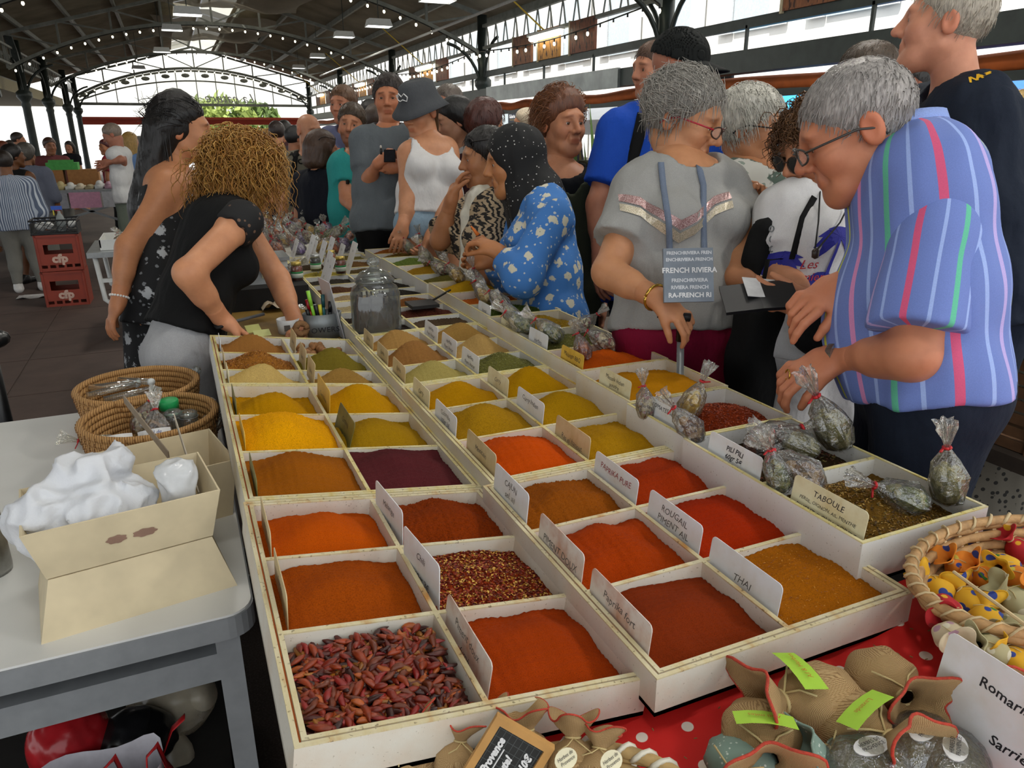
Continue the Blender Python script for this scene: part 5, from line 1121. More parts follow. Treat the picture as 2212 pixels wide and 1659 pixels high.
for i, (x, y, s_, cc) in enumerate(((600, 665, 1., '#b9a890'), (640, 672, .8, '#c4bcae'), (655, 640, .7, '#8a7648'))):
    sz = np.array([.06, .035, .02])*s_; V, Q = [], None
    b = MB().grid(10, 8, lambda u, v: (sz[0]*2*(u-.5), sz[1]*2*(v-.5), sz[2]*(1+.8*math.sin(u*9+i)*math.cos(v*7))*math.sin(math.pi*u)**.5)); o = b.build('plastic_sleeve', m_film if i == 1 else plain('crumpled plastic '+cc, cc, .3), None, True); o.location = tuple(onz(x, y, BZ+.01)); tag(o, ('crumpled brownish plastic sleeves behind the sticky notes', 'clear plastic sleeves beside the label roll', 'dark crumpled plastic behind the pens')[i], 'plastic')
o = MB().box((-.001, 0, 0), (.001, .13, .2)).build('acrylic_sign', plain('frosted sheet', '#c4c6cc', .25, 0, .03)); o.location = tuple(onz(738, 726, BZ)-np.array([0, .05, 0])); o.rotation_euler = (0, -.18, .12); tag(o, 'tall frosted sign leaning between the zinc tin and the glass jar', 'sign')
bx = empty('scale_stand', (.27, 3.13, .9), 'black box carrying the grey scale', 'box'); MB().box((-.17, -.1, -.02), (.17, .2, .09)).build('box', plain('matt black', '#141312', .8), bx)
sc_ = empty('scale', (.26, 3.22, .99), 'grey and white electronic scale with a steel pan', 'scale')
m_sg = plain('scale grey', '#8f9496', .5); m_sw = plain('scale white', '#cfcfc8', .5)
MB().add([(x*.13, y_, z) for z, y_ in ((0, -.1), (0, .1)) for x in (-1, 1)]+[(x*.12, y_, z) for z, y_ in ((.06, -.07), (.065, .1)) for x in (-1, 1)], [(0, 1, 3, 2), (4, 6, 7, 5), (0, 4, 5, 1), (2, 3, 7, 6), (0, 2, 6, 4), (1, 5, 7, 3)]).build('housing', m_sg, sc_)
MB().box((-.122, -.072, .06), (.122, .1, .085)).build('upper_housing', m_sw, sc_); MB().box((-.13, -.09, .088), (.13, .11, .102)).build('pan', plain('brushed pan', '#a9adb0', .25, .9, .08), sc_); MB().lathe([(.085, .103), (.095, .112), (.09, .112), (.08, .105)], 24, (-.03, .01, 0)).build('pan_dish', plain('brushed pan', '#a9adb0', .25, .9, .08), sc_, True)
for i, z in enumerate((.052, .03)): MB().box((.015, -.098+.012*i, z-.008), (.05, -.0765-.012*(1-i)*0-.015*i, z+.008)).build('sticker', plain('paper sticker', '#cfc9a8', .7), sc_)
for i, tx in enumerate(('Numéro', 'Poids max', 'Scale 10kg')): letters('sticker_lettering', tx, .008, frame((.033, -.1005, .058-.011*i), (1, 0, 0), (0, 0, 1)), m_ink, sc_)
def spicejar(x, y, z, col, lid, lab, clear=False):
    r = empty('spice_jar', onz(x, y, z), lab, 'jar', 'small spice jars by the scale'); MB().lathe([(.0, .001), (.022, .001), (.023, .05), (.019, .06)], 16).build('filling', plain('jar filling '+col, col, .5, 0, .3, 200), r, True); MB().lathe([(.0235, 0), (.0245, .052), (.02, .064)], 16).build('glass', m_gl, r, True)
    MB().lathe([(.021, .062), (.0215, .076), (0, .077)], 16).build('lid', plain('lid '+lid, lid, .3, .7), r, True); MB().lathe([(.0248, .012), (.0249, .036)], 16).build('label', plain('jar label', '#c9d0c0', .6), r, True); MB().lathe([(.025, .03), (.0251, .037)], 16).build('green_band', plain('green band', '#2a8a4a', .6), r, True); return r
spicejar(643, 605, .99, '#a5441a', '#c9b060', 'red spice jar with gold lid beside the scale'); spicejar(716, 575, .965, '#b0501c', '#c9b060', 'orange spice jar with gold lid, left of two'); spicejar(737, 590, .965, '#a5441a', '#c9b060', 'orange spice jar with gold lid, right of two'); spicejar(683, 585, .965, '#2a2622', '#b9bcbc', 'clear grinder of black pepper right of the scale')
o = MB().box((-.02, -.015, 0), (.02, .015, .018)).build('red_lid', plain('red plastic', '#c42a14', .4)); o.location = tuple(onz(615, 605, .992)); tag(o, 'small red plastic lid in front of the scale', 'tub')  # this small box is a loose red lid
sv = empty('tea_sieve', (.76, 2.53, .975), 'black wire sieve lying on the red-brown pepper', 'sieve'); MB().box((-.05, -.05, 0), (.05, .05, .012)).build('mesh_box', plain('black mesh', '#1c1a19', .6), sv); MB().bar((.05, .03, .01), (.14, .09, .03), .006).build('handle', plain('black mesh', '#1c1a19', .6), sv)
# --- white carrier bag handles by the tray
hb = empty('carrier_bag', (1.2, 2.7, .55), 'white carrier bag with rigid handles held at the tray edge', 'bag'); mwp = plain('white plastic', '#d8dadb', .35)
for dx in (0, .045): MB().tube([(dx-.02, 0, .2), (dx-.035, 0, .46), (dx-.01, 0, .55), (dx+.03, 0, .53), (dx+.05, 0, .2)], .011, 8, flat=.7).build('handle', mwp, hb, True)
MB().box((-.05, -.1, -.2), (.12, .1, .2)).build('bag_body', mwp, hb)
# ================================================================== vendors' side table and what stands on and under it
TZ = .8
T2 = empty('side_table', (-.45, 1.75, 0), 'white-topped metal table left of the spice trays', 'table')
m_tw = plain('white laminate', '#d6d6d2', .35, 0, .04, 5); m_ed = plain('grey edge', '#85888a', .5, .1, .08)
def rrect(x0, x1, y0, y1, r, n=6):
    P = []
    for cx, cy, a0 in ((x1-r, y1-r, 0), (x0+r, y1-r, 1), (x0+r, y0+r, 2), (x1-r, y0+r, 3)): P += [(cx+r*math.cos((a0+k/n)*math.pi/2), cy+r*math.sin((a0+k/n)*math.pi/2)) for k in range(n+1)]
    return P
def slab(P, z0, z1):
    n = len(P); return [(x, y, z) for z in (z0, z1) for x, y in P], [tuple(range(n-1, -1, -1)), tuple(range(n, 2*n))]+[(i, (i+1) % n, n+(i+1) % n, n+i) for i in range(n)]
P = rrect(-.75, .48, -.6, .6, .045)
MB().add(*slab(P, TZ-.045, TZ-.004)).build('edge', m_ed, T2); MB().add(*slab(rrect(-.747, .477, -.597, .597, .044), TZ-.004, TZ)).build('top', m_tw, T2)
for x in (-.7, .43):
    for y in (-.55, .55): MB().box((x-.02, y-.02, 0), (x+.02, y+.02, TZ-.045)).build('leg', m_ed, T2)
for y in (-.55, .55): MB().box((-.7, y-.018, .655), (.43, y+.018, .71)).build('rail', m_ed, T2); MB().box((-.7, y-.018, .38), (.43, y+.018, .42)).build('rail', m_ed, T2)
for x in (-.7, .43): MB().box((x-.018, -.55, .655), (x+.018, .55, .71)).build('rail', m_ed, T2)
# veneer punnets
m_ven = plain('poplar veneer', '#d3c3a0', .65, 0, .1, 14, .05)
def punnet(root, M, w, l, h, tp, name='punnet'):
    """open tapered box of thin veneer: wide rim, narrow bottom; M places it"""
    th = .003; a, b = w/2, l/2; c, d = a*tp, b*tp
    def wall(p, q, r, s):
        n = unit(np.cross(np.subtract(q, p), np.subtract(s, p)))*th; v = [np.array(k, float) for k in (p, q, r, s)]; v = v+[k-n for k in v]; v = np.array(v)@M[:3, :3].T+M[:3, 3]
        MB().add(v, [(0, 1, 2, 3), (7, 6, 5, 4), (0, 4, 5, 1), (1, 5, 6, 2), (2, 6, 7, 3), (3, 7, 4, 0)]).build('wall', m_ven, root)
    wall((-c, -d, 0), (c, -d, 0), (a, -b, h), (-a, -b, h)); wall((c, d, 0), (-c, d, 0), (-a, b, h), (a, b, h)); wall((-c, d, 0), (-c, -d, 0), (-a, -b, h), (-a, b, h)); wall((c, -d, 0), (c, d, 0), (a, b, h), (a, -b, h))
    wall((-c, -d, 0), (-c, d, 0), (c, d, 0), (c, -d, 0))
def rotz(a, o, flip=False):
    M = np.eye(4); M[:3, 0] = (math.cos(a), math.sin(a), 0); M[:3, 1] = (-math.sin(a), math.cos(a), 0)
    if flip: M[:3, 1] *= -1; M[:3, 2] *= -1
    M[:3, 3] = o; return M
ang = .15; pc1 = np.array((-.155, 1.315, 0))
r1 = empty('punnet', (*pc1[:2], TZ), 'upturned pale wooden punnet standing on the white table', 'wooden box', 'veneer punnets'); punnet(r1, rotz(ang, (0, 0, .098), True), .3, .2, .098, .82)
r2 = empty('punnet', (*pc1[:2], TZ+.1), 'pale wooden punnet with dark smudges, holding a white plastic bag', 'wooden box', 'veneer punnets'); punnet(r2, rotz(ang, (0, 0, 0)), .29, .19, .088, .86)
m_sm = plain('brown smudge', '#947462', .8)
for cx, w_ in ((-.02, .025), (.022, .03)):
    b = MB(); n = 26; V = [(cx, -.0, 0)]
    for j in range(n): a = 2*math.pi*j/n; k = 1+.1*math.sin(7*a+cx*90)+.06*math.sin(13*a); V.append((cx+w_*.6*math.cos(a)*k, .0075*math.sin(a)*k, 0))
    Mx = rotz(ang, (0, 0, 0)); V = [Mx[:3, :3]@np.array((x, -.0817-.0133*((z_+.042)/.088)-.0012, .042+z_)) for x, z_, _ in V]
    b.add(V, [(0, i+1, (i+1) % n+1) for i in range(n)]).build('smudge', m_sm, r2)
# the crumpled bag
m_pb, t = newmat('thin white plastic', .35, 0, '#e6e8ec'); t.b.inputs['Transmission Weight'].default_value = .25; t.bump(t.noise(30, det=4), .5, .01)
b1 = empty('plastic_bag', (pc1[0]-.02, pc1[1]+.0, TZ+.11), 'crumpled white plastic bag stuffed in the punnet', 'plastic bag')
def crumple(P): return .02*nz3(P, 17, 1)+.02*(.35-np.abs(nz3(P, 30, 2)))+.014*(.35-np.abs(nz3(P, 62, 5)))
Pq = [(el((-.03, 0, .055), (.11, .068, .055)), 0), (el((-.0, .025, .115), (.075, .05, .04)), .03), (el((-.1, -.02, .055), (.045, .05, .055)), .03)]; fq = field(Pq); Ma = rotz(ang, (0, 0, 0))[:3, :3]
V, Q = poly(lambda P: fq(P@Ma)-crumple(P), (-.22, -.2, -.005), (.22, .2, .2), .0042, .035); meshify('crumpled_film', [(V, Q, 0)], [m_pb], b1, np.zeros(3))
b2 = empty('plastic_bag', (pc1[0]+.085, pc1[1]-.02, TZ+.125), 'small clear crumpled bag at the right of the white one', 'plastic bag')
fq2 = field([(el((0, 0, .05), (.038, .04, .055)), 0), (el((.01, -.01, .085), (.03, .028, .025)), .02)]); V, Q = poly(lambda P: fq2(P)-.7*crumple(P+.3), (-.1, -.1, -.01), (.1, .1, .16), .004, .02); meshify('crumpled_film', [(V, Q, 0)], [plain('milky film', '#d6d8da', .2, Alpha=.75)], b2, np.zeros(3))
ang3 = .2; r3 = empty('punnet', (-.1, 1.585, TZ), 'pale wooden punnet behind, holding brown jars and divider strips', 'wooden box', 'veneer punnets'); punnet(r3, rotz(ang3, (0, 0, 0)), .245, .21, .128, .86)
for i in range(5):
    o = empty('brown_jar', np.array((-.1, 1.585, TZ+.004))+rotz(ang3, (0, 0, 0))[:3, :3]@np.array((-.07+.034*i, .035-.012*(i % 2), 0)), ('small brown jar in the rear punnet, %s from the left' % ('first', 'second', 'third', 'fourth', 'fifth')[i]), 'jar', 'brown jars in the rear punnet'); MB().lathe([(0, .0), (.015, .001), (.016, .05), (.012, .058)], 12).build('body', plain('dark jar', '#4a2a24', .25), o, True); MB().lathe([(.0135, .058), (.0135, .068), (0, .069)], 12).build('lid', plain('red brown lid', '#7a3020', .4), o, True)
m_cb = plain('grey card strip', '#a99e8c', .7); 
def strip(p, q, w, m, lab):
    o = empty('divider_strip', p, lab, 'strip'); MB().bar((0, 0, 0), np.asarray(q)-np.asarray(p), w, .002, up=R_*.9+F_*.2).build('strip', m, o); return o
strip(at(365, 985, 1.47), at(268, 862, 1.62), .022, plain('wood strip', '#8c7c68', .7), 'thin dark wooden strip sticking up out of the rear punnet'); strip(at(432, 1075, 1.36), at(378, 905, 1.5), .03, m_cb, 'pale card strip standing in front of the green-capped jar')
# jar with the green cap
gj = empty('green_cap_jar', onz(378, 955, TZ), 'clear jar with a bright green cap between punnet and baskets', 'jar'); MB().lathe([(0, 0), (.028, 0), (.03, .01), (.03, .075), (.022, .09), (.021, .1)], 20).build('body', m_gl, gj, True); MB().lathe([(.0235, .094), (.024, .116), (.022, .119), (0, .119)], 20).build('cap', plain('green cap', '#1f9a55', .4), gj, True)
# thermos
th = empty('thermos', (-.405, 1.47, TZ), 'brushed steel thermos at the left edge of the white table', 'thermos'); m_ss = plain('brushed steel', '#9a9a96', .28, .9, .12, 60)
MB().lathe([(0, 0), (.036, 0), (.037, .01), (.037, .14)], 24).build('body', m_ss, th, True); MB().lathe([(.0375, .142), (.0375, .147)], 24).build('seam', plain('black plastic', '#161616', .4), th, True); MB().lathe([(.036, .149), (.035, .19), (.03, .21), (.02, .222), (0, .226)], 24).build('cup', m_ss, th, True)
o = MB().box((-.05, -.003, 0), (.05, .003, .085)).build('cardboard_flap', plain('kraft card', '#a5845a', .8)); o.location = (-.31, 1.62, TZ); o.rotation_euler = (.2, 0, .3); tag(o, 'kraft cardboard flap behind the white plastic bag', 'cardboard')
# coiled baskets
m_coil, t = newmat('coiled straw', .75); w = t.n('ShaderNodeTexWave', inp={'Scale': 60., 'Distortion': 2.}); t.l(t.co(), w.inputs[0]); t.col(t.ramp(w.outputs[1], [(.2, '#8a6234'), (.6, '#b68a52')])); t.bump(w.outputs[1], .4, .003)
m_whip = plain('dark stitching', '#7c5428', .8)
def coil_basket(c, rx, ry, h, label, n=8):
    r = empty('coiled_basket', c, label, 'basket', 'coiled straw baskets')
    for i in range(n):
        k = .86+.14*(i/(n-1))**.8; z = .006+i*(h-.008)/(n-1); rr = h/n*.62
        MB().tube([(rx*k*math.cos(a), ry*k*math.sin(a), z) for a in np.linspace(0, 2*math.pi, 41)], rr, 8, cap=False).build('coil', m_coil, r, True)
        b = MB()
        for a in np.linspace(0, 2*math.pi, 54, endpoint=False)+i*.05: d = np.array((math.cos(a), math.sin(a), 0)); p = np.array((rx*k*math.cos(a), ry*k*math.sin(a), z)); b.bar(p+d*(rr*.92)-np.array((0, 0, rr*.5)), p+d*(rr*.92)+np.array((0, 0, rr*.5)), .0022, .002, up=d)
        q = b.build('stitching', m_whip, r); q['kind'] = 'stuff'
    MB().lathe([(0, .004), (.84, .004), (.84, .009), (0, .009)], 32, sq=(rx, ry)).build('bottom', m_coil, r); return r
coil_basket((-.13, 1.9, TZ), .15, .155, .115, 'coiled straw basket with labelled spice bags, in front')
coil_basket((-.165, 2.175, TZ), .15, .155, .115, 'coiled straw basket of glass tubes, behind')
for i in range(13):
    a = i*.7; q = np.array((-.165+.075*math.cos(a*1.3)*(.4+.05*i), 2.165+.06*math.sin(a), TZ+.035+.0065*i)); o = empty('glass_tube', q, 'clear glass tube lying in the rear basket, %s from the bottom' % ('first second third fourth fifth sixth seventh eighth ninth tenth eleventh twelfth thirteenth'.split()[i]), 'tube', 'glass tubes in the rear basket')
    d = np.array((math.cos(a*.9), .35*math.sin(a*2.1), .04)); d = unit(d)*.065; MB().tube([-d, d*.9], .009, 10).build('glass', m_gl, o, True); MB().tube([d*.88, d], .0102, 10).build('stopper', plain('clear stopper', '#c9ccca', .3), o, True)
o = empty('small_scoop', at(425, 805, 2.14), 'clear tagged tube standing at the right of the rear basket', 'tube', 'glass tubes in the rear basket'); MB().tube([(-.04, 0, -.09), (0, 0, 0)], .01, 10).build('glass', m_gl, o, True); MB().ball((0, 0, .008), .013, 8, 6).build('bead', m_gl, o, True)
bag((-.2, 1.87, TZ+.05), (-.9, .1, .35), 'mixed', 1.15, 'bag of grey salt with a label in the front basket, left'); bag((-.12, 1.84, TZ+.05), (.05, .5, .8), 'brown', 1.2, 'bag of brown salt with a curved white label in the front basket'); bag((-.03, 1.87, TZ+.05), (.8, .2, .6), 'mixed', 1.1, 'pale bag at the right rim of the front basket'); bag((-.17, 1.96, TZ+.05), (.5, .3, .9), 'mixed', 1.1, 'bag with a tall frill at the back of the front basket')
for q, tx in (((-.118, 1.79, TZ+.1), 'Sel de\ntruffes'), ((-.2, 1.80, TZ+.095), 'Sel rose')):
    o = MB().grid(7, 2, lambda u, v: (.07*(u-.5), -.018+.016*(2*u-1)**2, .03*(v-.5))).build('paper_label', plain('white label', '#dcdcda', .6)); o.location = q; o.rotation_euler = (-.5, 0, .1); tag(o, 'white hand-written label on the %s bag in the front basket' % ('brown' if q[0] > -.15 else 'grey'), 'label'); letters('lettering', tx, .012, frame((0, -.0195, 0), (1, 0, 0), (0, 0, 1)), plain('blue ink pen', '#3a4a8a', .6), o, slant=.2)
for i, (x, y) in enumerate(((-.08, 1.95), (-.045, 1.93))):
    o = empty('clip_jar', (x, y, TZ+.02), ('left', 'right')[i]+' small clip-top glass jar in the front basket', 'jar', 'clip jars'); MB().lathe([(0, 0), (.02, .0), (.022, .06), (.019, .068)], 14).build('body', m_gl, o, True); MB().lathe([(.022, .07), (.0225, .078), (.014, .084), (0, .085)], 14).build('lid', m_gl, o, True); MB().tube([(.023*math.cos(a), .023*math.sin(a), .068) for a in np.linspace(0, 6.28, 16)], .0012, 5).build('wire', m_steel, o)
# --- under the table
m_rb = plain('glossy red plastic', '#a01c22', .25, 0, .3, 14, .3); m_bb = plain('glossy black plastic', '#141416', .25, 0, .3, 14, .3)
MB().box((-.42, -.5, .3), (.4, .05, .315)).build('shelf', plain('dark shelf', '#2a2724', .8), T2)
ub = empty('red_black_bag', (-.27, 1.4, .4), 'shiny red and black plastic bag under the white table', 'bag')
for c_, sz, m_, n_ in (((-.06, 0, .04), (.07, .07, .07), m_rb, 'red_side'), ((.05, -.01, .01), (.075, .07, .06), m_bb, 'black_side')):
    fz = field([(el(c_, sz), 0)]); V, Q = poly(lambda P: fz(P)-.006*nz3(P, 30, 4)-.004*np.abs(nz3(P, 70, 2)), np.array(c_)-.12, np.array(c_)+.12, .006, .01); meshify(n_, [(V, Q, 0)], [m_], ub, np.zeros(3))
sh_ = empty('shopping_bag', (-.27, 1.27, .32), 'white shopping bag with red handles under the table edge', 'bag'); b = MB()
for i in range(25):
    a = 2*math.pi*i/24; w_ = .03*math.sin(3*a)*.4
    for z, k in ((.15+w_, 1.), (0, .85)): b.v.append(np.array([[.11*k*math.cos(a), .06*k*math.sin(a)+.008*math.sin(4*a), z]]))
b.f = [(2*i, 2*i+1, 2*i+3, 2*i+2) for i in range(24)]; b.m = [0]*24; b.build('bag_body', plain('white woven', '#c9c6cc', .6), sh_, True)
for x in (-.08, .01, .08): MB().tube([(x, -.03, .12), (x+.005, -.025, .165), (x+.025, -.02, .18), (x+.035, -.02, .12)], .008, 6, flat=.2).build('handle', plain('red webbing', '#c4161a', .6), sh_, True)
rb = empty('red_ribbon', (-.17, 1.36, .33), 'bright red webbing loop beside the clear jug', 'strap'); MB().tube([(0, -.05, -.01), (.015, -.05, .05), (.0, -.04, .08), (.025, -.03, .13), (.05, -.03, .15)], .011, 6, flat=.15).build('loop', plain('red webbing', '#c4161a', .6), rb, True)
jg = empty('clear_jug', (-.2, 1.56, .36), 'clear plastic jug lying under the white table', 'jug'); q = MB().lathe([(.0, 0), (.05, .0), (.075, .03), (.078, .12), (.05, .17), (.028, .19), (.03, .2)], 20).build('body', plain('clear plastic', '#b9ae98', .15, Alpha=.55), jg, True); q.rotation_euler = (1.1, .4, .5); q = MB().lathe([(0, 0), (.055, 0), (.06, .02), (.05, .03)], 20).build('lid', plain('clear plastic', '#b9ae98', .15, Alpha=.55), jg, True); q.location = (.02, -.14, -.05); q.rotation_euler = (.9, 0, 0)
o = MB().box((-.2, -.2, 0), (.2, .25, .29)).build('dark_box', plain('dark tub', '#15110f', .8)); o.location = (-.2, 1.55, 0); tag(o, 'dark tub standing under the white table behind the bags', 'tub')
# --- black ring stand at the left edge
st = empty('ring_stand', onz(20, 960, .45)*np.array((1, 1, 0)), 'black post with a rolled rubber ring at the left edge', 'stand'); zc = .0
MB().tube([(0, 0, 0), (.0, 0, .86)], .03, 10).build('post', plain('black steel', '#131415', .35), st, True); MB().tube([(.055*math.cos(a), .055*math.sin(a), .86) for a in np.linspace(0, 6.28, 20)], .026, 10).build('ring', plain('black rubber', '#161616', .35), st, True); MB().lathe([(.06, .35), (.065, .8), (.05, .84)], 16, (-.06, .05, 0)).build('drum', plain('pale drum', '#8d8f78', .6), st, True)
# --- bottle crates with a black crate on top
def bottle_crate(c, rz, label, logo=True):
    r = empty('bottle_crate', c, label, 'crate', 'red bottle crates', rz); m_ = plain('red brown plastic', '#8c3018', .45, 0, .1, 12); w, l, h = .36, .3, .34; t_ = .012
    for sy in (-1, 1):
        y0 = sy*l/2; B = lambda a, b: MB().box((a[0], y0-t_/2, a[1]), (b[0], y0+t_/2, b[1])).build('panel', m_, r)
        B((-w/2, 0), (w/2, .03)); B((-w/2, .06), (w/2, .16)); B((-w/2, .16), (-w/2+.06, .25)); B((w/2-.06, .16), (w/2, .25)); B((-w/2, .25), (w/2, h))
        for i in range(6): MB().box((-w/2+i*(w-.02)/5, y0-t_/2, .03), (-w/2+.02+i*(w-.02)/5, y0+t_/2, .06)).build('rib', m_, r)
    for sx in (-1, 1): MB().box((sx*w/2-t_/2, -l/2, 0), (sx*w/2+t_/2, l/2, h)).build('side', m_, r)
    MB().box((-w/2, -l/2, 0), (w/2, l/2, .01)).build('bottom', m_, r)
    for sx in (-1, 1): MB().box((sx*(w/2-.01)-.008, -l/2-.012, 0), (sx*(w/2-.01)+.008, -l/2-.005, h)).build('corner_rib', m_, r)
    MB().box((-w/2-.006, -l/2-.012, h-.02), (w/2+.006, -l/2-.004, h)).build('lip', m_, r)
    letters('logo', 'cfp', .105, frame((0, -l/2-.0075, .115), (1, 0, 0), (0, 0, 1)), plain('pale logo', '#c9a898', .6), r, spacing=1.05, bold=.006); return r
cc = (onz(98, 665, 0)+onz(200, 658, 0))/2; cc[1] += .15
bottle_crate((cc[0], cc[1], 0), -.02, 'lower red bottle crate on the floor at left'); bottle_crate((cc[0], cc[1], .345), .02, 'upper red bottle crate carrying the black basket')
bk = empty('black_crate', (cc[0], cc[1], .69), 'black mesh crate of cleaning things on the red crates', 'crate'); m_bk = plain('black mesh plastic', '#17181a', .5)
for i in range(9):
    for y_ in (-.15, .15): MB().bar((-.18+i*.045, y_, .02), (-.18+((i+2) % 9)*.045, y_, .12), .006).build('lattice', m_bk, bk)
for z in (0, .125): MB().tube([(-.19, -.155, z), (.19, -.155, z), (.19, .155, z), (-.19, .155, z), (-.19, -.155, z)], .009, 6).build('rim', m_bk, bk)
MB().box((-.19, -.155, 0), (.19, .155, .006)).build('bottom', m_bk, bk)
for x in (-.19, .19): MB().box((x-.004, -.155, 0), (x+.004, .155, .1)).build('end_panel', m_bk, bk)
sp = empty('spray_bottle', (cc[0]+.05, cc[1], .7), 'spray bottle with a blue and red trigger in the black crate', 'bottle'); MB().lathe([(0, 0), (.04, .0), (.042, .1), (.03, .14), (.014, .17), (.014, .19)], 16).build('body', plain('clear grey', '#9aa2a2', .25, Alpha=.6), sp, True); MB().box((-.06, -.014, .2), (.03, .014, .235)).build('head', plain('blue trigger', '#2050b0', .4), sp); MB().box((-.03, -.01, .19), (.01, .01, .2)).build('collar', plain('red collar', '#b01c3c', .4), sp); MB().box((-.05, -.008, .15), (-.04, .008, .2)).build('trigger', plain('yellow trigger', '#c9b830', .4), sp)
for i, (dx, dy, s_) in enumerate(((-.12, -.05, .045), (-.04, -.08, .04), (.14, .02, .04))): V, Q = poly(lambda P: np.linalg.norm(P, axis=1)-s_-.008*nz3(P, 40, i), (-.07,)*3, (.07,)*3, .007, .01); q = empty('white_rag', (cc[0]+dx, cc[1]+dy, .76), ('crumpled white rag at the left of the black crate', 'crumpled white rag at the front of the black crate', 'crumpled white rag at the right of the black crate')[i], 'rag'); meshify('cloth', [(V, Q, 0)], [plain('white rag', '#c9c9c6', .8)], q, np.zeros(3))
# --- white folding table with a white tray of bags behind the vendors, papers on the floor
ft = empty('folding_table', (-.33, 6.75, 0), 'white folding table with a metal edge behind the vendors', 'table'); m_fw = plain('white enamel', '#d9dad6', .4, 0, .05)
MB().box((-.35, -.3, .68), (.45, .5, .72)).build('top', plain('steel sheet', '#a5a8a8', .3, .6), ft)
for x, s_ in ((-.3, 1), (.38, -1)):
    for y in (-.26, .45): MB().tube([(x, y, .68), (x+.02*s_, y, .35), (x+.12*s_, y, .25), (x+.14*s_, y, 0)], .018, 8).build('leg', m_fw, ft, True)
MB().bar((-.3, -.26, .5), (.38, -.26, .5), .03).build('crossbar', m_fw, ft)
wt = empty('shallow_tray', (-.31, 6.75, .722), 'shallow white tray of pale bags on the folding table', 'tray'); MB().box((-.28, -.2, 0), (.35, .3, .02)).build('base', m_fw, wt)
for a, b in (((-.28, -.2), (.35, -.19)), ((-.28, .29), (.35, .3)), ((-.28, -.2), (-.27, .3)), ((.34, -.2), (.35, .3))): MB().box((*a, .02), (*b, .08)).build('wall', m_fw, wt)
for i in range(8): bag((-.5+.07*i, 6.7+.07*(i % 3), .75), (math.cos(i*2.), math.sin(i*2.), .6), 'mixed', 1.6, 'pale bag in the shallow tray, %s from the left' % names_r[i], 'pale bags in the shallow tray')
o = MB().grid(6, 5, lambda u, v: (.3*(u-.5), .2*(v-.5), .012+.012*math.sin(u*9)*math.cos(v*8))).build('floor_paper', plain('crumpled white paper', '#c4c2c0', .7), None, True); o.location = tuple(onz(75, 642, 0)); tag(o, 'crumpled white paper on the floor beside the red crates', 'paper')
# --- the stall across the aisle at left
fs = empty('far_stall', (-1.35, 12.6, 0), 'stall table with pale goods across the aisle, left background', 'table')
MB().box((-.75, -.6, .82), (.95, .6, .86)).build('top', plain('grey top', '#8f9294', .5), fs)
for x in (-.7, .9):
    for y in (-.55, .55): MB().bar((x, y, 0), (x, y, .82), .04).build('leg', m_steel, fs)
MB().bar((-.7, -.55, .3), (.9, -.55, .75), .03).build('brace', m_steel, fs); MB().bar((.9, -.55, .3), (-.2, -.55, .75), .03).build('brace', m_steel, fs)
mats_ = [plain('goods '+c, c, .7) for c in ('#c4b8a0', '#a89a78', '#c9c9c6', '#b08a9a', '#6a6a70', '#b8a878', '#d0d0cc')]
for i in range(14):
    x = -.7+.12*i; h_ = .06+.05*((i*7) % 4)/3; o = MB().box((-.05, -.2, 0), (.05, .2, h_*.5)).ball((0, 0, h_*.5), (.05, .16, h_*.5), 8, 6).build('goods_heap', mats_[i % 7], None, True); o.location = (-1.35+x, 12.3, .861); tag(o, 'pale heap of goods on the left background stall, %s along' % ('first second third fourth fifth sixth seventh eighth ninth tenth eleventh twelfth thirteenth fourteenth'.split()[i]), 'goods', 'goods on the left background stall')
for i, (x, col) in enumerate(((-.6, '#c890a8'), (-.2, '#9a9aa0'), (.2, '#c890a8'), (.6, '#b8b8bc'))): MB().box((x-.19, -.615, .62), (x+.19, -.605, .83)).build('front_panel', plain('panel '+col, col, .7), fs)
for i, (x, z, c_) in enumerate(((-.3, .86, '#9a6a3a'), (.15, .86, '#9a6a3a'), (-.1, 1.1, '#4a9a4a'))): o = MB().box((-.2, -.15, 0), (.2, .15, .24 if i < 2 else .1)).box((-.16, -.152, .1), (.16, -.149, .14)).build('carton', plain('carton '+c_, c_, .8)); o.location = (-1.35+x, 12.95, z); tag(o, ('brown carton at the left on the background stall', 'brown carton at the right on the background stall', 'green box on top of the brown cartons')[i], 'carton')
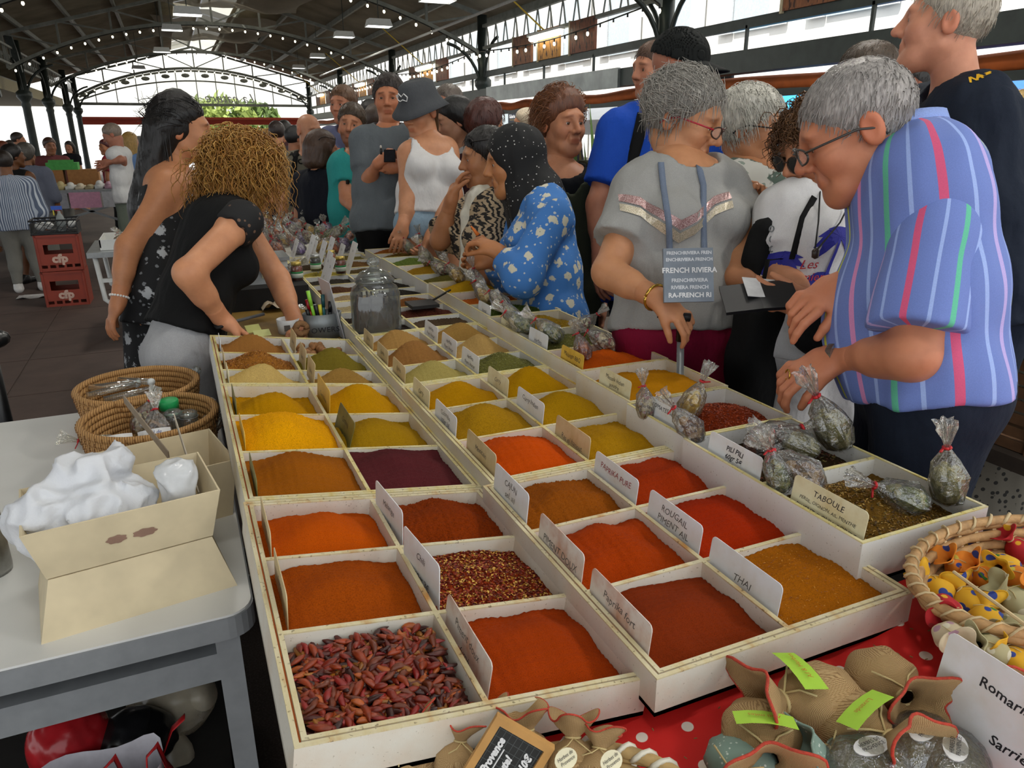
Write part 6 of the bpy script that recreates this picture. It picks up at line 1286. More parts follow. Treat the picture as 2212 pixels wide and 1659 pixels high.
# ================================================================== front edge: wicker baskets, sachets, slate, big card
m_jute, t = newmat('burlap', .9); w1_ = t.n('ShaderNodeTexWave', inp={'Scale': 330., 'Distortion': 1.5}); t.l(t.co(), w1_.inputs[0]); w2_ = t.n('ShaderNodeTexWave', wave_type='BANDS', bands_direction='Z', inp={'Scale': 330., 'Distortion': 1.5}); t.l(t.co(), w2_.inputs[0]); mm = t.math('MULTIPLY', w1_.outputs[1], w2_.outputs[1]); t.col(t.ramp(mm, [(.0, '#8a6a44'), (.22, '#b8945f'), (.6, '#d2b484')])); t.bump(mm, .5, .002)
m_stitch = plain('red stitching', '#b03a26', .8, 0, .25, 300); m_tagg = plain('green tag', '#a5cf3c', .7, 0, .04)
def sachet(p, rot, s, label, tagtext=None, parent_group='burlap sachets with red stitched mouths', fat=1., mouth=1., fillm=None, trim=None):
    """burlap pouch lying down: fat body, tied waist, ruffled mouth edged with red stitching; local +y points to the mouth"""
    r = empty('burlap_sachet' if fillm is None else 'fabric_sachet', p, label, 'sachet', parent_group); r.rotation_euler = rot; r.scale = (s, s, s); n = 40; sd = hash_(label)
    prof = [(.002, -.06), (.02, -.057), (.034, -.045), (.042, -.025), (.04, -.003), (.028, .014), (.013, .024), (.011, .028), (.018, .036), (.03, .048), (.041, .06)]
    V = []
    for k, (a, y) in enumerate(prof):
        for j in range(n):
            th = 2*math.pi*j/n; rf = 1+(.2*math.sin(3*th+sd)+.1*math.sin(5*th+sd*2))*max(0, (k-7)/3)*mouth+.05*math.sin(5*th+y*90+sd); V.append((a*rf*math.cos(th), y+.008*math.sin(3*th+sd)*max(0, (k-7)/3), a*rf*math.sin(th)*.72*fat))
    f = [(i*n+j, (i+1)*n+j, (i+1)*n+(j+1) % n, i*n+(j+1) % n) for i in range(len(prof)-1) for j in range(n)]
    b = mk('pouch', V, f, fillm or m_jute, r, True); b.modifiers.new('s', 'SOLIDIFY').thickness = .0018
    e = [V[(len(prof)-1)*n+j % n] for j in range(n+1)]; MB().tube(e, .0017, 6, cap=False).build('stitched_edge', trim or m_stitch, r, True)
    MB().tube([(.0125*math.cos(a), .027, .0095*math.sin(a)) for a in np.linspace(0, 6.28, 14)], .002, 5).tube([(0, .027, .0095), (.012, .02, .018), (.03, .008, .026)], .0012, 5).tube([(0, .027, .0095), (-.01, .018, .02), (-.026, .01, .024)], .0012, 5).build('twine', plain('raffia', '#c9b480', .8), r, True)
    if tagtext:
        q = MB().grid(5, 2, lambda u, v: (-.028+.062*u, .0+.026*v, .033+.004*math.sin(u*3))).build('paper_tag', m_tagg, r); letters('tag_lettering', tagtext, .008, frame((.004, .013, .0385), (1, 0, 0), (0, 1, 0)), plain('orange ink', '#b86a1c', .6), q)
    return r
def wbasket(c, rx, ry, h, label, m_a, m_b, flare=.8):
    r = empty('wicker_basket', c, label, 'basket', 'wicker baskets at the front'); n = 36
    for i in range(6):
        k = flare+(1-flare)*i/5; z = .004+i*(h-.01)/5
        b = MB(); b.tube([((rx*k+.002*math.sin(18*a+i*math.pi))*math.cos(a), (ry*k+.002*math.sin(18*a+i*math.pi))*math.sin(a), z) for a in np.linspace(0, 2*math.pi, 73)], h/6*.6, 6, cap=False).build('weaver', m_a, r, True)
    for j in range(n):
        a = 2*math.pi*j/n; MB().bar((rx*flare*1.02*math.cos(a), ry*flare*1.02*math.sin(a), 0), (rx*1.02*math.cos(a), ry*1.02*math.sin(a), h), .006, .004, up=(math.cos(a), math.sin(a), 0)).build('stake', m_b, r)
    MB().tube([(rx*math.cos(a), ry*math.sin(a), h) for a in np.linspace(0, 2*math.pi, 61)], .0075, 8, cap=False).build('rim', m_a, r, True)
    for j in range(40):
        a = 2*math.pi*j/40; p = np.array((rx*math.cos(a), ry*math.sin(a), h)); tg_ = unit((-rx*math.sin(a), ry*math.cos(a), 0)); d = unit(p*np.array((1, 1, 0)))
        MB().tube([p+(d*math.cos(q)+UP*math.sin(q))*.0088+tg_*(q*.006-.01) for q in np.linspace(-.6, 3.6, 6)], .0032, 4, flat=.5).build('rim_wrap', m_b, r, True)
    MB().lathe([(0, .003), (flare, .003), (flare, .008), (0, .008)], 28, sq=(rx, ry)).build('bottom', m_a, r); return r
m_wk = plain('straw wicker', '#a98c5a', .75, 0, .25, 40, .3); m_wk2 = plain('white cane', '#d8d2c0', .6, 0, .08); m_wk3 = plain('tan wicker', '#b0895a', .7, 0, .25, 60, .3); m_wk4 = plain('pale rush', '#cbb489', .7, 0, .15)
cz = cloth_z(.25)
wbasket((.262, .44, cz+.004), .15, .135, .058, 'straw and white cane basket of burlap sachets at the bottom centre', m_wk, m_wk2)
for i, (x, y, z, rot, s, tx, lab) in enumerate((
    (905, 1612, .92, (1.15, 0, .35), .62, None, 'burlap sachet with round mouth at the left of the front basket'), (862, 1648, .915, (1.0, 0, .8), .6, None, 'burlap sachet lowest at the left of the front basket'), (988, 1630, .92, (1.2, .3, -.2), .56, None, 'narrow burlap sachet left of the slate'),
    (1068, 1588, .915, (1.2, 0, .1), .56, None, 'burlap sachet with a pointed tip behind the slate'), (1140, 1612, .92, (1.15, 0, -.25), .66, None, 'burlap sachet standing right of the slate'), (1238, 1630, .92, (1.0, 0, -.45), .66, None, 'burlap sachet with clear clip in the front basket'), (1290, 1652, .92, (.8, 0, -.7), .6, None, 'burlap sachet with oval label at the right of the basket'))):
    sachet(onz(x, y, z), rot, s, lab, tx)
for i, (x, y) in enumerate(((1222, 1640), (1320, 1645))): o = MB().lathe([(0, 0), (.014, 0), (.014, .001), (0, .001)], 18, sq=(1, .7)).build('oval_label', plain('cream label', '#d8d0b0', .6)); o.location = tuple(onz(x, y, .962)); o.rotation_euler = (.6, 0, .3); tag(o, ('left', 'right')[i]+' oval cream label on a burlap sachet in the front basket', 'label'); letters('lettering', 'Herbes de\nProvence', .005, frame((0, 0, .0016), (1, 0, 0), (0, 1, 0)), m_ink, o, slant=.3)
# slate
slt = empty('chalk_slate', onz(1090, 1652, .945), 'small wooden-framed slate with white chalk writing in the front basket', 'slate'); Ms = frame((0, 0, 0), R_*.86-U_*.5, U_*.86+R_*.5-F_*.1); w_, l_ = .026, .036
MB().box((-w_, -l_, -.002), (w_, l_, .001), M=Ms).build('board', plain('slate black', '#1c1e1e', .6), slt)
for a, b in (((-w_-.008, -l_-.008), (-w_, l_+.008)), ((w_, -l_-.008), (w_+.008, l_+.008)), ((-w_, l_), (w_, l_+.008)), ((-w_, -l_-.008), (w_, -l_))): MB().box((*a, -.004), (*b, .005), M=Ms).build('frame_rail', plain('pine frame', '#b98a4c', .6), slt)
g_ = MB()
for u in np.linspace(-.9, .9, 8): g_.box((u*w_-.0003, -l_, .001), (u*w_+.0003, l_, .0012), M=Ms); g_.box((-w_, u*l_-.0003, .001), (w_, u*l_+.0003, .0012), M=Ms)
g_.build('printed_grid', plain('grid grey', '#4a4e4e', .7), slt)['kind'] = 'stuff'
Mt = frame(Ms[:3, 3], Ms[:3, 1]*.98-Ms[:3, 0]*.0, -Ms[:3, 0])
for tx, v_, sz, u_ in (('Provence', -.016, .011, .003), ('jute!', .0, .011, .0), ('L 10€', .017, .011, .008)): letters('chalk_lettering', tx, sz, frame(Ms[:3, 1]*u_+Ms[:3, 0]*v_+Ms[:3, 2]*.0018, Ms[:3, 1], -Ms[:3, 0]), plain('white chalk', '#dcdcdc', .9), slt, slant=.3, bold=.0006)
MB().box((-.02, -.0003, -.0006), (.015, .0003, .0006), M=frame(Ms[:3, 0]*-.009+Ms[:3, 2]*.0016, Ms[:3, 1], Ms[:3, 2])).build('underline', plain('white chalk', '#dcdcdc', .9), slt)
# sachets lying on the red cloth
for (x, y, z, rot, s, tx, lab, fat) in (
    (1740, 1520, .925, (.15, .1, 1.35), 1.15, 'Ail & Herbes', 'burlap sachet with a green tag, farthest back on the red cloth', 1.2), (1650, 1605, .92, (.25, 0, 2.6), 1.05, 'Anti mites', 'burlap sachet with a green tag at the left on the red cloth', 1.2), (1870, 1575, .93, (.35, .2, 3.3), 1.05, 'Lavande', 'burlap sachet with a ruffled mouth facing the camera', 1.2), (1925, 1480, .935, (.3, 0, 2.9), 1.0, None, 'burlap sachet left of the big ROMARIN card', 1.3), (2190, 1470, .945, (.3, 0, 2.4), 1.0, None, 'burlap sachet behind the big ROMARIN card', 1.2)):
    p = onz(x, y, z); p[2] = cloth_z(p[0])+.036*s; sachet(p, rot, s, lab, tx, fat=fat)
m_gg = dots('grey green dotted cloth', '#7d9488', '#c4ccc4', 160, .2)
for x, y, lab, rz in ((1600, 1640, 'grey-green dotted fabric sachet in the foreground, left', 2.2), (1840, 1625, 'grey-green dotted fabric sachet under the ruffled burlap one', 1.2)): p = onz(x, y, .925); p[2] = cloth_z(p[0])+.03; sachet(p, (.2, 0, rz), .95, lab, None, 'grey-green sachets', fillm=m_gg, trim=m_gg)
for i, (x, y, lab) in enumerate(((1875, 1648, 'clear pack of dried herbs with an oval label in the foreground'), (1985, 1612, 'second clear pack of dried herbs left of the ROMARIN card'), (2055, 1650, 'brown clear pack below the ROMARIN card'))):
    p = onz(x, y, .925); r = empty('herb_pack', p, lab, 'pack', 'herb packs'); r.rotation_euler = (0, 0, .3*i); c = MB().ball((0, 0, 0), (.05, .035, .02), 14, 8); c.build('herbs', powder('#6a6236', 260, .3, 1), r, True); c = MB().ball((0, 0, .001), (.056, .039, .024), 14, 8); c.build('film', m_film, r, True); MB().lathe([(0, .0245), (.022, .0235), (.022, .0225)], 18, sq=(1, .55)).build('oval_label', plain('white label', '#dcdcda', .6), r); letters('lettering', 'HERBES DE\nPROVENCE', .006, frame((0, 0, .0255), (1, 0, 0), (0, 1, 0)), m_ink, r)
# the big card
X_ = .72; a_ = onx(2036, 1367, X_); card((X_, a_[1]-.2, a_[2]-.115), .2, .115, 'white', ['Romarin - Basilic', 'Sarriette'], 'big white card reading Romarin in the right foreground', lean=.12, bold=.015, sz=.0165)
# right basket of printed sachets
wbasket((1.0, .5, cloth_z(1.0)+.006), .2, .125, .075, 'tan rush basket of bright printed sachets at the right edge', m_wk3, m_wk4, .72)
def provence(name, base, c1, c2):
    m, t = newmat(name, .8); v = t.vor(26, out=1); d = t.vor(26); sp = t.n('ShaderNodeSeparateColor'); t.l(v, sp.inputs[0]); t.col(t.mix(t.ramp(d, [(.3, (1, 1, 1)), (.34, (0, 0, 0))]), base, t.ramp(sp.outputs[0], [(0, c1), (.45, c2), (.75, base)], 'CONSTANT'))); return m
PF = {'yellow': provence('yellow print', '#d9a41c', '#2a3f8c', '#3f7a34'), 'orange': provence('orange print', '#d9801c', '#2a3f8c', '#c9c04c'), 'red': provence('red print', '#b01820', '#d9a41c', '#8c1218'), 'olive': provence('olive print', '#a8a078', '#c9c4a8', '#7a7a54'), 'cream': provence('cream print', '#c9b898', '#b08a9a', '#d8d0b8')}
ss_ = [(2020, 1265, 'yellow', .3), (2065, 1225, 'orange', 1.2), (2040, 1320, 'red', 2.2), (2090, 1290, 'yellow', -.4), (2120, 1240, 'orange', .8), (2165, 1225, 'yellow', 1.8), (2085, 1165, 'yellow', .2), (2195, 1180, 'red', 1.0), (2060, 1380, 'cream', 2.4), (2130, 1330, 'yellow', -1.), (2185, 1290, 'olive', .5), (2130, 1400, 'olive', 1.4), (2190, 1360, 'olive', 2.0), (2185, 1420, 'yellow', .9), (2205, 1250, 'orange', 2.8)]
for i, (x, y, k_, rz) in enumerate(ss_):
    p = onz(x, y, .965+.01*(i % 3)); sachet(p, (.5+.3*math.sin(i*2.), .3*math.cos(i), rz), .5, '%s printed sachet in the right basket, %s' % (k_, ('at the left rim', 'second from the back rim', 'left with gold dots', 'middle left', 'centre back', 'back right', 'sticking up behind the rim', 'beside the red bow', 'at the front left rim', 'centre', 'right of centre', 'front middle', 'front right', 'lowest at the front', 'at the right edge of the photo')[i]), None, 'printed sachets in the right basket', 1.2, fillm=PF[k_], trim=PF[k_])
hd = empty('basket_handle', (1.0, .5, .95), 'thin pale cane leaning across the right basket', 'cane'); q0 = onz(2060, 1235, 1.02)-np.array((1.0, .5, .95)); q1 = onz(2215, 1350, 1.02)-np.array((1.0, .5, .95)); MB().tube([q0, q1], .0022, 6).build('rod', m_wk4, hd)
cr_ = MB()
gcr = np.random.default_rng(8)
for i in range(160): x, y = gcr.uniform(.4, 1.2), gcr.uniform(.3, .6); a = gcr.uniform(0, 6.28); z = cloth_z(x)+.005; cr_.bar((x, y, z), (x+.004*math.cos(a), y+.004*math.sin(a), z), .0009, .0009)
o = cr_.build('herb_crumbs', plain('herb crumb', '#8a7a48', .9)); tag(o, 'spilled dry herb crumbs on the red cloth', 'crumbs', kind='stuff')
# ================================================================== right and far background
def leafclump(mb, c, n, h, w, seed, spread):
    g = np.random.default_rng(seed)
    for i in range(n):
        a = g.uniform(0, 6.28); r = g.uniform(0, spread); p = np.asarray(c)+np.array((r*math.cos(a), r*math.sin(a), 0)); hh = h*g.uniform(.55, 1.1); ln = g.uniform(-.12, .12, 2)*hh; q = p+np.array((*ln, hh)); m_ = p+(q-p)*.5+np.array((0, 0, 0)); s = np.array((math.cos(a+1.5), math.sin(a+1.5), 0))*w*g.uniform(.7, 1.1)
        mb.add([p-s*.5, p+s*.5, m_+s, q, m_-s], [(0, 1, 2, 3, 4)])
for i, (x, y, D, lab) in enumerate(((1262, 340, 4.6, 'tall spiky green plant right of the auburn hair, left clump'), (1300, 330, 4.4, 'tall spiky green plant right of the auburn hair, right clump'))):
    p = at(x, y, D); r = empty('spiky_plant', (p[0], p[1], .75), lab, 'plant', 'spiky plants'); g = np.random.default_rng(i)
    for k in range(16): b = MB(); leafclump(b, (0, 0, 0), 1, p[2]-.75+.22, .022, i*40+k, .12); q = b.build('leaf', plain('plant green %d' % (k % 3), ('#5c7a3a', '#4a6a30', '#6a5a30')[k % 3], .6), r)
    MB().lathe([(0, 0), (.12, 0), (.15, .2), (.14, .2)], 14, (0, 0, -.2)).build('pot', plain('dark pot', '#2a2624', .7), r, True)
bt = empty('plant_bench', (at(1280, 330, 4.5)[0], at(1280, 330, 4.5)[1], 0), 'low bench under the spiky plants', 'bench'); MB().box((-.4, -.3, .5), (.4, .3, .55)).build('top', plain('dark wood', '#3a3028', .8), bt)
for x in (-.35, .35):
    for y in (-.25, .25): MB().bar((x, y, 0), (x, y, .5), .04).build('leg', plain('dark wood', '#3a3028', .8), bt)
# lettuce crates at the right edge
m_cr = plain('brown crate', '#6a4a30', .8, 0, .2, 20); c0 = np.array((2.75, 1.3, 0))
lt = empty('crate_trestle', c0, 'dark trestle carrying the lettuce crate at the right edge', 'trestle'); MB().box((-.35, -.5, .5), (.4, .6, .55)).build('top', plain('dark wood', '#3a3028', .8), lt)
for x in (-.3, .35):
    for y in (-.45, .55): MB().bar((x, y, 0), (x, y, .5), .04).build('leg', plain('dark wood', '#3a3028', .8), lt)
lc = empty('produce_crate', c0+np.array((0, 0, .55)), 'brown slatted crate of green lettuce at the right edge', 'crate')
for z in np.arange(0, .36, .045):
    for a, b in (((-.3, -.4), (.35, -.4)), ((-.3, .5), (.35, .5)), ((-.3, -.4), (-.3, .5)), ((.35, -.4), (.35, .5))): MB().bar((*a, z+.02), (*b, z+.02), .012, .034).build('slat', m_cr, lc)
for x in (-.3, .35):
    for y in (-.4, .05, .5): MB().bar((x, y, 0), (x, y, .38), .03).build('post', m_cr, lc)
MB().box((-.3, -.4, .0), (.35, .5, .012)).build('bottom', m_cr, lc)
g = np.random.default_rng(4)
for i in range(9):
    p = c0+np.array((-.2+.2*(i % 3), -.3+.3*(i//3), .86)); r = empty('lettuce', p, 'green leafy lettuce in the right crate, %s' % ('near left', 'near middle', 'near right', 'middle left', 'centre', 'middle right', 'far left', 'far middle', 'far right')[i], 'lettuce', 'lettuces in the crate')
    for k in range(14):
        a = k*2.4; rr = .03+.006*k; b = MB().grid(5, 5, lambda u, v: (np.array((math.cos(a), math.sin(a), 0))*(rr+.08*u)+np.array((-math.sin(a), math.cos(a), 0))*(v-.5)*.13*math.sin(math.pi*(u*.8+.15))+np.array((0, 0, .09*math.sin(u*2.4)+.012*math.sin(v*14+k)-.004*k)))); b.build('leaf', plain('lettuce %d' % (k % 3), ('#4c8a2a', '#3a7420', '#6aa03c')[k % 3], .5), r, True)
# blue canopy and market tents in the street
def canopy(c, w, l, h, m, label, valance=.25):
    r = empty('canopy', c, label, 'canopy', 'street canopies'); A = [(-w/2, -l/2), (w/2, -l/2), (w/2, l/2), (-w/2, l/2)]
    for i in range(4):
        p, q = A[i], A[(i+1) % 4]; MB().add([(*p, h), (*q, h), (0, 0, h+.55)], [(0, 1, 2)]).build('roof_panel', m, r); MB().add([(*p, h), (*q, h), (*q, h-valance), (*p, h-valance)], [(0, 1, 2, 3)]).build('valance', m, r); MB().bar((*p, 0), (*p, h), .04).build('pole', m_steel, r)
    return r
m_bc = plain('blue canopy', '#2c6fc4', .7, 0, .08, 3); m_wc = plain('white canopy', '#d8dadc', .7, 0, .04, 3)
canopy((8.2, 6.2, 0), 2.6, 2.6, 1.78, m_bc, 'bright blue street canopy behind the white-haired woman'); canopy((8.0, 9.2, 0), 2.4, 2.4, 1.75, plain('cyan canopy', '#2a9ad0', .7), 'cyan street canopy with a dark flap beyond the black cap'); canopy((8.2, 13, 0), 2.6, 2.6, 1.8, m_wc, 'white street canopy beyond the auburn hair')
q = MB().box((-.02, -.5, 0), (.02, .5, .6)).build('banner', plain('black banner', '#17181a', .7)); q.location = (6.75, 8.75, 1.75); tag(q, 'black banner with pale script beside the cyan canopy', 'banner'); letters('lettering', 'Olives', .3, frame((-.022, 0, .25), (0, -1, 0), (0, 0, 1)), plain('white script', '#d0e0ec', .6), q, slant=.3)
# shop sign
ps_ = onx(1120, 258, 8.6); sg_ = empty('shop_sign', ps_, 'navy shop sign reading Galerie Clémenceau under the rolled awning', 'sign'); MB().box((-.03, -.62, -.6), (.03, .62, .2)).build('panel', plain('navy board', '#1e2430', .5), sg_)
letters('lettering', 'Galerie Clémenceau', .13, frame((-.034, 0, .08), (0, -1, 0), (0, 0, 1)), plain('white letters', '#d8dade', .5), sg_, bold=.004); letters('lettering', 'ADRESSE', .1, frame((-.034, 0, -.18), (0, -1, 0), (0, 0, 1)), plain('white letters', '#d8dade', .5), sg_); MB().box((-.033, -.5, -.01), (-.031, .5, 0)).build('gold_rule', plain('gold rule', '#a8925a', .5), sg_)
MB().bar((0, 0, -.6), (0, 0, -ps_[2]), .06).build('post', m_iron, sg_)
# trees beyond the far gable
for i, (x, y, D, s_, col) in enumerate(((480, 262, 42, 2.0, '#8a9a4a'), (545, 262, 44, 1.6, '#6a8040'), (425, 270, 44, 1.8, '#9aa868'))):
    p = at(x, y, D); r = empty('street_tree', (p[0], p[1], 0), ('sunlit street tree beyond the far gable, middle', 'darker street tree beyond the far gable, right', 'pale street tree beyond the far gable, left')[i], 'tree', 'trees beyond the gable'); MB().tube([(0, 0, 0), (0, 0, 2.)], .15, 8).build('trunk', plain('bark', '#5a4a38', .9), r, True)
    g = np.random.default_rng(i); n = 900; c = g.normal(size=(n, 3)); c /= np.linalg.norm(c, axis=1)[:, None]; c = c*g.uniform(.5, 1, n)[:, None]**.6*np.array((s_, s_, s_*.8))+np.array((0, 0, 2.2)); a = g.normal(size=(n, 3))*.12; b = g.normal(size=(n, 3))*.12; V = np.stack([c-a, c+b, c+a, c-b], 1).reshape(-1, 3); q = mk('foliage', V, np.arange(n*4).reshape(-1, 4), plain('leaves '+col, col, .7), r); q['kind'] = 'stuff'
# clothes rail far back on the right
rl = empty('clothes_rail', (4.6, 21.5, 0), 'clothes rail with dark garments far back on the right', 'clothes rail'); MB().bar((-.2, -1, 1.75), (-.2, 1, 1.75), .03).build('bar', m_steel, rl)
for y in (-1, 1): MB().bar((-.2, y, 0), (-.2, y, 1.75), .03).build('upright', m_steel, rl)
for i in range(10): MB().box((-.35, -.9+i*.19, .9), (-.05, -.82+i*.19, 1.72)).build('garment', plain('garment %d' % (i % 4), ('#1c1c22', '#3a2a2a', '#26303a', '#4a4a4a')[i % 4], .8), rl)
# ================================================================== the people
SHORT = dict(t=.009, amp=.0016, fr=170)
SIDE = lambda zl, r=.045, y=-.03, t=.016: dict(t=t, amp=.002, fr=120, vol=[((sg*.058, y, .0), (sg*.06, y, zl), r, r*.85, .03) for sg in (-1, 1)]+[((0, -.07, .0), (0, -.075, zl), .06, .055, .03, (1, 0, 0), .7)], full=.045)
jeans = cloth('dark jeans', '#1b2230'); black = cloth('black cloth', '#141414'); shoe = plain('black shoe', '#191818', .4)
def bag_solid(name, c, sz, m, label, rot=0, cat='bag', handles=None):
    sz = np.asarray(sz); fq = lambda P: (np.linalg.norm((P)/np.array(sz), axis=1, ord=4)-1)*min(sz)
    V, Q = poly(lambda P: fq(P)-.006*nz3(P, 26, 2), -sz*1.25, sz*1.25, .012); r = empty(name, c, label, cat, rz=rot); meshify('bag_body', [(V, Q, 0)], [m], r, np.zeros(3))
    if handles:
        for hd in handles: MB().tube(hd, .008, 6, flat=.5).build('handle', m, r, True)
    return r
# ---- behind the stall -------------------------------------------------------------------------------------------
m_dress = floral('black dress with grey blossoms', '#0d0d0f', '#a9abad', 13, None, .3, '#6f7274')
V1 = person('woman vendor with very long black hair in a black flowered dress, standing in profile', 2.95, (396, 283), 1.0, (95, 4, 0), 92, '#b9805a', True,
    dict(t=.014, amp=.0022, fr=120, cut=.0, line=(.6, -.8, .088, .07), vol=[((0, -.02, .1), (0, -.05, .08), .058, .06, .03), ((0, -.075, .0), (0, -.15, -.3), .072, .07, .03, (1, 0, 0), .75), ((0, -.14, -.28), (-.02, -.24, -.62), .066, .03, .04, (1, 0, 0), .8), ((-.05, -.03, -.02), (-.06, -.08, -.35), .035, .028, .03)], full=.03), '#15110f',
    N=(372, 372, .0), RS=(368, 402, -.12), LS=(398, 395, .2), RE=(277, 532, -.2), RW=(256, 652, -.22), PV=(338, 640, .0), bust=.02, rh=dict(curl=.3, d=-U_*.9-R_*.35, nrm=-R_*.6-F_*.6),
    clothes=[dict(k='top', m=m_dress, sl=0, tank=1, neck=.12, off=.09, hem=.12, t=.01, amp=.002, name='dress_bodice'), dict(k='skirt', m=m_dress, len=.25, r=.2, t=.016, amp=.012, fr=18, name='dress_skirt'), dict(k='shoes', m=shoe)], h=.008,
    locks_=[dict(n=420, ln=.5, r=.003, seed=4, t=.012, lay=.008, flow=(0, -.5, -.2), grav=.9, segs=16, ymax=-.03, zmin=-.06, curl=.003, frq=5, jit=.1), dict(n=160, ln=.09, r=.002, seed=8, t=.012, flow=(0, -1, .5), grav=.1, lay=.01)])
MB().tube([V1['N']+V1['lat']*.06*k+V1['fw']*q+V1['ax']*z for k, q, z in ((-1.6, .07, -.1), (-1.5, .03, -.0), (-1.3, -.04, .0), (-.9, -.09, -.12))], .006, 6, flat=.4).build('dress_strap', m_dress, V1['root'], True, V1['base'])
b = MB()
for i in range(20):
    a = 2*math.pi*i/20; d = unit(V1['RW']-V1['RE']); x = unit(np.cross(d, F_)); y = np.cross(d, x); b.ball(V1['RW']-d*.02+(x*math.cos(a)+y*math.sin(a))*.031, .0048, 6, 4)
b.build('pearl_bracelet', plain('pearl', '#e6e2dc', .2), V1['root'], True, V1['base'])
m_lace = dots('black lace', '#0e0e10', '#6b513f', 42, .2)
V2 = person('woman vendor with curly golden hair bending over the trays in a black lace top', 2.5, (530, 386), 1.0, (88, 30, 0), 88, '#c98f69', True,
    dict(t=.012, amp=.006, fr=60, curly=.9, cut=.02, stretch=.5, vol=[((0, -.04, .0), (0, -.02, -.13), .075, .07, .04, (1, 0, 0), .75), ((-.055, .03, .0), (-.07, .06, -.1), .045, .04, .04), ((.055, .03, .0), (.07, .06, -.1), .045, .04, .04)], full=.075), '#a8722c',
    N=(478, 448, -.02), RS=(520, 480, -.16), LS=(500, 450, .17), RE=(406, 590, -.33), RW=(480, 690, -.17), LE=(600, 600, .25), LW=(640, 700, .1), PV=(388, 762, -.06), bust=.02, rh=dict(curl=.5, d=R_*.6-U_*.5+F_*.4, nrm=U_), lh=dict(curl=.4),
    clothes=[dict(k='top', m=black, sl=.0, neck=.085, hem=-.075, t=.012, amp=.005, name='black_top'), dict(k='trousers', m=cloth('pale grey jeans', '#a9a9aa', .85, .12), t=.006, amp=.005, waist=.35, len=.1, name='jeans'), dict(k='shoes', m=shoe)], h=.008,
    locks_=[dict(n=1000, ln=.2, r=.0028, curl=.009, seed=3, t=.012, lay=.03, zmin=-.1, flow=(0, -.5, -.2), grav=.35, segs=14, frq=16, ymax=.07), dict(n=400, ln=.18, r=.0022, curl=.011, seed=9, t=.016, lay=.035, flow=(0, -.4, -.2), grav=.3, segs=14, frq=18, col='#c9974a')])
d_ = unit(V2['RE']-V2['RS']); S = V2['RS']
P = [(rc(S-d_*.01, S+d_*.07, .061, .058), 0), (rc(S, V2['N']-V2['ax']*.03, .06, .06), .03)]; fq = field(P)
V, Q = poly(lambda Pt: smax(fq(Pt), (Pt-(S+d_*(.05)))@d_+.004*np.sin(((Pt-S)@V2['fw'])*160), .003), *bounds(P, .02), .006); meshify('lace_cap_sleeve', [(V, Q, 0)], [m_lace], V2['root'], V2['base'])
MB().tube([V2['RW']+(np.cross(unit(V2['RW']-V2['RE']), F_)*math.cos(a)+np.cross(unit(V2['RW']-V2['RE']), R_)*math.sin(a))*.034 for a in np.linspace(0, 6.28, 14)], .006, 6).build('hair_band', plain('black band', '#101010', .7), V2['root'], True, V2['base'])
MB().box((-.012, -.003, -.03), (.012, .003, .03), M=frame(V2['PV']-V2['lat']*.15+V2['ax']*.07-V2['fw']*.03, V2['fw'], V2['ax'])).build('belt_loop', cloth('pale grey jeans', '#a9a9aa'), V2['root'], False, V2['base'])
# ---- the group at the right ---------------------------------------------------------------------------------------
m_str = vstripes('blue shirt with coloured stripes', '#6d82c4', [(.05, .03, '#c9d23c'), (.16, .018, '#9db4ea'), (.26, .03, '#d98fc0'), (.37, .018, '#9db4ea'), (.46, .028, '#5fbf9a'), (.56, .018, '#9db4ea'), (.66, .03, '#d8567e'), (.77, .018, '#9db4ea'), (.86, .03, '#b9a8e0'), (.95, .012, '#9db4ea')], .44)
MN = person('grey-haired man in glasses and a blue shirt with coloured stripes', 1.42, (1850, 283), 1.0, (-52, 27, 0), -58, '#c1805f', False, dict(t=.005, amp=.001, fr=200, cut=.006), '#a39d98', (.62, .52, .46), jaw=1.08, nose=1.15, old=1.,
    N=(1968, 330, .02), LS=(2030, 452, -.1), RS=(1925, 420, .25), LE=(1972, 768, -.13), LW=(1812, 770, .06), RE=(1900, 660, .2), RW=(1832, 612, .06), PV=(2000, 820, .05), bulk=1.08, belly=.03,
    lh=dict(curl=(.55, .6, .65, .7), d=-R_*.85-U_*.35+F_*.2, nrm=U_*.75-F_*.5, s=1.05, thumb=.4), rh=dict(curl=(.35, .55, .7, .8), d=-R_*.9-U_*.45, nrm=U_*.7-F_*.6, s=1.05, side=-1),
    clothes=[dict(k='top', m=m_str, sl=0, sepsl=.84, hem=.03, t=.018, amp=.006, fr=22, neck=.072, flare=.004, h=.0075, name='striped_shirt'), dict(k='trousers', m=jeans, t=.008, waist=.6, amp=.004, name='jeans'), dict(k='shoes', m=shoe)], h=.008, hh=.0034, hair_h=.0045, hq=.0038, locks_=dict(n=1100, ln=.026, r=.0013, seed=17, t=.003, lay=.005, flow=(0, .5, -.6), grav=.1, segs=4, zmin=-.05))
glasses(MN, '#3a3632', shape=.75)
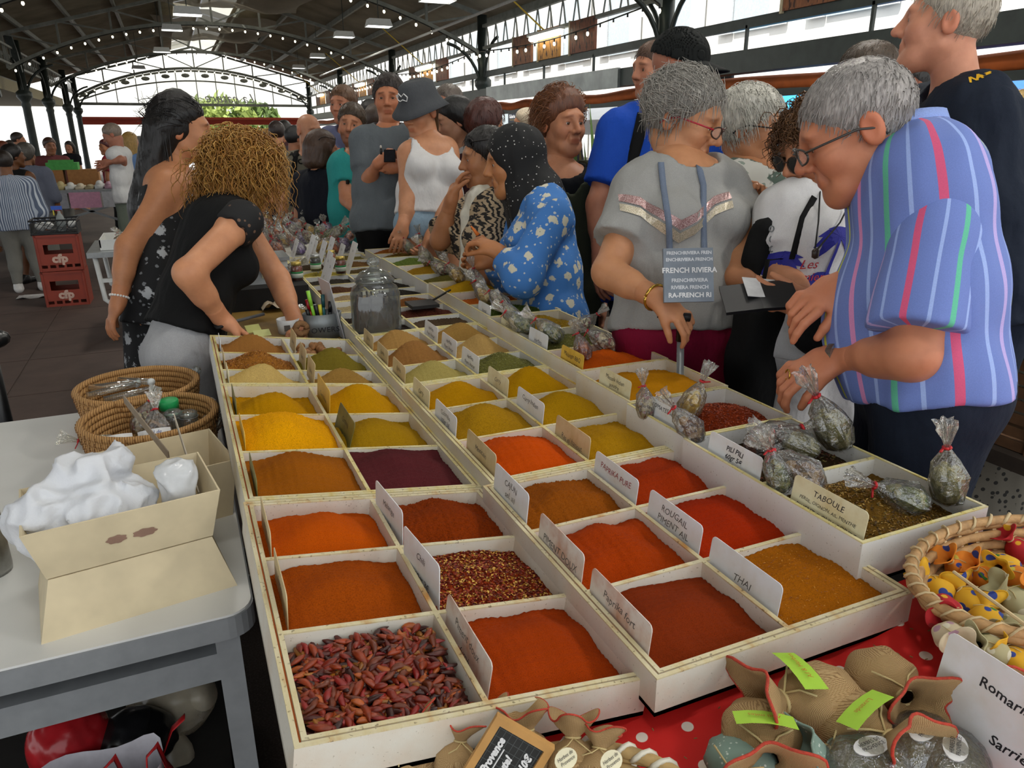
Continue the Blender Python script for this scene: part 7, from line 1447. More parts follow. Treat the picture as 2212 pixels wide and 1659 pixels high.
# collar
cb_ = MB(); cN = MN['N']; 
def colr(u, v):
    a = -2.6+5.2*u; r = .083+.012*v; return cN+MN['lat']*math.sin(a)*r*.95-MN['fw']*math.cos(a)*-r*.95*1.0+MN['ax']*(.015+.05*(1-v)-.05*(math.cos(a) > .3)*(math.cos(a)-.3))+MN['fw']*.012
cb_.grid(26, 4, colr); o_ = cb_.build('collar', cloth('blue collar', '#8fa4dc'), MN['root'], True, MN['base']); o_.modifiers.new('s', 'SOLIDIFY').thickness = .004
d = unit(MN['LW']-MN['LE']); x = unit(np.cross(d, U_)); y = np.cross(d, x); b = MB()
for i in range(22):
    a = 2*math.pi*i/22; b.box((-.005, -.009, -.0025), (.005, .009, .0025), M=frame(MN['LW']-d*.012+(x*math.cos(a)+y*math.sin(a))*.0335, -x*math.sin(a)+y*math.cos(a), d))
b.build('watch_strap', plain('steel watch', '#9a9a98', .25, .9), MN['root'], False, MN['base'])
MB().lathe([(.0, -.004), (.017, -.004), (.017, .004), (.0, .005)], 18).build('watch_case', plain('watch case', '#6a6a68', .2, .9), MN['root'], True).matrix_local = Matrix(frame(MN['LW']-d*.012-F_*.034-MN['base']*0, d, R_).tolist()) @ Matrix.Identity(4)
bpy.data.objects['watch_case'].location = Vector(MN['LW']-d*.012-F_*.0345-MN['base'])
MB().tube([MN['LW']+unit(-R_*.85-U_*.35+F_*.2)*.1+(U_*math.cos(a)+F_*math.sin(a))*.0115-R_*.004 for a in np.linspace(0, 6.28, 12)], .0018, 6).build('wedding_ring', plain('gold', '#c9a24a', .25, .9), MN['root'], True, MN['base'])
MB().ball(MN['PV']+MN['fw']*.1+MN['lat']*.12-MN['ax']*.0, .006, 8, 6).build('rivet', plain('rivet', '#8a8a88', .3, .8), MN['root'], True, MN['base'])
m_navy = cloth('navy tee', '#1d2431')
NV = person('tall man in a navy tee with a yellow shoulder mark, glasses pushed up', 2.05, (2040, 52), 1.03, (-38, -4, 0), -40, '#c98d70', False, dict(t=.008, amp=.0015, fr=180, cut=-.004), '#b0a695', (.7, .6, .5), jaw=1.1, nose=1.15, old=.6,
    N=(2068, 205, .05), LS=(2135, 262, -.08), RS=(2000, 240, .25), PV=(2110, 640, .05), bulk=1.1, clothes=[dict(k='top', m=m_navy, sl=.6, t=.018, amp=.006, neck=.07, hem=.1, name='tee'), dict(k='trousers', m=jeans), dict(k='shoes', m=shoe)], h=.009, hair_h=.005)
glasses(NV, '#2a3038', up=.075, dark=True, name='pushed_up_glasses')
v, f = [], []
for i, (x0, y0, x1, y1) in enumerate(((-.02, -.012, -.012, .01), (-.012, .01, -.006, -.008), (-.006, -.008, .004, .014), (.004, .014, .006, -.004), (-.004, .0, .03, .012), (.0, .006, .034, .018))):
    nrm = unit(np.array([y0-y1, x1-x0]))*.0022; k = len(v); v += [(x0-nrm[0], y0-nrm[1], 0), (x1-nrm[0], y1-nrm[1], 0), (x1+nrm[0], y1+nrm[1], 0), (x0+nrm[0], y0+nrm[1], 0)]; f.append((k, k+1, k+2, k+3))
project(NV, 'top', np.array(v), f, at(2085, 187, 2.0), R_, U_, plain('yellow print', '#d9a818', .6), 'yellow_print')
MB().tube([at(1935, 262, 2.2), at(1960, 215, 2.2), at(1985, 190, 2.18)], .008, 6, flat=.4).build('bag_strap', cloth('cream strap', '#d8cfb8'), NV['root'], True, NV['base'])
m_gtee = cloth('heather grey tee', '#9b9a96', .9, .08); m_crim = cloth('crimson trousers', '#7c0f30')
GW = person('older woman with silver hair and red glasses in a grey tee with glitter chevron', 2.1, (1476, 258), 1.04, (142, 20, 0), 205, '#c08a63', True, dict(t=.011, amp=.003, fr=90, cut=.0), '#9a958c', (.55, .45, .4), old=1., jaw=1.08,
    N=(1472, 352, .0), RS=(1376, 424, -.03), LS=(1566, 408, .05), RE=(1312, 588, -.1), RW=(1422, 646, -.25), LE=(1612, 525, .0), LW=(1588, 600, -.1), PV=(1468, 712, .03), bulk=1.0, belly=.012, bust=.02, rh=dict(curl=(.5, .6, .7, .75), d=R_*.7-U_*.6-F_*.2, nrm=U_*.6-F_*.5, side=1), lh=dict(curl=.4, d=-U_*.3+R_*.5-F_*.4),
    clothes=[dict(k='top', m=m_gtee, sl=.62, t=.015, amp=.006, neck=.092, hem=.0, flare=.012, name='grey_tee'), dict(k='trousers', m=m_crim, t=.008, waist=.7, amp=.006, name='crimson_trousers'), dict(k='shoes', m=shoe)], h=.0085, hh=.0038, hair_h=.005,
    locks_=[dict(n=900, ln=.05, r=.0017, seed=2, t=.01, lay=.008, flow=(0, -.9, .35), grav=.05, jit=.35, segs=6, col='#b5b0a6'), dict(n=500, ln=.05, r=.0016, seed=5, t=.01, lay=.01, flow=(0, -.3, -1), zmin=-.06)])
glasses(GW, '#3a2418', shape=.72, arm='#a5122a')
# glitter chevron and gold band
for nm_, col, y0, w_ in (('glitter_chevron', '#a06a68', .0, .024), ('gold_chevron', '#c9bd9a', -.03, .022)):
    pts = [(-.155, .075), (-.1, .06), (-.045, .012), (.0, -.012), (.045, .012), (.1, .065), (.15, .085)]; pts = [(x, y) for (xa, ya), (xb, yb) in zip(pts[:-1], pts[1:]) for x, y in ((xa+(xb-xa)*u, ya+(yb-ya)*u) for u in (0, .25, .5, .75))]+[pts[-1]]
    v = [(x, y+y0+e*w_/2, 0) for x, y in pts for e in (-1, 1)]; f = [(2*i, 2*i+2, 2*i+3, 2*i+1) for i in range(len(pts)-1)]
    m, t = newmat(nm_, .35, .4); cc = np.array(hexc(col)); nz = t.noise(900, det=1); t.col(t.ramp(nz, [(.35, tuple(cc*.45)), (.5, tuple(cc)), (.68, (.95, .85, .82))])); project(GW, 'top', np.array(v), f, at(1478, 470, 1.9), R_, U_, m, nm_, .004)
m_lan = cloth('grey lanyard', '#6f7a8c')
for i, (xa, xb, xt) in enumerate(((1425, 1445, 1428), (1512, 1520, 1508))):
    strap_px(GW, [(xt, 350), (xa+8, 400), (xb, 480), (xb+2, 545)], .016, m_lan, 'lanyard')
pc = at(1488, 592, 1.79); m_pch = plain('grey pouch', '#77808a', .7); Mp = frame(pc, R_*.985+U_*.02, U_)
MB().box((-.062, -.068, -.006), (.058, .062, .006), M=Mp).build('pouch', m_pch, GW['root'], False, GW['base'])
for j, (tx, yy, sz, cc) in enumerate((('FRENCHRIVIERA FREN', .05, .011, '#c9ccd0'), ('ENCHRIVIERA FRENCH', .034, .011, '#c9ccd0'), ('FRENCH RIVIERA', .008, .0175, '#dcdcdc'), ('FRENCHRIVIERA', -.016, .012, '#c9ccd0'), ('RIVIERA FRENCH', -.033, .012, '#c9ccd0'), ('RA-FRENCH RI', -.052, .016, '#dcdcdc'))):
    letters('lettering', tx, sz, Mp@np.array([[1, 0, 0, 0], [0, 1, 0, yy], [0, 0, 1, .0068], [0, 0, 0, 1]]), plain('print '+cc, cc, .6), GW['root'], off=GW['base'], bold=.0004)
MB().tube([GW['N']+GW['lat']*.075*math.sin(a)+GW['fw']*(.03+.06*math.cos(a))-GW['ax']*(.02+.045*max(0, math.cos(a))) for a in np.linspace(-2.2, 2.2, 22)], .0022, 6).build('gold_chain', plain('gold', '#c9a24a', .25, .9), GW['root'], True, GW['base'])
d = unit(GW['RW']-GW['RE']); x = unit(np.cross(d, U_)); y = np.cross(d, x); MB().tube([GW['RW']-d*.012+(x*math.cos(a)+y*math.sin(a))*.0325 for a in np.linspace(0, 6.28, 20)], .0042, 6).build('gold_bracelet', plain('gold', '#c9a24a', .25, .9), GW['root'], True, GW['base'])
# her cane
ct = GW['RW']+unit(R_*.7-U_*.6-F_*.2)*.075; cr = empty('walking_cane', (ct[0]+.03, ct[1]-.05, 0), 'grey metal walking cane under the silver-haired woman\'s hand', 'cane'); cl_ = np.array(cr.location)
MB().tube([ct-cl_, ct-cl_-np.array([0, 0, .06])], .012, 10).tube([ct-cl_+R_*.02, ct-cl_-R_*.06+U_*.01], .011, 10).build('grip', plain('black rubber', '#161616', .6), cr, True); MB().tube([ct-cl_-np.array([0, 0, .05]), np.array([0, 0, .02])], .0095, 10).build('shaft', m_steel, cr, True); MB().tube([(0, 0, 0), (0, 0, .03)], .014, 8).build('ferrule', plain('black rubber', '#161616', .6), cr)
m_flo = floral('white top with green fronds', '#cfcfc8', '#58695f', 9, None, .36, '#8d9a90')
WH = person('white-haired woman in dark sunglasses and a white top with green fronds', 2.35, (1618, 276), .98, (138, 8, 0), 165, '#bd8660', True, dict(t=.014, amp=.003, fr=110, cut=.004), '#d2cec2', (.6, .5, .45), old=.8,
    N=(1630, 365, .03), RS=(1570, 430, -.05), LS=(1690, 420, .1), RE=(1590, 560, -.12), RW=(1612, 478, -.2), PV=(1640, 690, .05), bust=.02, rh=dict(curl=(.9, 1., 1., 1.1), d=U_*.9+R_*.2, nrm=F_*.6-R_*.3), clothes=[dict(k='top', m=m_flo, sl=.2, t=.014, amp=.006, neck=.085, hem=.1, name='printed_top'), dict(k='trousers', m=cloth('grey trousers', '#5f6064')), dict(k='shoes', m=shoe)], h=.01, hair_h=.0055, hh=.0042,
    locks_=dict(n=900, ln=.05, r=.0016, seed=12, t=.01, lay=.01, flow=(0, .5, -.6), grav=.15, zmin=-.06))
glasses(WH, '#0e0d0c', dark=True, shape=.85)
m_palm = cloth('white tee', '#d3d1d0', .9, .06)
CW = person('woman with curly brown hair and tortoiseshell sunglasses in a white tee with blue palms', 2.0, (1762, 318), .98, (-92, 24, 4), 238, '#c48a66', True, dict(t=.012, amp=.005, fr=80, curly=.7, cut=.012, stretch=.7), '#6e4a28', (.45, .33, .25), (.8, .2, .25), old=.4,
    N=(1775, 420, .02), RS=(1700, 470, .0), LS=(1850, 455, .05), RE=(1690, 600, -.05), RW=(1745, 655, -.2), LE=(1880, 620, .05), LW=(1800, 645, -.1), PV=(1775, 730, .02), bust=.03, bulk=1.02, rh=dict(curl=.45, d=-R_*.9+U_*.1, nrm=-F_*.5-U_*.4), lh=dict(none=1),
    clothes=[dict(k='top', m=m_palm, sl=.6, t=.018, amp=.006, neck=.09, hem=.06, flare=.01, name='palm_tee'), dict(k='trousers', m=cloth('white trousers', '#c4c1c0', .9, .07), t=.008, waist=.55, amp=.007, name='white_trousers'), dict(k='shoes', m=shoe)], h=.009, hair_h=.0055, hh=.004,
    locks_=dict(n=600, ln=.09, r=.0024, curl=.009, seed=21, t=.012, lay=.016, flow=(0, .2, -.4), grav=.1, frq=14, segs=10, zmin=-.06))
glasses(CW, '#3a2416', dark=True, shape=1.15, name='sunglasses')
# palm print
def palm(cx, cy, s, lean):
    v, f = [], []
    tr = [(cx+lean*u*s*.5, cy-s+s*u) for u in np.linspace(0, 1, 6)]
    for (x, y), w in zip(tr, np.linspace(.05, .035, 6)*s): v += [(x-w, y, 0), (x+w, y, 0)]
    f += [(2*i, 2*i+1, 2*i+3, 2*i+2) for i in range(5)]; x0, y0 = tr[-1]
    for a in np.linspace(-.6, 3.7, 9):
        k = len(v)
        for u in (0, .35, .7, 1): r = s*.62*u; px_, py_ = x0+math.cos(a)*r, y0+math.sin(a)*r*.8-.28*s*u*u; w = s*(.045, .12, .1, .01)[(0, .35, .7, 1).index(u)]; v += [(px_-math.sin(a)*w, py_+math.cos(a)*w, 0), (px_+math.sin(a)*w, py_-math.cos(a)*w, 0)]
        f += [(k+2*i, k+2*i+1, k+2*i+3, k+2*i+2) for i in range(3)]
    return np.array(v), f
m_blu = plain('blue ink', '#24248c', .7); m_redi = plain('red ink print', '#b8323c', .7)
for cx, cy, s_, ln_ in ((.035, .045, .1, .35), (-.06, .0, .085, -.3), (-.07, -.06, .06, .1), (.02, -.055, .07, .1)):
    v, f = palm(cx, cy, s_, ln_); project(CW, 'top', v, f, at(1775, 545, 1.82), R_, U_, m_blu, 'palm_print', .004)
v, f = text_mesh('Les\nPalmiers', .03, slant=.3); project(CW, 'top', v, f, at(1765, 578, 1.82), R_, U_, m_redi, 'script_print', .005)
strap_px(CW, [(1760, 425), (1735, 470), (1712, 560)], .016, black, 'bag_strap')
MB().tube([at(1850, 410, 1.9), at(1815, 480, 1.82), at(1760, 545, 1.79)], .0022, 5).tube([at(1772, 405, 1.92), at(1768, 480, 1.82), at(1760, 545, 1.79)], .0022, 5).build('neck_cord', plain('black cord', '#141414', .6), CW['root'], False, CW['base'])
MB().lathe([(0, 0), (.008, .004), (.009, .02), (.004, .026)], 8, at(1760, 560, 1.78)).build('pendant', plain('dark pendant', '#3a2c22', .4), CW['root'], True, CW['base'])
# black wrap on her arms, the open wallet between the women, handbags
wr_ = empty('dark_jacket', at(1805, 700, 1.86), 'black jacket carried over the arm of the woman in the palm tee', 'jacket')
sz = np.array([.125, .075, .075]); V, Q = poly(lambda P: (np.linalg.norm(P/sz, axis=1)-1)*.07-.012*nz3(P, 22, 3), -sz*1.3, sz*1.3, .01); q = meshify('folds', [(V, Q, 0)], [black], wr_, np.zeros(3))
wl = empty('open_wallet', at(1640, 640, 1.76), 'black leather wallet held open between the women', 'wallet'); Mw = frame((0, 0, 0), R_*.97-U_*.08, F_*.75+U_*.66)
for sg, tl_ in ((-1, .25), (1, -.18)):
    A = frame((0, 0, 0), Mw[:3, 0]+Mw[:3, 2]*tl_*-sg, Mw[:3, 1]); MB().box((0 if sg > 0 else -.085, -.055, -.004), (.085 if sg > 0 else 0, .055, .004), M=A).build('cover', plain('black leather', '#17171a', .35), wl)
MB().box((-.03, -.01, .004), (.05, .07, .006), M=Mw).build('paper', plain('white paper', '#d8d8d6', .7), wl)
r = bag_solid('handbag', at(1662, 570, 2.0), (.075, .04, .12), black, 'black handbag with metal eyelets on the arm of the white-haired woman')
for i in range(9): q = MB().tube([(-.045+.004*i+.0075*math.cos(a), -.043, .1-.026*i+.0075*math.sin(a)) for a in np.linspace(0, 6.28, 10)], .0018, 5).build('eyelet', m_steel, r)
bag_solid('tote_bag', at(1652, 800, 2.0), (.11, .06, .2), cloth('black cloth', '#141414'), 'large black cloth bag hanging beside the crimson trousers', handles=[[(-.05, 0, .15), (-.03, 0, .3), (.03, 0, .3), (.05, 0, .15)]])
# ---- people behind that group
BM = person('man in a bright blue tee and black cap with a shoulder strap', 2.85, (1468, 150), 1.04, (140, 10, 0), 190, '#a86f55', False, None, '#2a211c', jaw=1.05, N=(1430, 240, .05), RS=(1335, 285, -.02), LS=(1545, 290, .05), RE=(1290, 440, -.03), RW=(1295, 560, -.06), PV=(1425, 600, .05), bulk=1.15, clothes=[dict(k='top', m=cloth('bright blue tee', '#1c49ad'), sl=.75, t=.022, amp=.006, neck=.075, hem=.1, name='blue_tee'), dict(k='trousers', m=jeans), dict(k='shoes', m=shoe)], h=.011, hh=.005)
def cap_(o, m, brim=(0, .1, .05), L=.085):
    s = o['s']; c = o['c']; M = o['M']; P = [(el((0, -.01, .045), (.09, .112, .1)), 0)]; fq = field(P)
    V, Q = poly(lambda Pt: np.maximum(np.maximum(fq((Pt-c)@M/s)*s, (.028-((Pt-c)@M/s)[:, 2]-.12*((Pt-c)@M/s)[:, 1])*s), -(fq((Pt-c)@M/s)*s+.006)), c-.17, c+.17, .006)
    meshify('cap', [(V, Q, 0)], [m], o['root'], o['base'])
    b = MB(); b.grid(13, 6, lambda u, v: hl(o, (.085*math.sin((u-.5)*2.6)*(1+.05*v), .085*math.cos((u-.5)*2.6)*.55+.05+v*L*math.cos((u-.5)*2.2), .038-.02*v-.018*(2*u-1)**2))); q = b.build('cap_brim', m, o['root'], True, o['base']); q.modifiers.new('s', 'SOLIDIFY').thickness = .004
cap_(BM, cloth('black cap', '#1a1c1b'))
strap_px(BM, [(1390, 245), (1378, 300), (1345, 420)], .045, black, 'shoulder_strap')
person('man in dark sunglasses half hidden by the black cap', 3.45, (1412, 152), 1.0, (-95, 5, 0), 240, '#b87f62', False, SHORT, '#5a4030', h=.014, hh=.006, clothes=[dict(k='top', m=cloth('dark grey shirt', '#33363a')), dict(k='trousers', m=jeans)], hair_h=.008)
PERS['sg'] = None
AU = person('woman with short auburn hair looking right in an olive vest over a black top', 3.0, (1214, 268), 1.0, (172, 2, 0), 195, '#b97f5d', True, dict(t=.02, amp=.004, fr=80, cut=.004, vol=[((0, .0, .08), (0, -.04, .08), .06, .06, .03)]), '#6d3f24', (.5, .36, .28), old=.7, N=(1212, 365, .02), RS=(1130, 408, 0), LS=(1275, 402, .05),
    clothes=[dict(k='top', m=cloth('black top', '#15161a'), sl=0, neck=.085, t=.008, name='black_top'), dict(k='top', m=cloth('olive vest', '#3c3f30'), sl=.3, neck=.1, vneck=.75, t=.02, amp=.006, hem=.12, name='olive_vest'), dict(k='trousers', m=jeans), dict(k='shoes', m=shoe)], h=.011, hh=.0045, hair_h=.006, locks_=dict(n=600, ln=.085, r=.002, seed=31, t=.018, lay=.02, flow=(0, -.7, -.1), grav=.15, col='#8a5530', ymax=.05))
MB().tube([AU['N']+AU['fw']*.03+AU['lat']*.03*math.sin(u*3.1)+AU['fw']*.1*u-AU['ax']*(.3*u)+AU['lat']*.05*(1-u) for u in np.linspace(0, 1, 8)], .002, 5).build('necklace', plain('silver chain', '#9a9a9a', .3, .8), AU['root'], False, AU['base'])
person('person with dark brown hair and grey tee behind the striped man', 2.75, (1868, 172), 1.0, (-60, 0, 0), 200, '#a5714f', False, dict(t=.014, amp=.002), '#4a3c30', N=(1800, 275, .1), RS=(1690, 335, 0), LS=(1900, 330, .1), clothes=[dict(k='top', m=cloth('slate grey tee', '#5d6166'), sl=.6, t=.02, name='grey_tee'), dict(k='trousers', m=jeans)], h=.013, hh=.007, hair_h=.008)
person('dark-haired man glimpsed between the striped man and the tall man', 3.4, (1968, 195), 1.0, (-100, 0, 0), 230, '#9c5f45', False, SHORT, '#1c1715', clothes=[dict(k='top', m=cloth('dark shirt', '#2a2a2c')), dict(k='trousers', m=jeans)], h=.015, hh=.007, hair_h=.008)
person('fair-haired woman in a yellow and leopard dress at the right edge', 2.75, (2196, 278), .95, (110, 0, 0), 200, '#a8704c', True, dict(t=.02, amp=.004, fr=90), '#b99a5c', N=(2200, 350, 0), PV=(2205, 640, 0), RS=(2140, 380, 0), RE=(2150, 430, -.1), RW=(2200, 400, -.15), clothes=[dict(k='top', m=dots('leopard dress', '#7d776a', '#2e2c28', 40, .3), sl=0, tank=1, neck=.1, t=.014, name='dress'), dict(k='skirt', m=dots('leopard dress 2', '#7d776a', '#2e2c28', 40, .3))], h=.013, hh=.007, hair_h=.008)
# ---- along the stall, further back
m_hij = dots('black scarf with pale specks', '#0b0b0c', '#b9b6b0', 62, .13); m_blufl = floral('blue tunic with white blossoms', '#3f78bd', '#cfcab4', 19, '#1c1c20', .3, '#bcc3c4')
HJ = person('woman in a black speckled headscarf and blue flowered tunic holding something orange', 2.68, (1112, 350), .98, (-76, 10, 0), -82, '#b27a4e', True, dict(name='headscarf', mat=m_hij, t=.016, amp=.003, fr=40, cut=.02, line=(.9, -.35, .062, .03), vol=[((0, -.02, -.05), (0, -.03, -.17), .085, .1, .04), ((0, .02, -.13), (.0, .05, -.42), .075, .07, .05, (1, 0, 0), .8), ((0, -.06, -.14), (0, -.11, -.22), .11, .08, .05, (1, 0, 0), .75), ((.03, .06, -.3), (.03, .07, -.56), .05, .03, .04)], full=.06, minus=[((0, .105, -.025), (.052, .07, .085))]), '#0b0b0c', (.35, .28, .24), old=.4,
    N=(1165, 428, .05), LS=(1190, 470, -.14), RS=(1140, 455, .22), LE=(1130, 600, -.2), LW=(1078, 545, -.12), RE=(1100, 600, .2), RW=(1062, 560, .1), PV=(1195, 700, .05), bulk=1.0, bust=.015, lh=dict(curl=(.8, .9, 1., 1.), d=-R_*.8+U_*.5, nrm=-F_*.4+U_*.6, thumb=.5), rh=dict(curl=.7, d=-R_*.8),
    clothes=[dict(k='top', m=m_blufl, sl=1.75, t=.016, amp=.006, neck=.06, hem=.3, name='blue_tunic', hemr=.15), dict(k='trousers', m=black), dict(k='shoes', m=shoe)], h=.009, hair_h=.0065)
MB().tube([HJ['LW']+unit(-R_*.8+U_*.5)*.085+U_*.015, HJ['LW']+unit(-R_*.8+U_*.5)*.115+U_*.03], [.011, .004], 8, flat=.6).build('dried_apricot', plain('apricot', '#c4661a', .6), None, True)
tag(bpy.data.objects['dried_apricot'], 'orange dried fruit between the fingers of the woman in blue', 'fruit')
m_zeb = zebra('zebra blouse', '#1b1715', '#b09a7c', 60)
ZB = person('woman in a zebra blouse and white scarf with one hand raised', 3.1, (1050, 342), .98, (-80, 8, 0), -80, '#a8744f', True, dict(t=.012, amp=.002, fr=120), '#191412', (.35, .28, .24), old=.5, N=(1068, 432, .04), LS=(1082, 470, -.1), RS=(1030, 455, .2), RE=(950, 520, .1), RW=(975, 432, .0), LE=(1050, 590, -.1), LW=(1040, 640, -.1), PV=(1085, 680, .04), bulk=1.05, bust=.02,
    rh=dict(curl=(.4, .7, .8, .9), d=U_*.8+R_*.3, nrm=-R_), clothes=[dict(k='top', m=m_zeb, sl=.9, t=.022, amp=.007, neck=.075, hem=.3, hemr=.15, flare=.02, name='zebra_blouse'), dict(k='trousers', m=black), dict(k='shoes', m=shoe)], h=.01, hair_h=.0065)
glasses(ZB, '#1a1412', dark=True, up=.07, name='sunglasses_on_head')
P = [(rc(ZB['N']+ZB['fw']*.07+ZB['lat']*.02, ZB['N']+ZB['fw']*.12-ZB['ax']*.07, .05, .03), 0), (rc(ZB['N']+ZB['fw']*.12-ZB['ax']*.06, ZB['N']+ZB['fw']*.15-ZB['ax']*.33+ZB['lat']*.03, .03, .036), .02), (rc(ZB['N']-ZB['fw']*.04, ZB['N']+ZB['fw']*.06, .07, .06), .03)]; fq = field(P); V, Q = poly(lambda Pt: fq(Pt)-.006*nz3(Pt*np.array([1, 1, .3]), 90, 1), *bounds(P, .02), .008); meshify('white_scarf', [(V, Q, 0)], [plain('ivory satin', '#c9c4b4', .35)], ZB['root'], ZB['base'])
m_den = cloth('pale denim', '#8aa2b4', .9, .14)
GL = person('young woman in a grey bucket hat, white tank top and denim shorts', 3.78, (908, 243), .98, (238, 16, 0), 222, '#c08a67', True, dict(t=.008, amp=.0015, vol=[((0, -.07, -.02), (.02, -.09, -.2), .045, .025, .03)]), '#5a4028', N=(930, 308, .02), RS=(882, 335, -.02), LS=(965, 322, .06), RE=(884, 425, -.05), RW=(870, 488, -.12), LE=(982, 425, .0), LW=(930, 508, -.12), PV=(930, 485, .04), bust=.02, bulk=.93, rh=dict(curl=.35, d=-U_*.9-R_*.2, nrm=R_*.3-F_), lh=dict(curl=.5, d=-U_*.8-R_*.4),
    clothes=[dict(k='top', m=cloth('white tank', '#d2d0cf', .85, .05), sl=0, tank=1, neck=.105, vneck=.5, t=.01, amp=.0035, hem=-.045, name='tank_top'), dict(k='shorts', m=m_den, t=.01, amp=.005, len=at(930, 509, 3.78)[2], waist=.45, name='denim_shorts'), dict(k='shoes', m=shoe)], h=.0095, hh=.005)
for sg in (-1, 1): MB().tube([GL['N']+GL['lat']*sg*a_+GL['fw']*b_+GL['ax']*c_ for a_, b_, c_ in ((.075, .1, -.16), (.078, .075, -.06), (.08, .02, .0), (.075, -.05, -.01), (.07, -.09, -.1))], .006, 6, flat=.5).build('shoulder_strap', cloth('white tank', '#d2d0cf'), GL['root'], True, GL['base'])
mh = cloth('charcoal hat', '#4b4d50', .9, .15)
b = MB(); prof = [(.001, .135), (.06, .133), (.088, .118), (.098, .07), (.105, .045), (.128, .012), (.152, -.012)]
for r_, z_ in prof:
    for j in range(28): a = 2*math.pi*j/28; b.v.append(hl(GL, (r_*math.cos(a)*.93, r_*math.sin(a)*1.08-.01, z_+.012*math.cos(2*a)*(r_ > .11)+.02)).reshape(1, 3))
b.f = [(i*28+j, i*28+(j+1) % 28, (i+1)*28+(j+1) % 28, (i+1)*28+j) for i in range(len(prof)-1) for j in range(28)]; b.m = [0]*len(b.f); q = b.build('bucket_hat', mh, GL['root'], True, GL['base']); q.modifiers.new('s', 'SOLIDIFY').thickness = .004
lp = [(-.02, .0), (-.012, .012), (-.004, .004), (.004, .014), (.01, .004), (.018, .008), (.014, -.006), (.004, -.01), (-.006, -.006), (-.016, -.012)]
pp = [hl(GL, (x*1.8+.012, .115-abs(x)*.8, .1+y*1.6)) for x, y in lp+[lp[0]]]; MB().tube(pp, .003, 4).build('white_emblem', plain('white thread', '#dcdcda', .7), GL['root'], False, GL['base'])
MB().tube([GL['PV']+GL['ax']*.09+GL['lat']*.13*math.sin(a)+GL['fw']*.1*math.cos(a) for a in np.linspace(0, 6.28, 26)], .012, 6, flat=.3).build('belt', plain('pale belt', '#a9a296', .5), GL['root'], True, GL['base'])
YM = person('tall young man with cropped dark hair in a grey tee holding a phone', 4.12, (841, 213), 1.02, (203, 4, 0), 205, '#b87a58', False, dict(t=.012, amp=.002, fr=170, cut=-.002), '#2a1d16', (.25, .18, .14), N=(838, 285, .02), RS=(783, 305, 0), LS=(895, 302, .03), RE=(790, 398, -.02), RW=(818, 352, -.2), LE=(900, 395, .0), LW=(862, 360, -.2), PV=(840, 478, .03), bulk=1.02,
    rh=dict(curl=(.5, .8, .9, 1.), d=R_*.6+U_*.55, nrm=-R_*.5-F_*.5), lh=dict(curl=.7, d=-R_*.8+U_*.1, nrm=-F_*.6-U_*.3), clothes=[dict(k='top', m=cloth('slate tee', '#60666a'), sl=.62, t=.018, amp=.006, neck=.068, hem=.07, name='grey_tee'), dict(k='trousers', m=black), dict(k='shoes', m=shoe)], h=.01, hh=.0042)
MB().tube([YM['N']+YM['lat']*.075*math.sin(a)+YM['fw']*(.02+.068*math.cos(a))-YM['ax']*(.0+.03*max(0, math.cos(a))-.03*(math.cos(a) < 0)) for a in np.linspace(0, 6.28, 26)], .005, 6).build('neck_binding', black, YM['root'], True, YM['base'])
ph = empty('phone', at(842, 338, 3.86), 'black phone in the hands of the tall young man', 'phone'); MB().box((-.03, -.004, -.03), (.03, .004, .035), M=frame((0, 0, 0), R_, F_)).build('case', plain('black glass', '#101013', .15), ph); MB().box((-.027, -.005, -.026), (.027, -.0041, .031), M=frame((0, 0, 0), R_, F_)).build('screen', plain('dark screen', '#1c1e24', .1), ph)
dp = empty('dropper_bottle', at(823, 325, 3.84), 'small dark dropper with pale tip held by the tall young man', 'bottle'); MB().lathe([(.006, -.02), (.007, .0), (.005, .012)], 10).build('tube', plain('black plastic', '#161616', .4), dp, True); MB().lathe([(.0055, .012), (.006, .02), (.003, .026)], 10).build('tip', plain('pale tip', '#c9c4b8', .5), dp, True)
BH = person('young woman with long straight black hair in a white blouse, in profile', 4.05, (984, 262), .98, (282, 14, 0), 262, '#c39273', True, dict(t=.014, amp=.0015, fr=150, vol=[((0, -.055, .0), (0, -.06, -.17), .075, .07, .03, (1, 0, 0), .75)], full=.0), '#0d0b0b', clothes=[dict(k='top', m=cloth('white blouse', '#cfcfcd'), sl=.9, t=.024, amp=.008, neck=.08, hem=.12, name='white_blouse'), dict(k='trousers', m=jeans), dict(k='shoes', m=shoe)], h=.011, hh=.005)
person('older man with grey hair behind the black-haired woman', 4.7, (968, 228), 1.0, (-120, 5, 0), 220, '#b07a60', False, SHORT, '#6e6259', clothes=[dict(k='top', m=cloth('dark shirt', '#2a2a2c')), dict(k='trousers', m=jeans)], h=.015, hh=.008, hair_h=.009)
TL = person('bearded man in a teal tee with sunglasses hooked on the shoulder seam', 4.7, (760, 268), 1.0, (203, 6, 8), 200, '#b87f5f', False, dict(t=.012, amp=.002), '#4a3826', (.35, .26, .2), beard=(.32, .24, .19, .8), N=(768, 335, .02), RS=(742, 352, .0), LS=(815, 350, .05), RE=(748, 430, -.02), RW=(785, 466, -.15), LE=(822, 420, .0), LW=(800, 470, -.15), rh=dict(curl=.6, d=R_*.6-U_*.6), lh=dict(curl=.6, d=-R_*.5-U_*.7), clothes=[dict(k='top', m=cloth('teal tee', '#2f8f8b'), sl=.55, t=.018, neck=.07, name='teal_tee'), dict(k='trousers', m=cloth('khaki shorts', '#8c7f69')), dict(k='shoes', m=shoe)], h=.012, hh=.005)
MB().tube([TL['RS']+TL['fw']*.07-TL['ax']*.03-TL['lat']*-.02+U_*q for q in (0, -.05, -.1)], [.012, .018, .012], 6).build('hooked_sunglasses', plain('black frame', '#141414', .3), TL['root'], True, TL['base'])
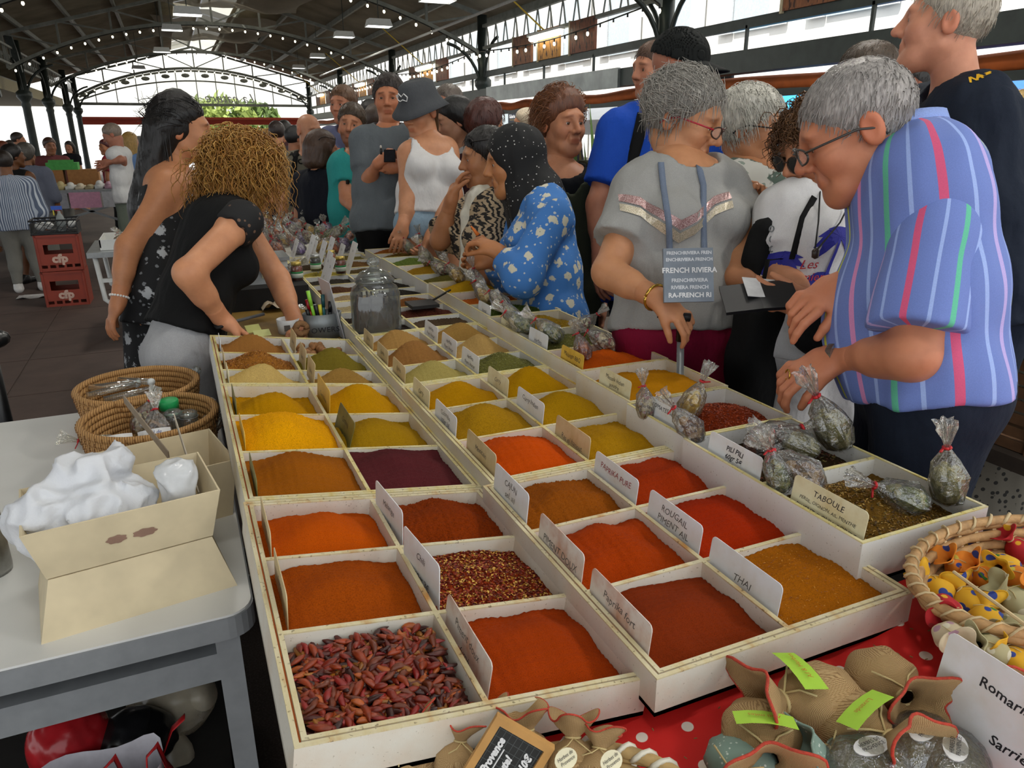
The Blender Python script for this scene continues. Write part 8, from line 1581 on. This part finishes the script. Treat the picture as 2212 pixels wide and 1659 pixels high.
LV = person('tall man in a lavender shirt with folded arms behind the bearded man', 5.2, (742, 226), 1.02, (225, 5, 0), 225, '#b57a5d', False, SHORT, '#6b4a30', RE=(712, 352, -.05), RW=(748, 338, -.25), LE=(770, 350, .0), LW=(735, 335, -.25), clothes=[dict(k='top', m=cloth('lavender shirt', '#5f6380'), sl=.7, t=.02, neck=.065, name='lavender_shirt'), dict(k='trousers', m=cloth('beige trousers', '#9a8d7a')), dict(k='shoes', m=shoe)], h=.013, hh=.006)
BA = person('bald man in a taupe tee with printed lettering and a shoulder strap', 5.4, (668, 284), 1.0, (158, 8, 0), 178, '#b98566', False, None, '#3a2c24', (.4, .3, .25), clothes=[dict(k='top', m=cloth('taupe tee', '#6f6a5c'), sl=.6, t=.018, name='taupe_tee'), dict(k='trousers', m=jeans), dict(k='shoes', m=shoe)], h=.012, hh=.0055)
v, f = text_mesh('ADVENTURE\nOF LIFE', .052, bold=.002); project(BA, 'top', v, f, at(663, 335, 5.3), R_, U_, black, 'lettering', .005)
strap_px(BA, [(640, 312), (638, 335), (632, 385)], .04, black, 'bag_strap')
NW = person('brown-haired woman in a navy tee with sunglasses on her head, seen from behind', 4.85, (696, 325), .97, (70, 12, 0), 60, '#b07a58', True, SIDE(-.08, .05), '#4a3222', clothes=[dict(k='top', m=cloth('dark navy tee', '#10131d'), sl=.6, t=.02, name='navy_tee'), dict(k='trousers', m=jeans), dict(k='shoes', m=shoe)], h=.013, hh=.006)
glasses(NW, '#1a1412', dark=True, up=.075, name='sunglasses_on_head')
person('person with red-brown hair behind the raised hand', 3.9, (1050, 272), 1.0, (60, 0, 0), 40, '#b07a58', True, dict(t=.022, amp=.004, fr=80), '#4a1f14', clothes=[dict(k='top', m=cloth('maroon top', '#3c2024')), dict(k='trousers', m=jeans)], h=.015, hh=.008, hair_h=.008)
# ---- left background and the far crowd
L1 = person('person in a blue striped shirt and grey trousers at the left edge', 7.5, (8, 352), .98, (-20, 0, 0), -10, '#7a5236', False, SHORT, '#2a201a', clothes=[dict(k='top', m=vstripes('blue striped shirt', '#59657a', [(.1, .25, '#aeb8c4'), (.6, .2, '#c4ccd4')], .05), sl=1.6, t=.022, hem=.12, name='striped_shirt'), dict(k='trousers', m=cloth('grey trousers 2', '#77766f')), dict(k='shoes', m=plain('white shoe', '#c8c6c2', .5))], h=.014, hh=.008, hair_h=.009)
person('person in a black vest and grey shorts turned to the right at the left edge', 7.9, (30, 338), .95, (60, 0, 0), 30, '#6a4428', False, dict(t=.02, amp=.003), '#1a1412', clothes=[dict(k='top', m=black, sl=0, tank=1, neck=.09, t=.014, name='black_vest'), dict(k='shorts', m=cloth('grey shorts', '#6a6862'), len=.5), dict(k='shoes', m=shoe)], h=.015, hh=.008, hair_h=.009)
person('grey-haired person in a slate shirt standing behind the left column', 8.6, (58, 335), .95, (20, 0, 0), 10, '#8a5f42', True, dict(t=.03, amp=.004, fr=70), '#5a544c', clothes=[dict(k='top', m=cloth('slate shirt', '#6b7080'), sl=1.2, t=.022), dict(k='trousers', m=cloth('grey trousers 2', '#77766f'))], h=.016, hh=.009, hair_h=.01)
person('man in a white polo looking at his hands by the far stall', 8.4, (243, 292), 1.0, (-80, 25, 0), -75, '#a5705a', False, SHORT, '#8a7a6c', RE=(262, 345, -.1), RW=(235, 350, -.1), LE=(265, 352, 0), LW=(232, 358, 0), clothes=[dict(k='top', m=cloth('white polo', '#cfcfce'), sl=.7, t=.022), dict(k='trousers', m=cloth('grey green trousers', '#6a7266'))], h=.015, hh=.008, hair_h=.009)
person('blonde woman in a blue top behind the man in the white polo', 9.2, (283, 308), .95, (40, 0, 0), 30, '#b8866a', True, SIDE(-.22, .05), '#b08c4c', clothes=[dict(k='top', m=cloth('light blue top', '#6f8fbf')), dict(k='trousers', m=jeans)], h=.017, hh=.01, hair_h=.01)
person('grey-haired person in the background left of the long black hair', 9.6, (306, 318), .95, (100, 0, 0), 90, '#b0805f', True, dict(t=.025, amp=.004, fr=70), '#7d7a74', clothes=[dict(k='top', m=cloth('dark top', '#33333a')), dict(k='trousers', m=jeans)], h=.018, hh=.01, hair_h=.01)
far = [(598, 288, 8.0, '#2a1c16', '#3a3438', 1, 'dark-haired woman with sunglasses on her head behind the curly hair'), (616, 282, 9.5, '#1c1612', '#5a3c3c', 0, 'man with black hair just behind the sunglasses woman'), (640, 300, 7.4, '#120f0e', '#26262c', 0, 'black-haired person left of the bald man'), (506, 306, 11, '#8a8078', '#9a9a9e', 0, 'grey-haired person under the far awning, nearest the tree'), (470, 318, 12, '#6a4a32', '#b0a890', 1, 'brown-haired person by the tree, right of the dark vendor\'s face'), (545, 292, 13, '#3a2a20', '#6a6a74', 0, 'small distant man right of the tree'), (490, 290, 15, '#1a1614', '#7a4a3a', 0, 'small distant dark-haired man in front of the tree'), (575, 298, 12, '#5a3a28', '#80606a', 1, 'small distant woman left of the sunglasses woman'), (455, 330, 10, '#b08c50', '#b0a078', 1, 'fair person in a beige top beside the dark vendor\'s chin'),
       (800, 248, 6.4, '#17120f', '#3a3a44', 0, 'black-haired person between the bearded man and the tall young man'), (812, 262, 5.7, '#4a3a2e', '#74606a', 1, 'brown-haired person just left of the tall young man'), (8, 322, 12, '#7a3a20', '#a0522a', 0, 'person in orange far left background'), (40, 302, 13, '#3a302a', '#8a8a90', 0, 'distant person taller than the rest at far left'), (25, 318, 14, '#5a5048', '#9a9aa0', 1, 'distant grey person at far left'), (108, 316, 11, '#4a2c1c', '#6a3a3a', 0, 'distant brown-haired person seen between two left columns'), (150, 318, 16, '#2a201a', '#1a1a1e', 1, 'distant person in black between the left columns'), (228, 318, 12, '#5a2a2a', '#8a2a34', 1, 'distant person in dark red beside the white polo'), (1020, 262, 5.2, '#33261e', '#4a4a52', 0, 'dark-haired man far behind the black-haired woman'), (1135, 268, 6.2, '#c9b9a0', '#8a6a5a', 0, 'pale-haired person under the dark shop sign'), (1190, 250, 5.4, '#141110', '#22222a', 0, 'black-haired person behind the auburn woman')]
for i, (x, y, D, hc, tc_, fm_, lb) in enumerate(far):
    person(lb, D, (x, y), .97, ((37*i) % 360, 4, 0), (51*i) % 360, ('#b98363', '#a5704f', '#8f6045')[i % 3], bool(fm_), SIDE(-.1, .05) if fm_ and i % 2 else dict(t=.014, amp=.002), hc, clothes=[dict(k='top', m=cloth('crowd '+tc_, tc_), sl=.6, h=.02), dict(k='trousers', m=(jeans, black, cloth('grey trousers 2', '#77766f'))[i % 3], h=.022)], h=.02, hh=.011, hq=.009, hair_h=.012, eyes=False, group='distant shoppers')
for nm_ in ('V1', 'V2', 'MN', 'NV', 'GW', 'WH', 'CW', 'BM', 'AU', 'HJ', 'ZB', 'GL', 'YM', 'BH', 'TL', 'LV', 'BA', 'NW', 'L1'): check(nm_, globals()[nm_])
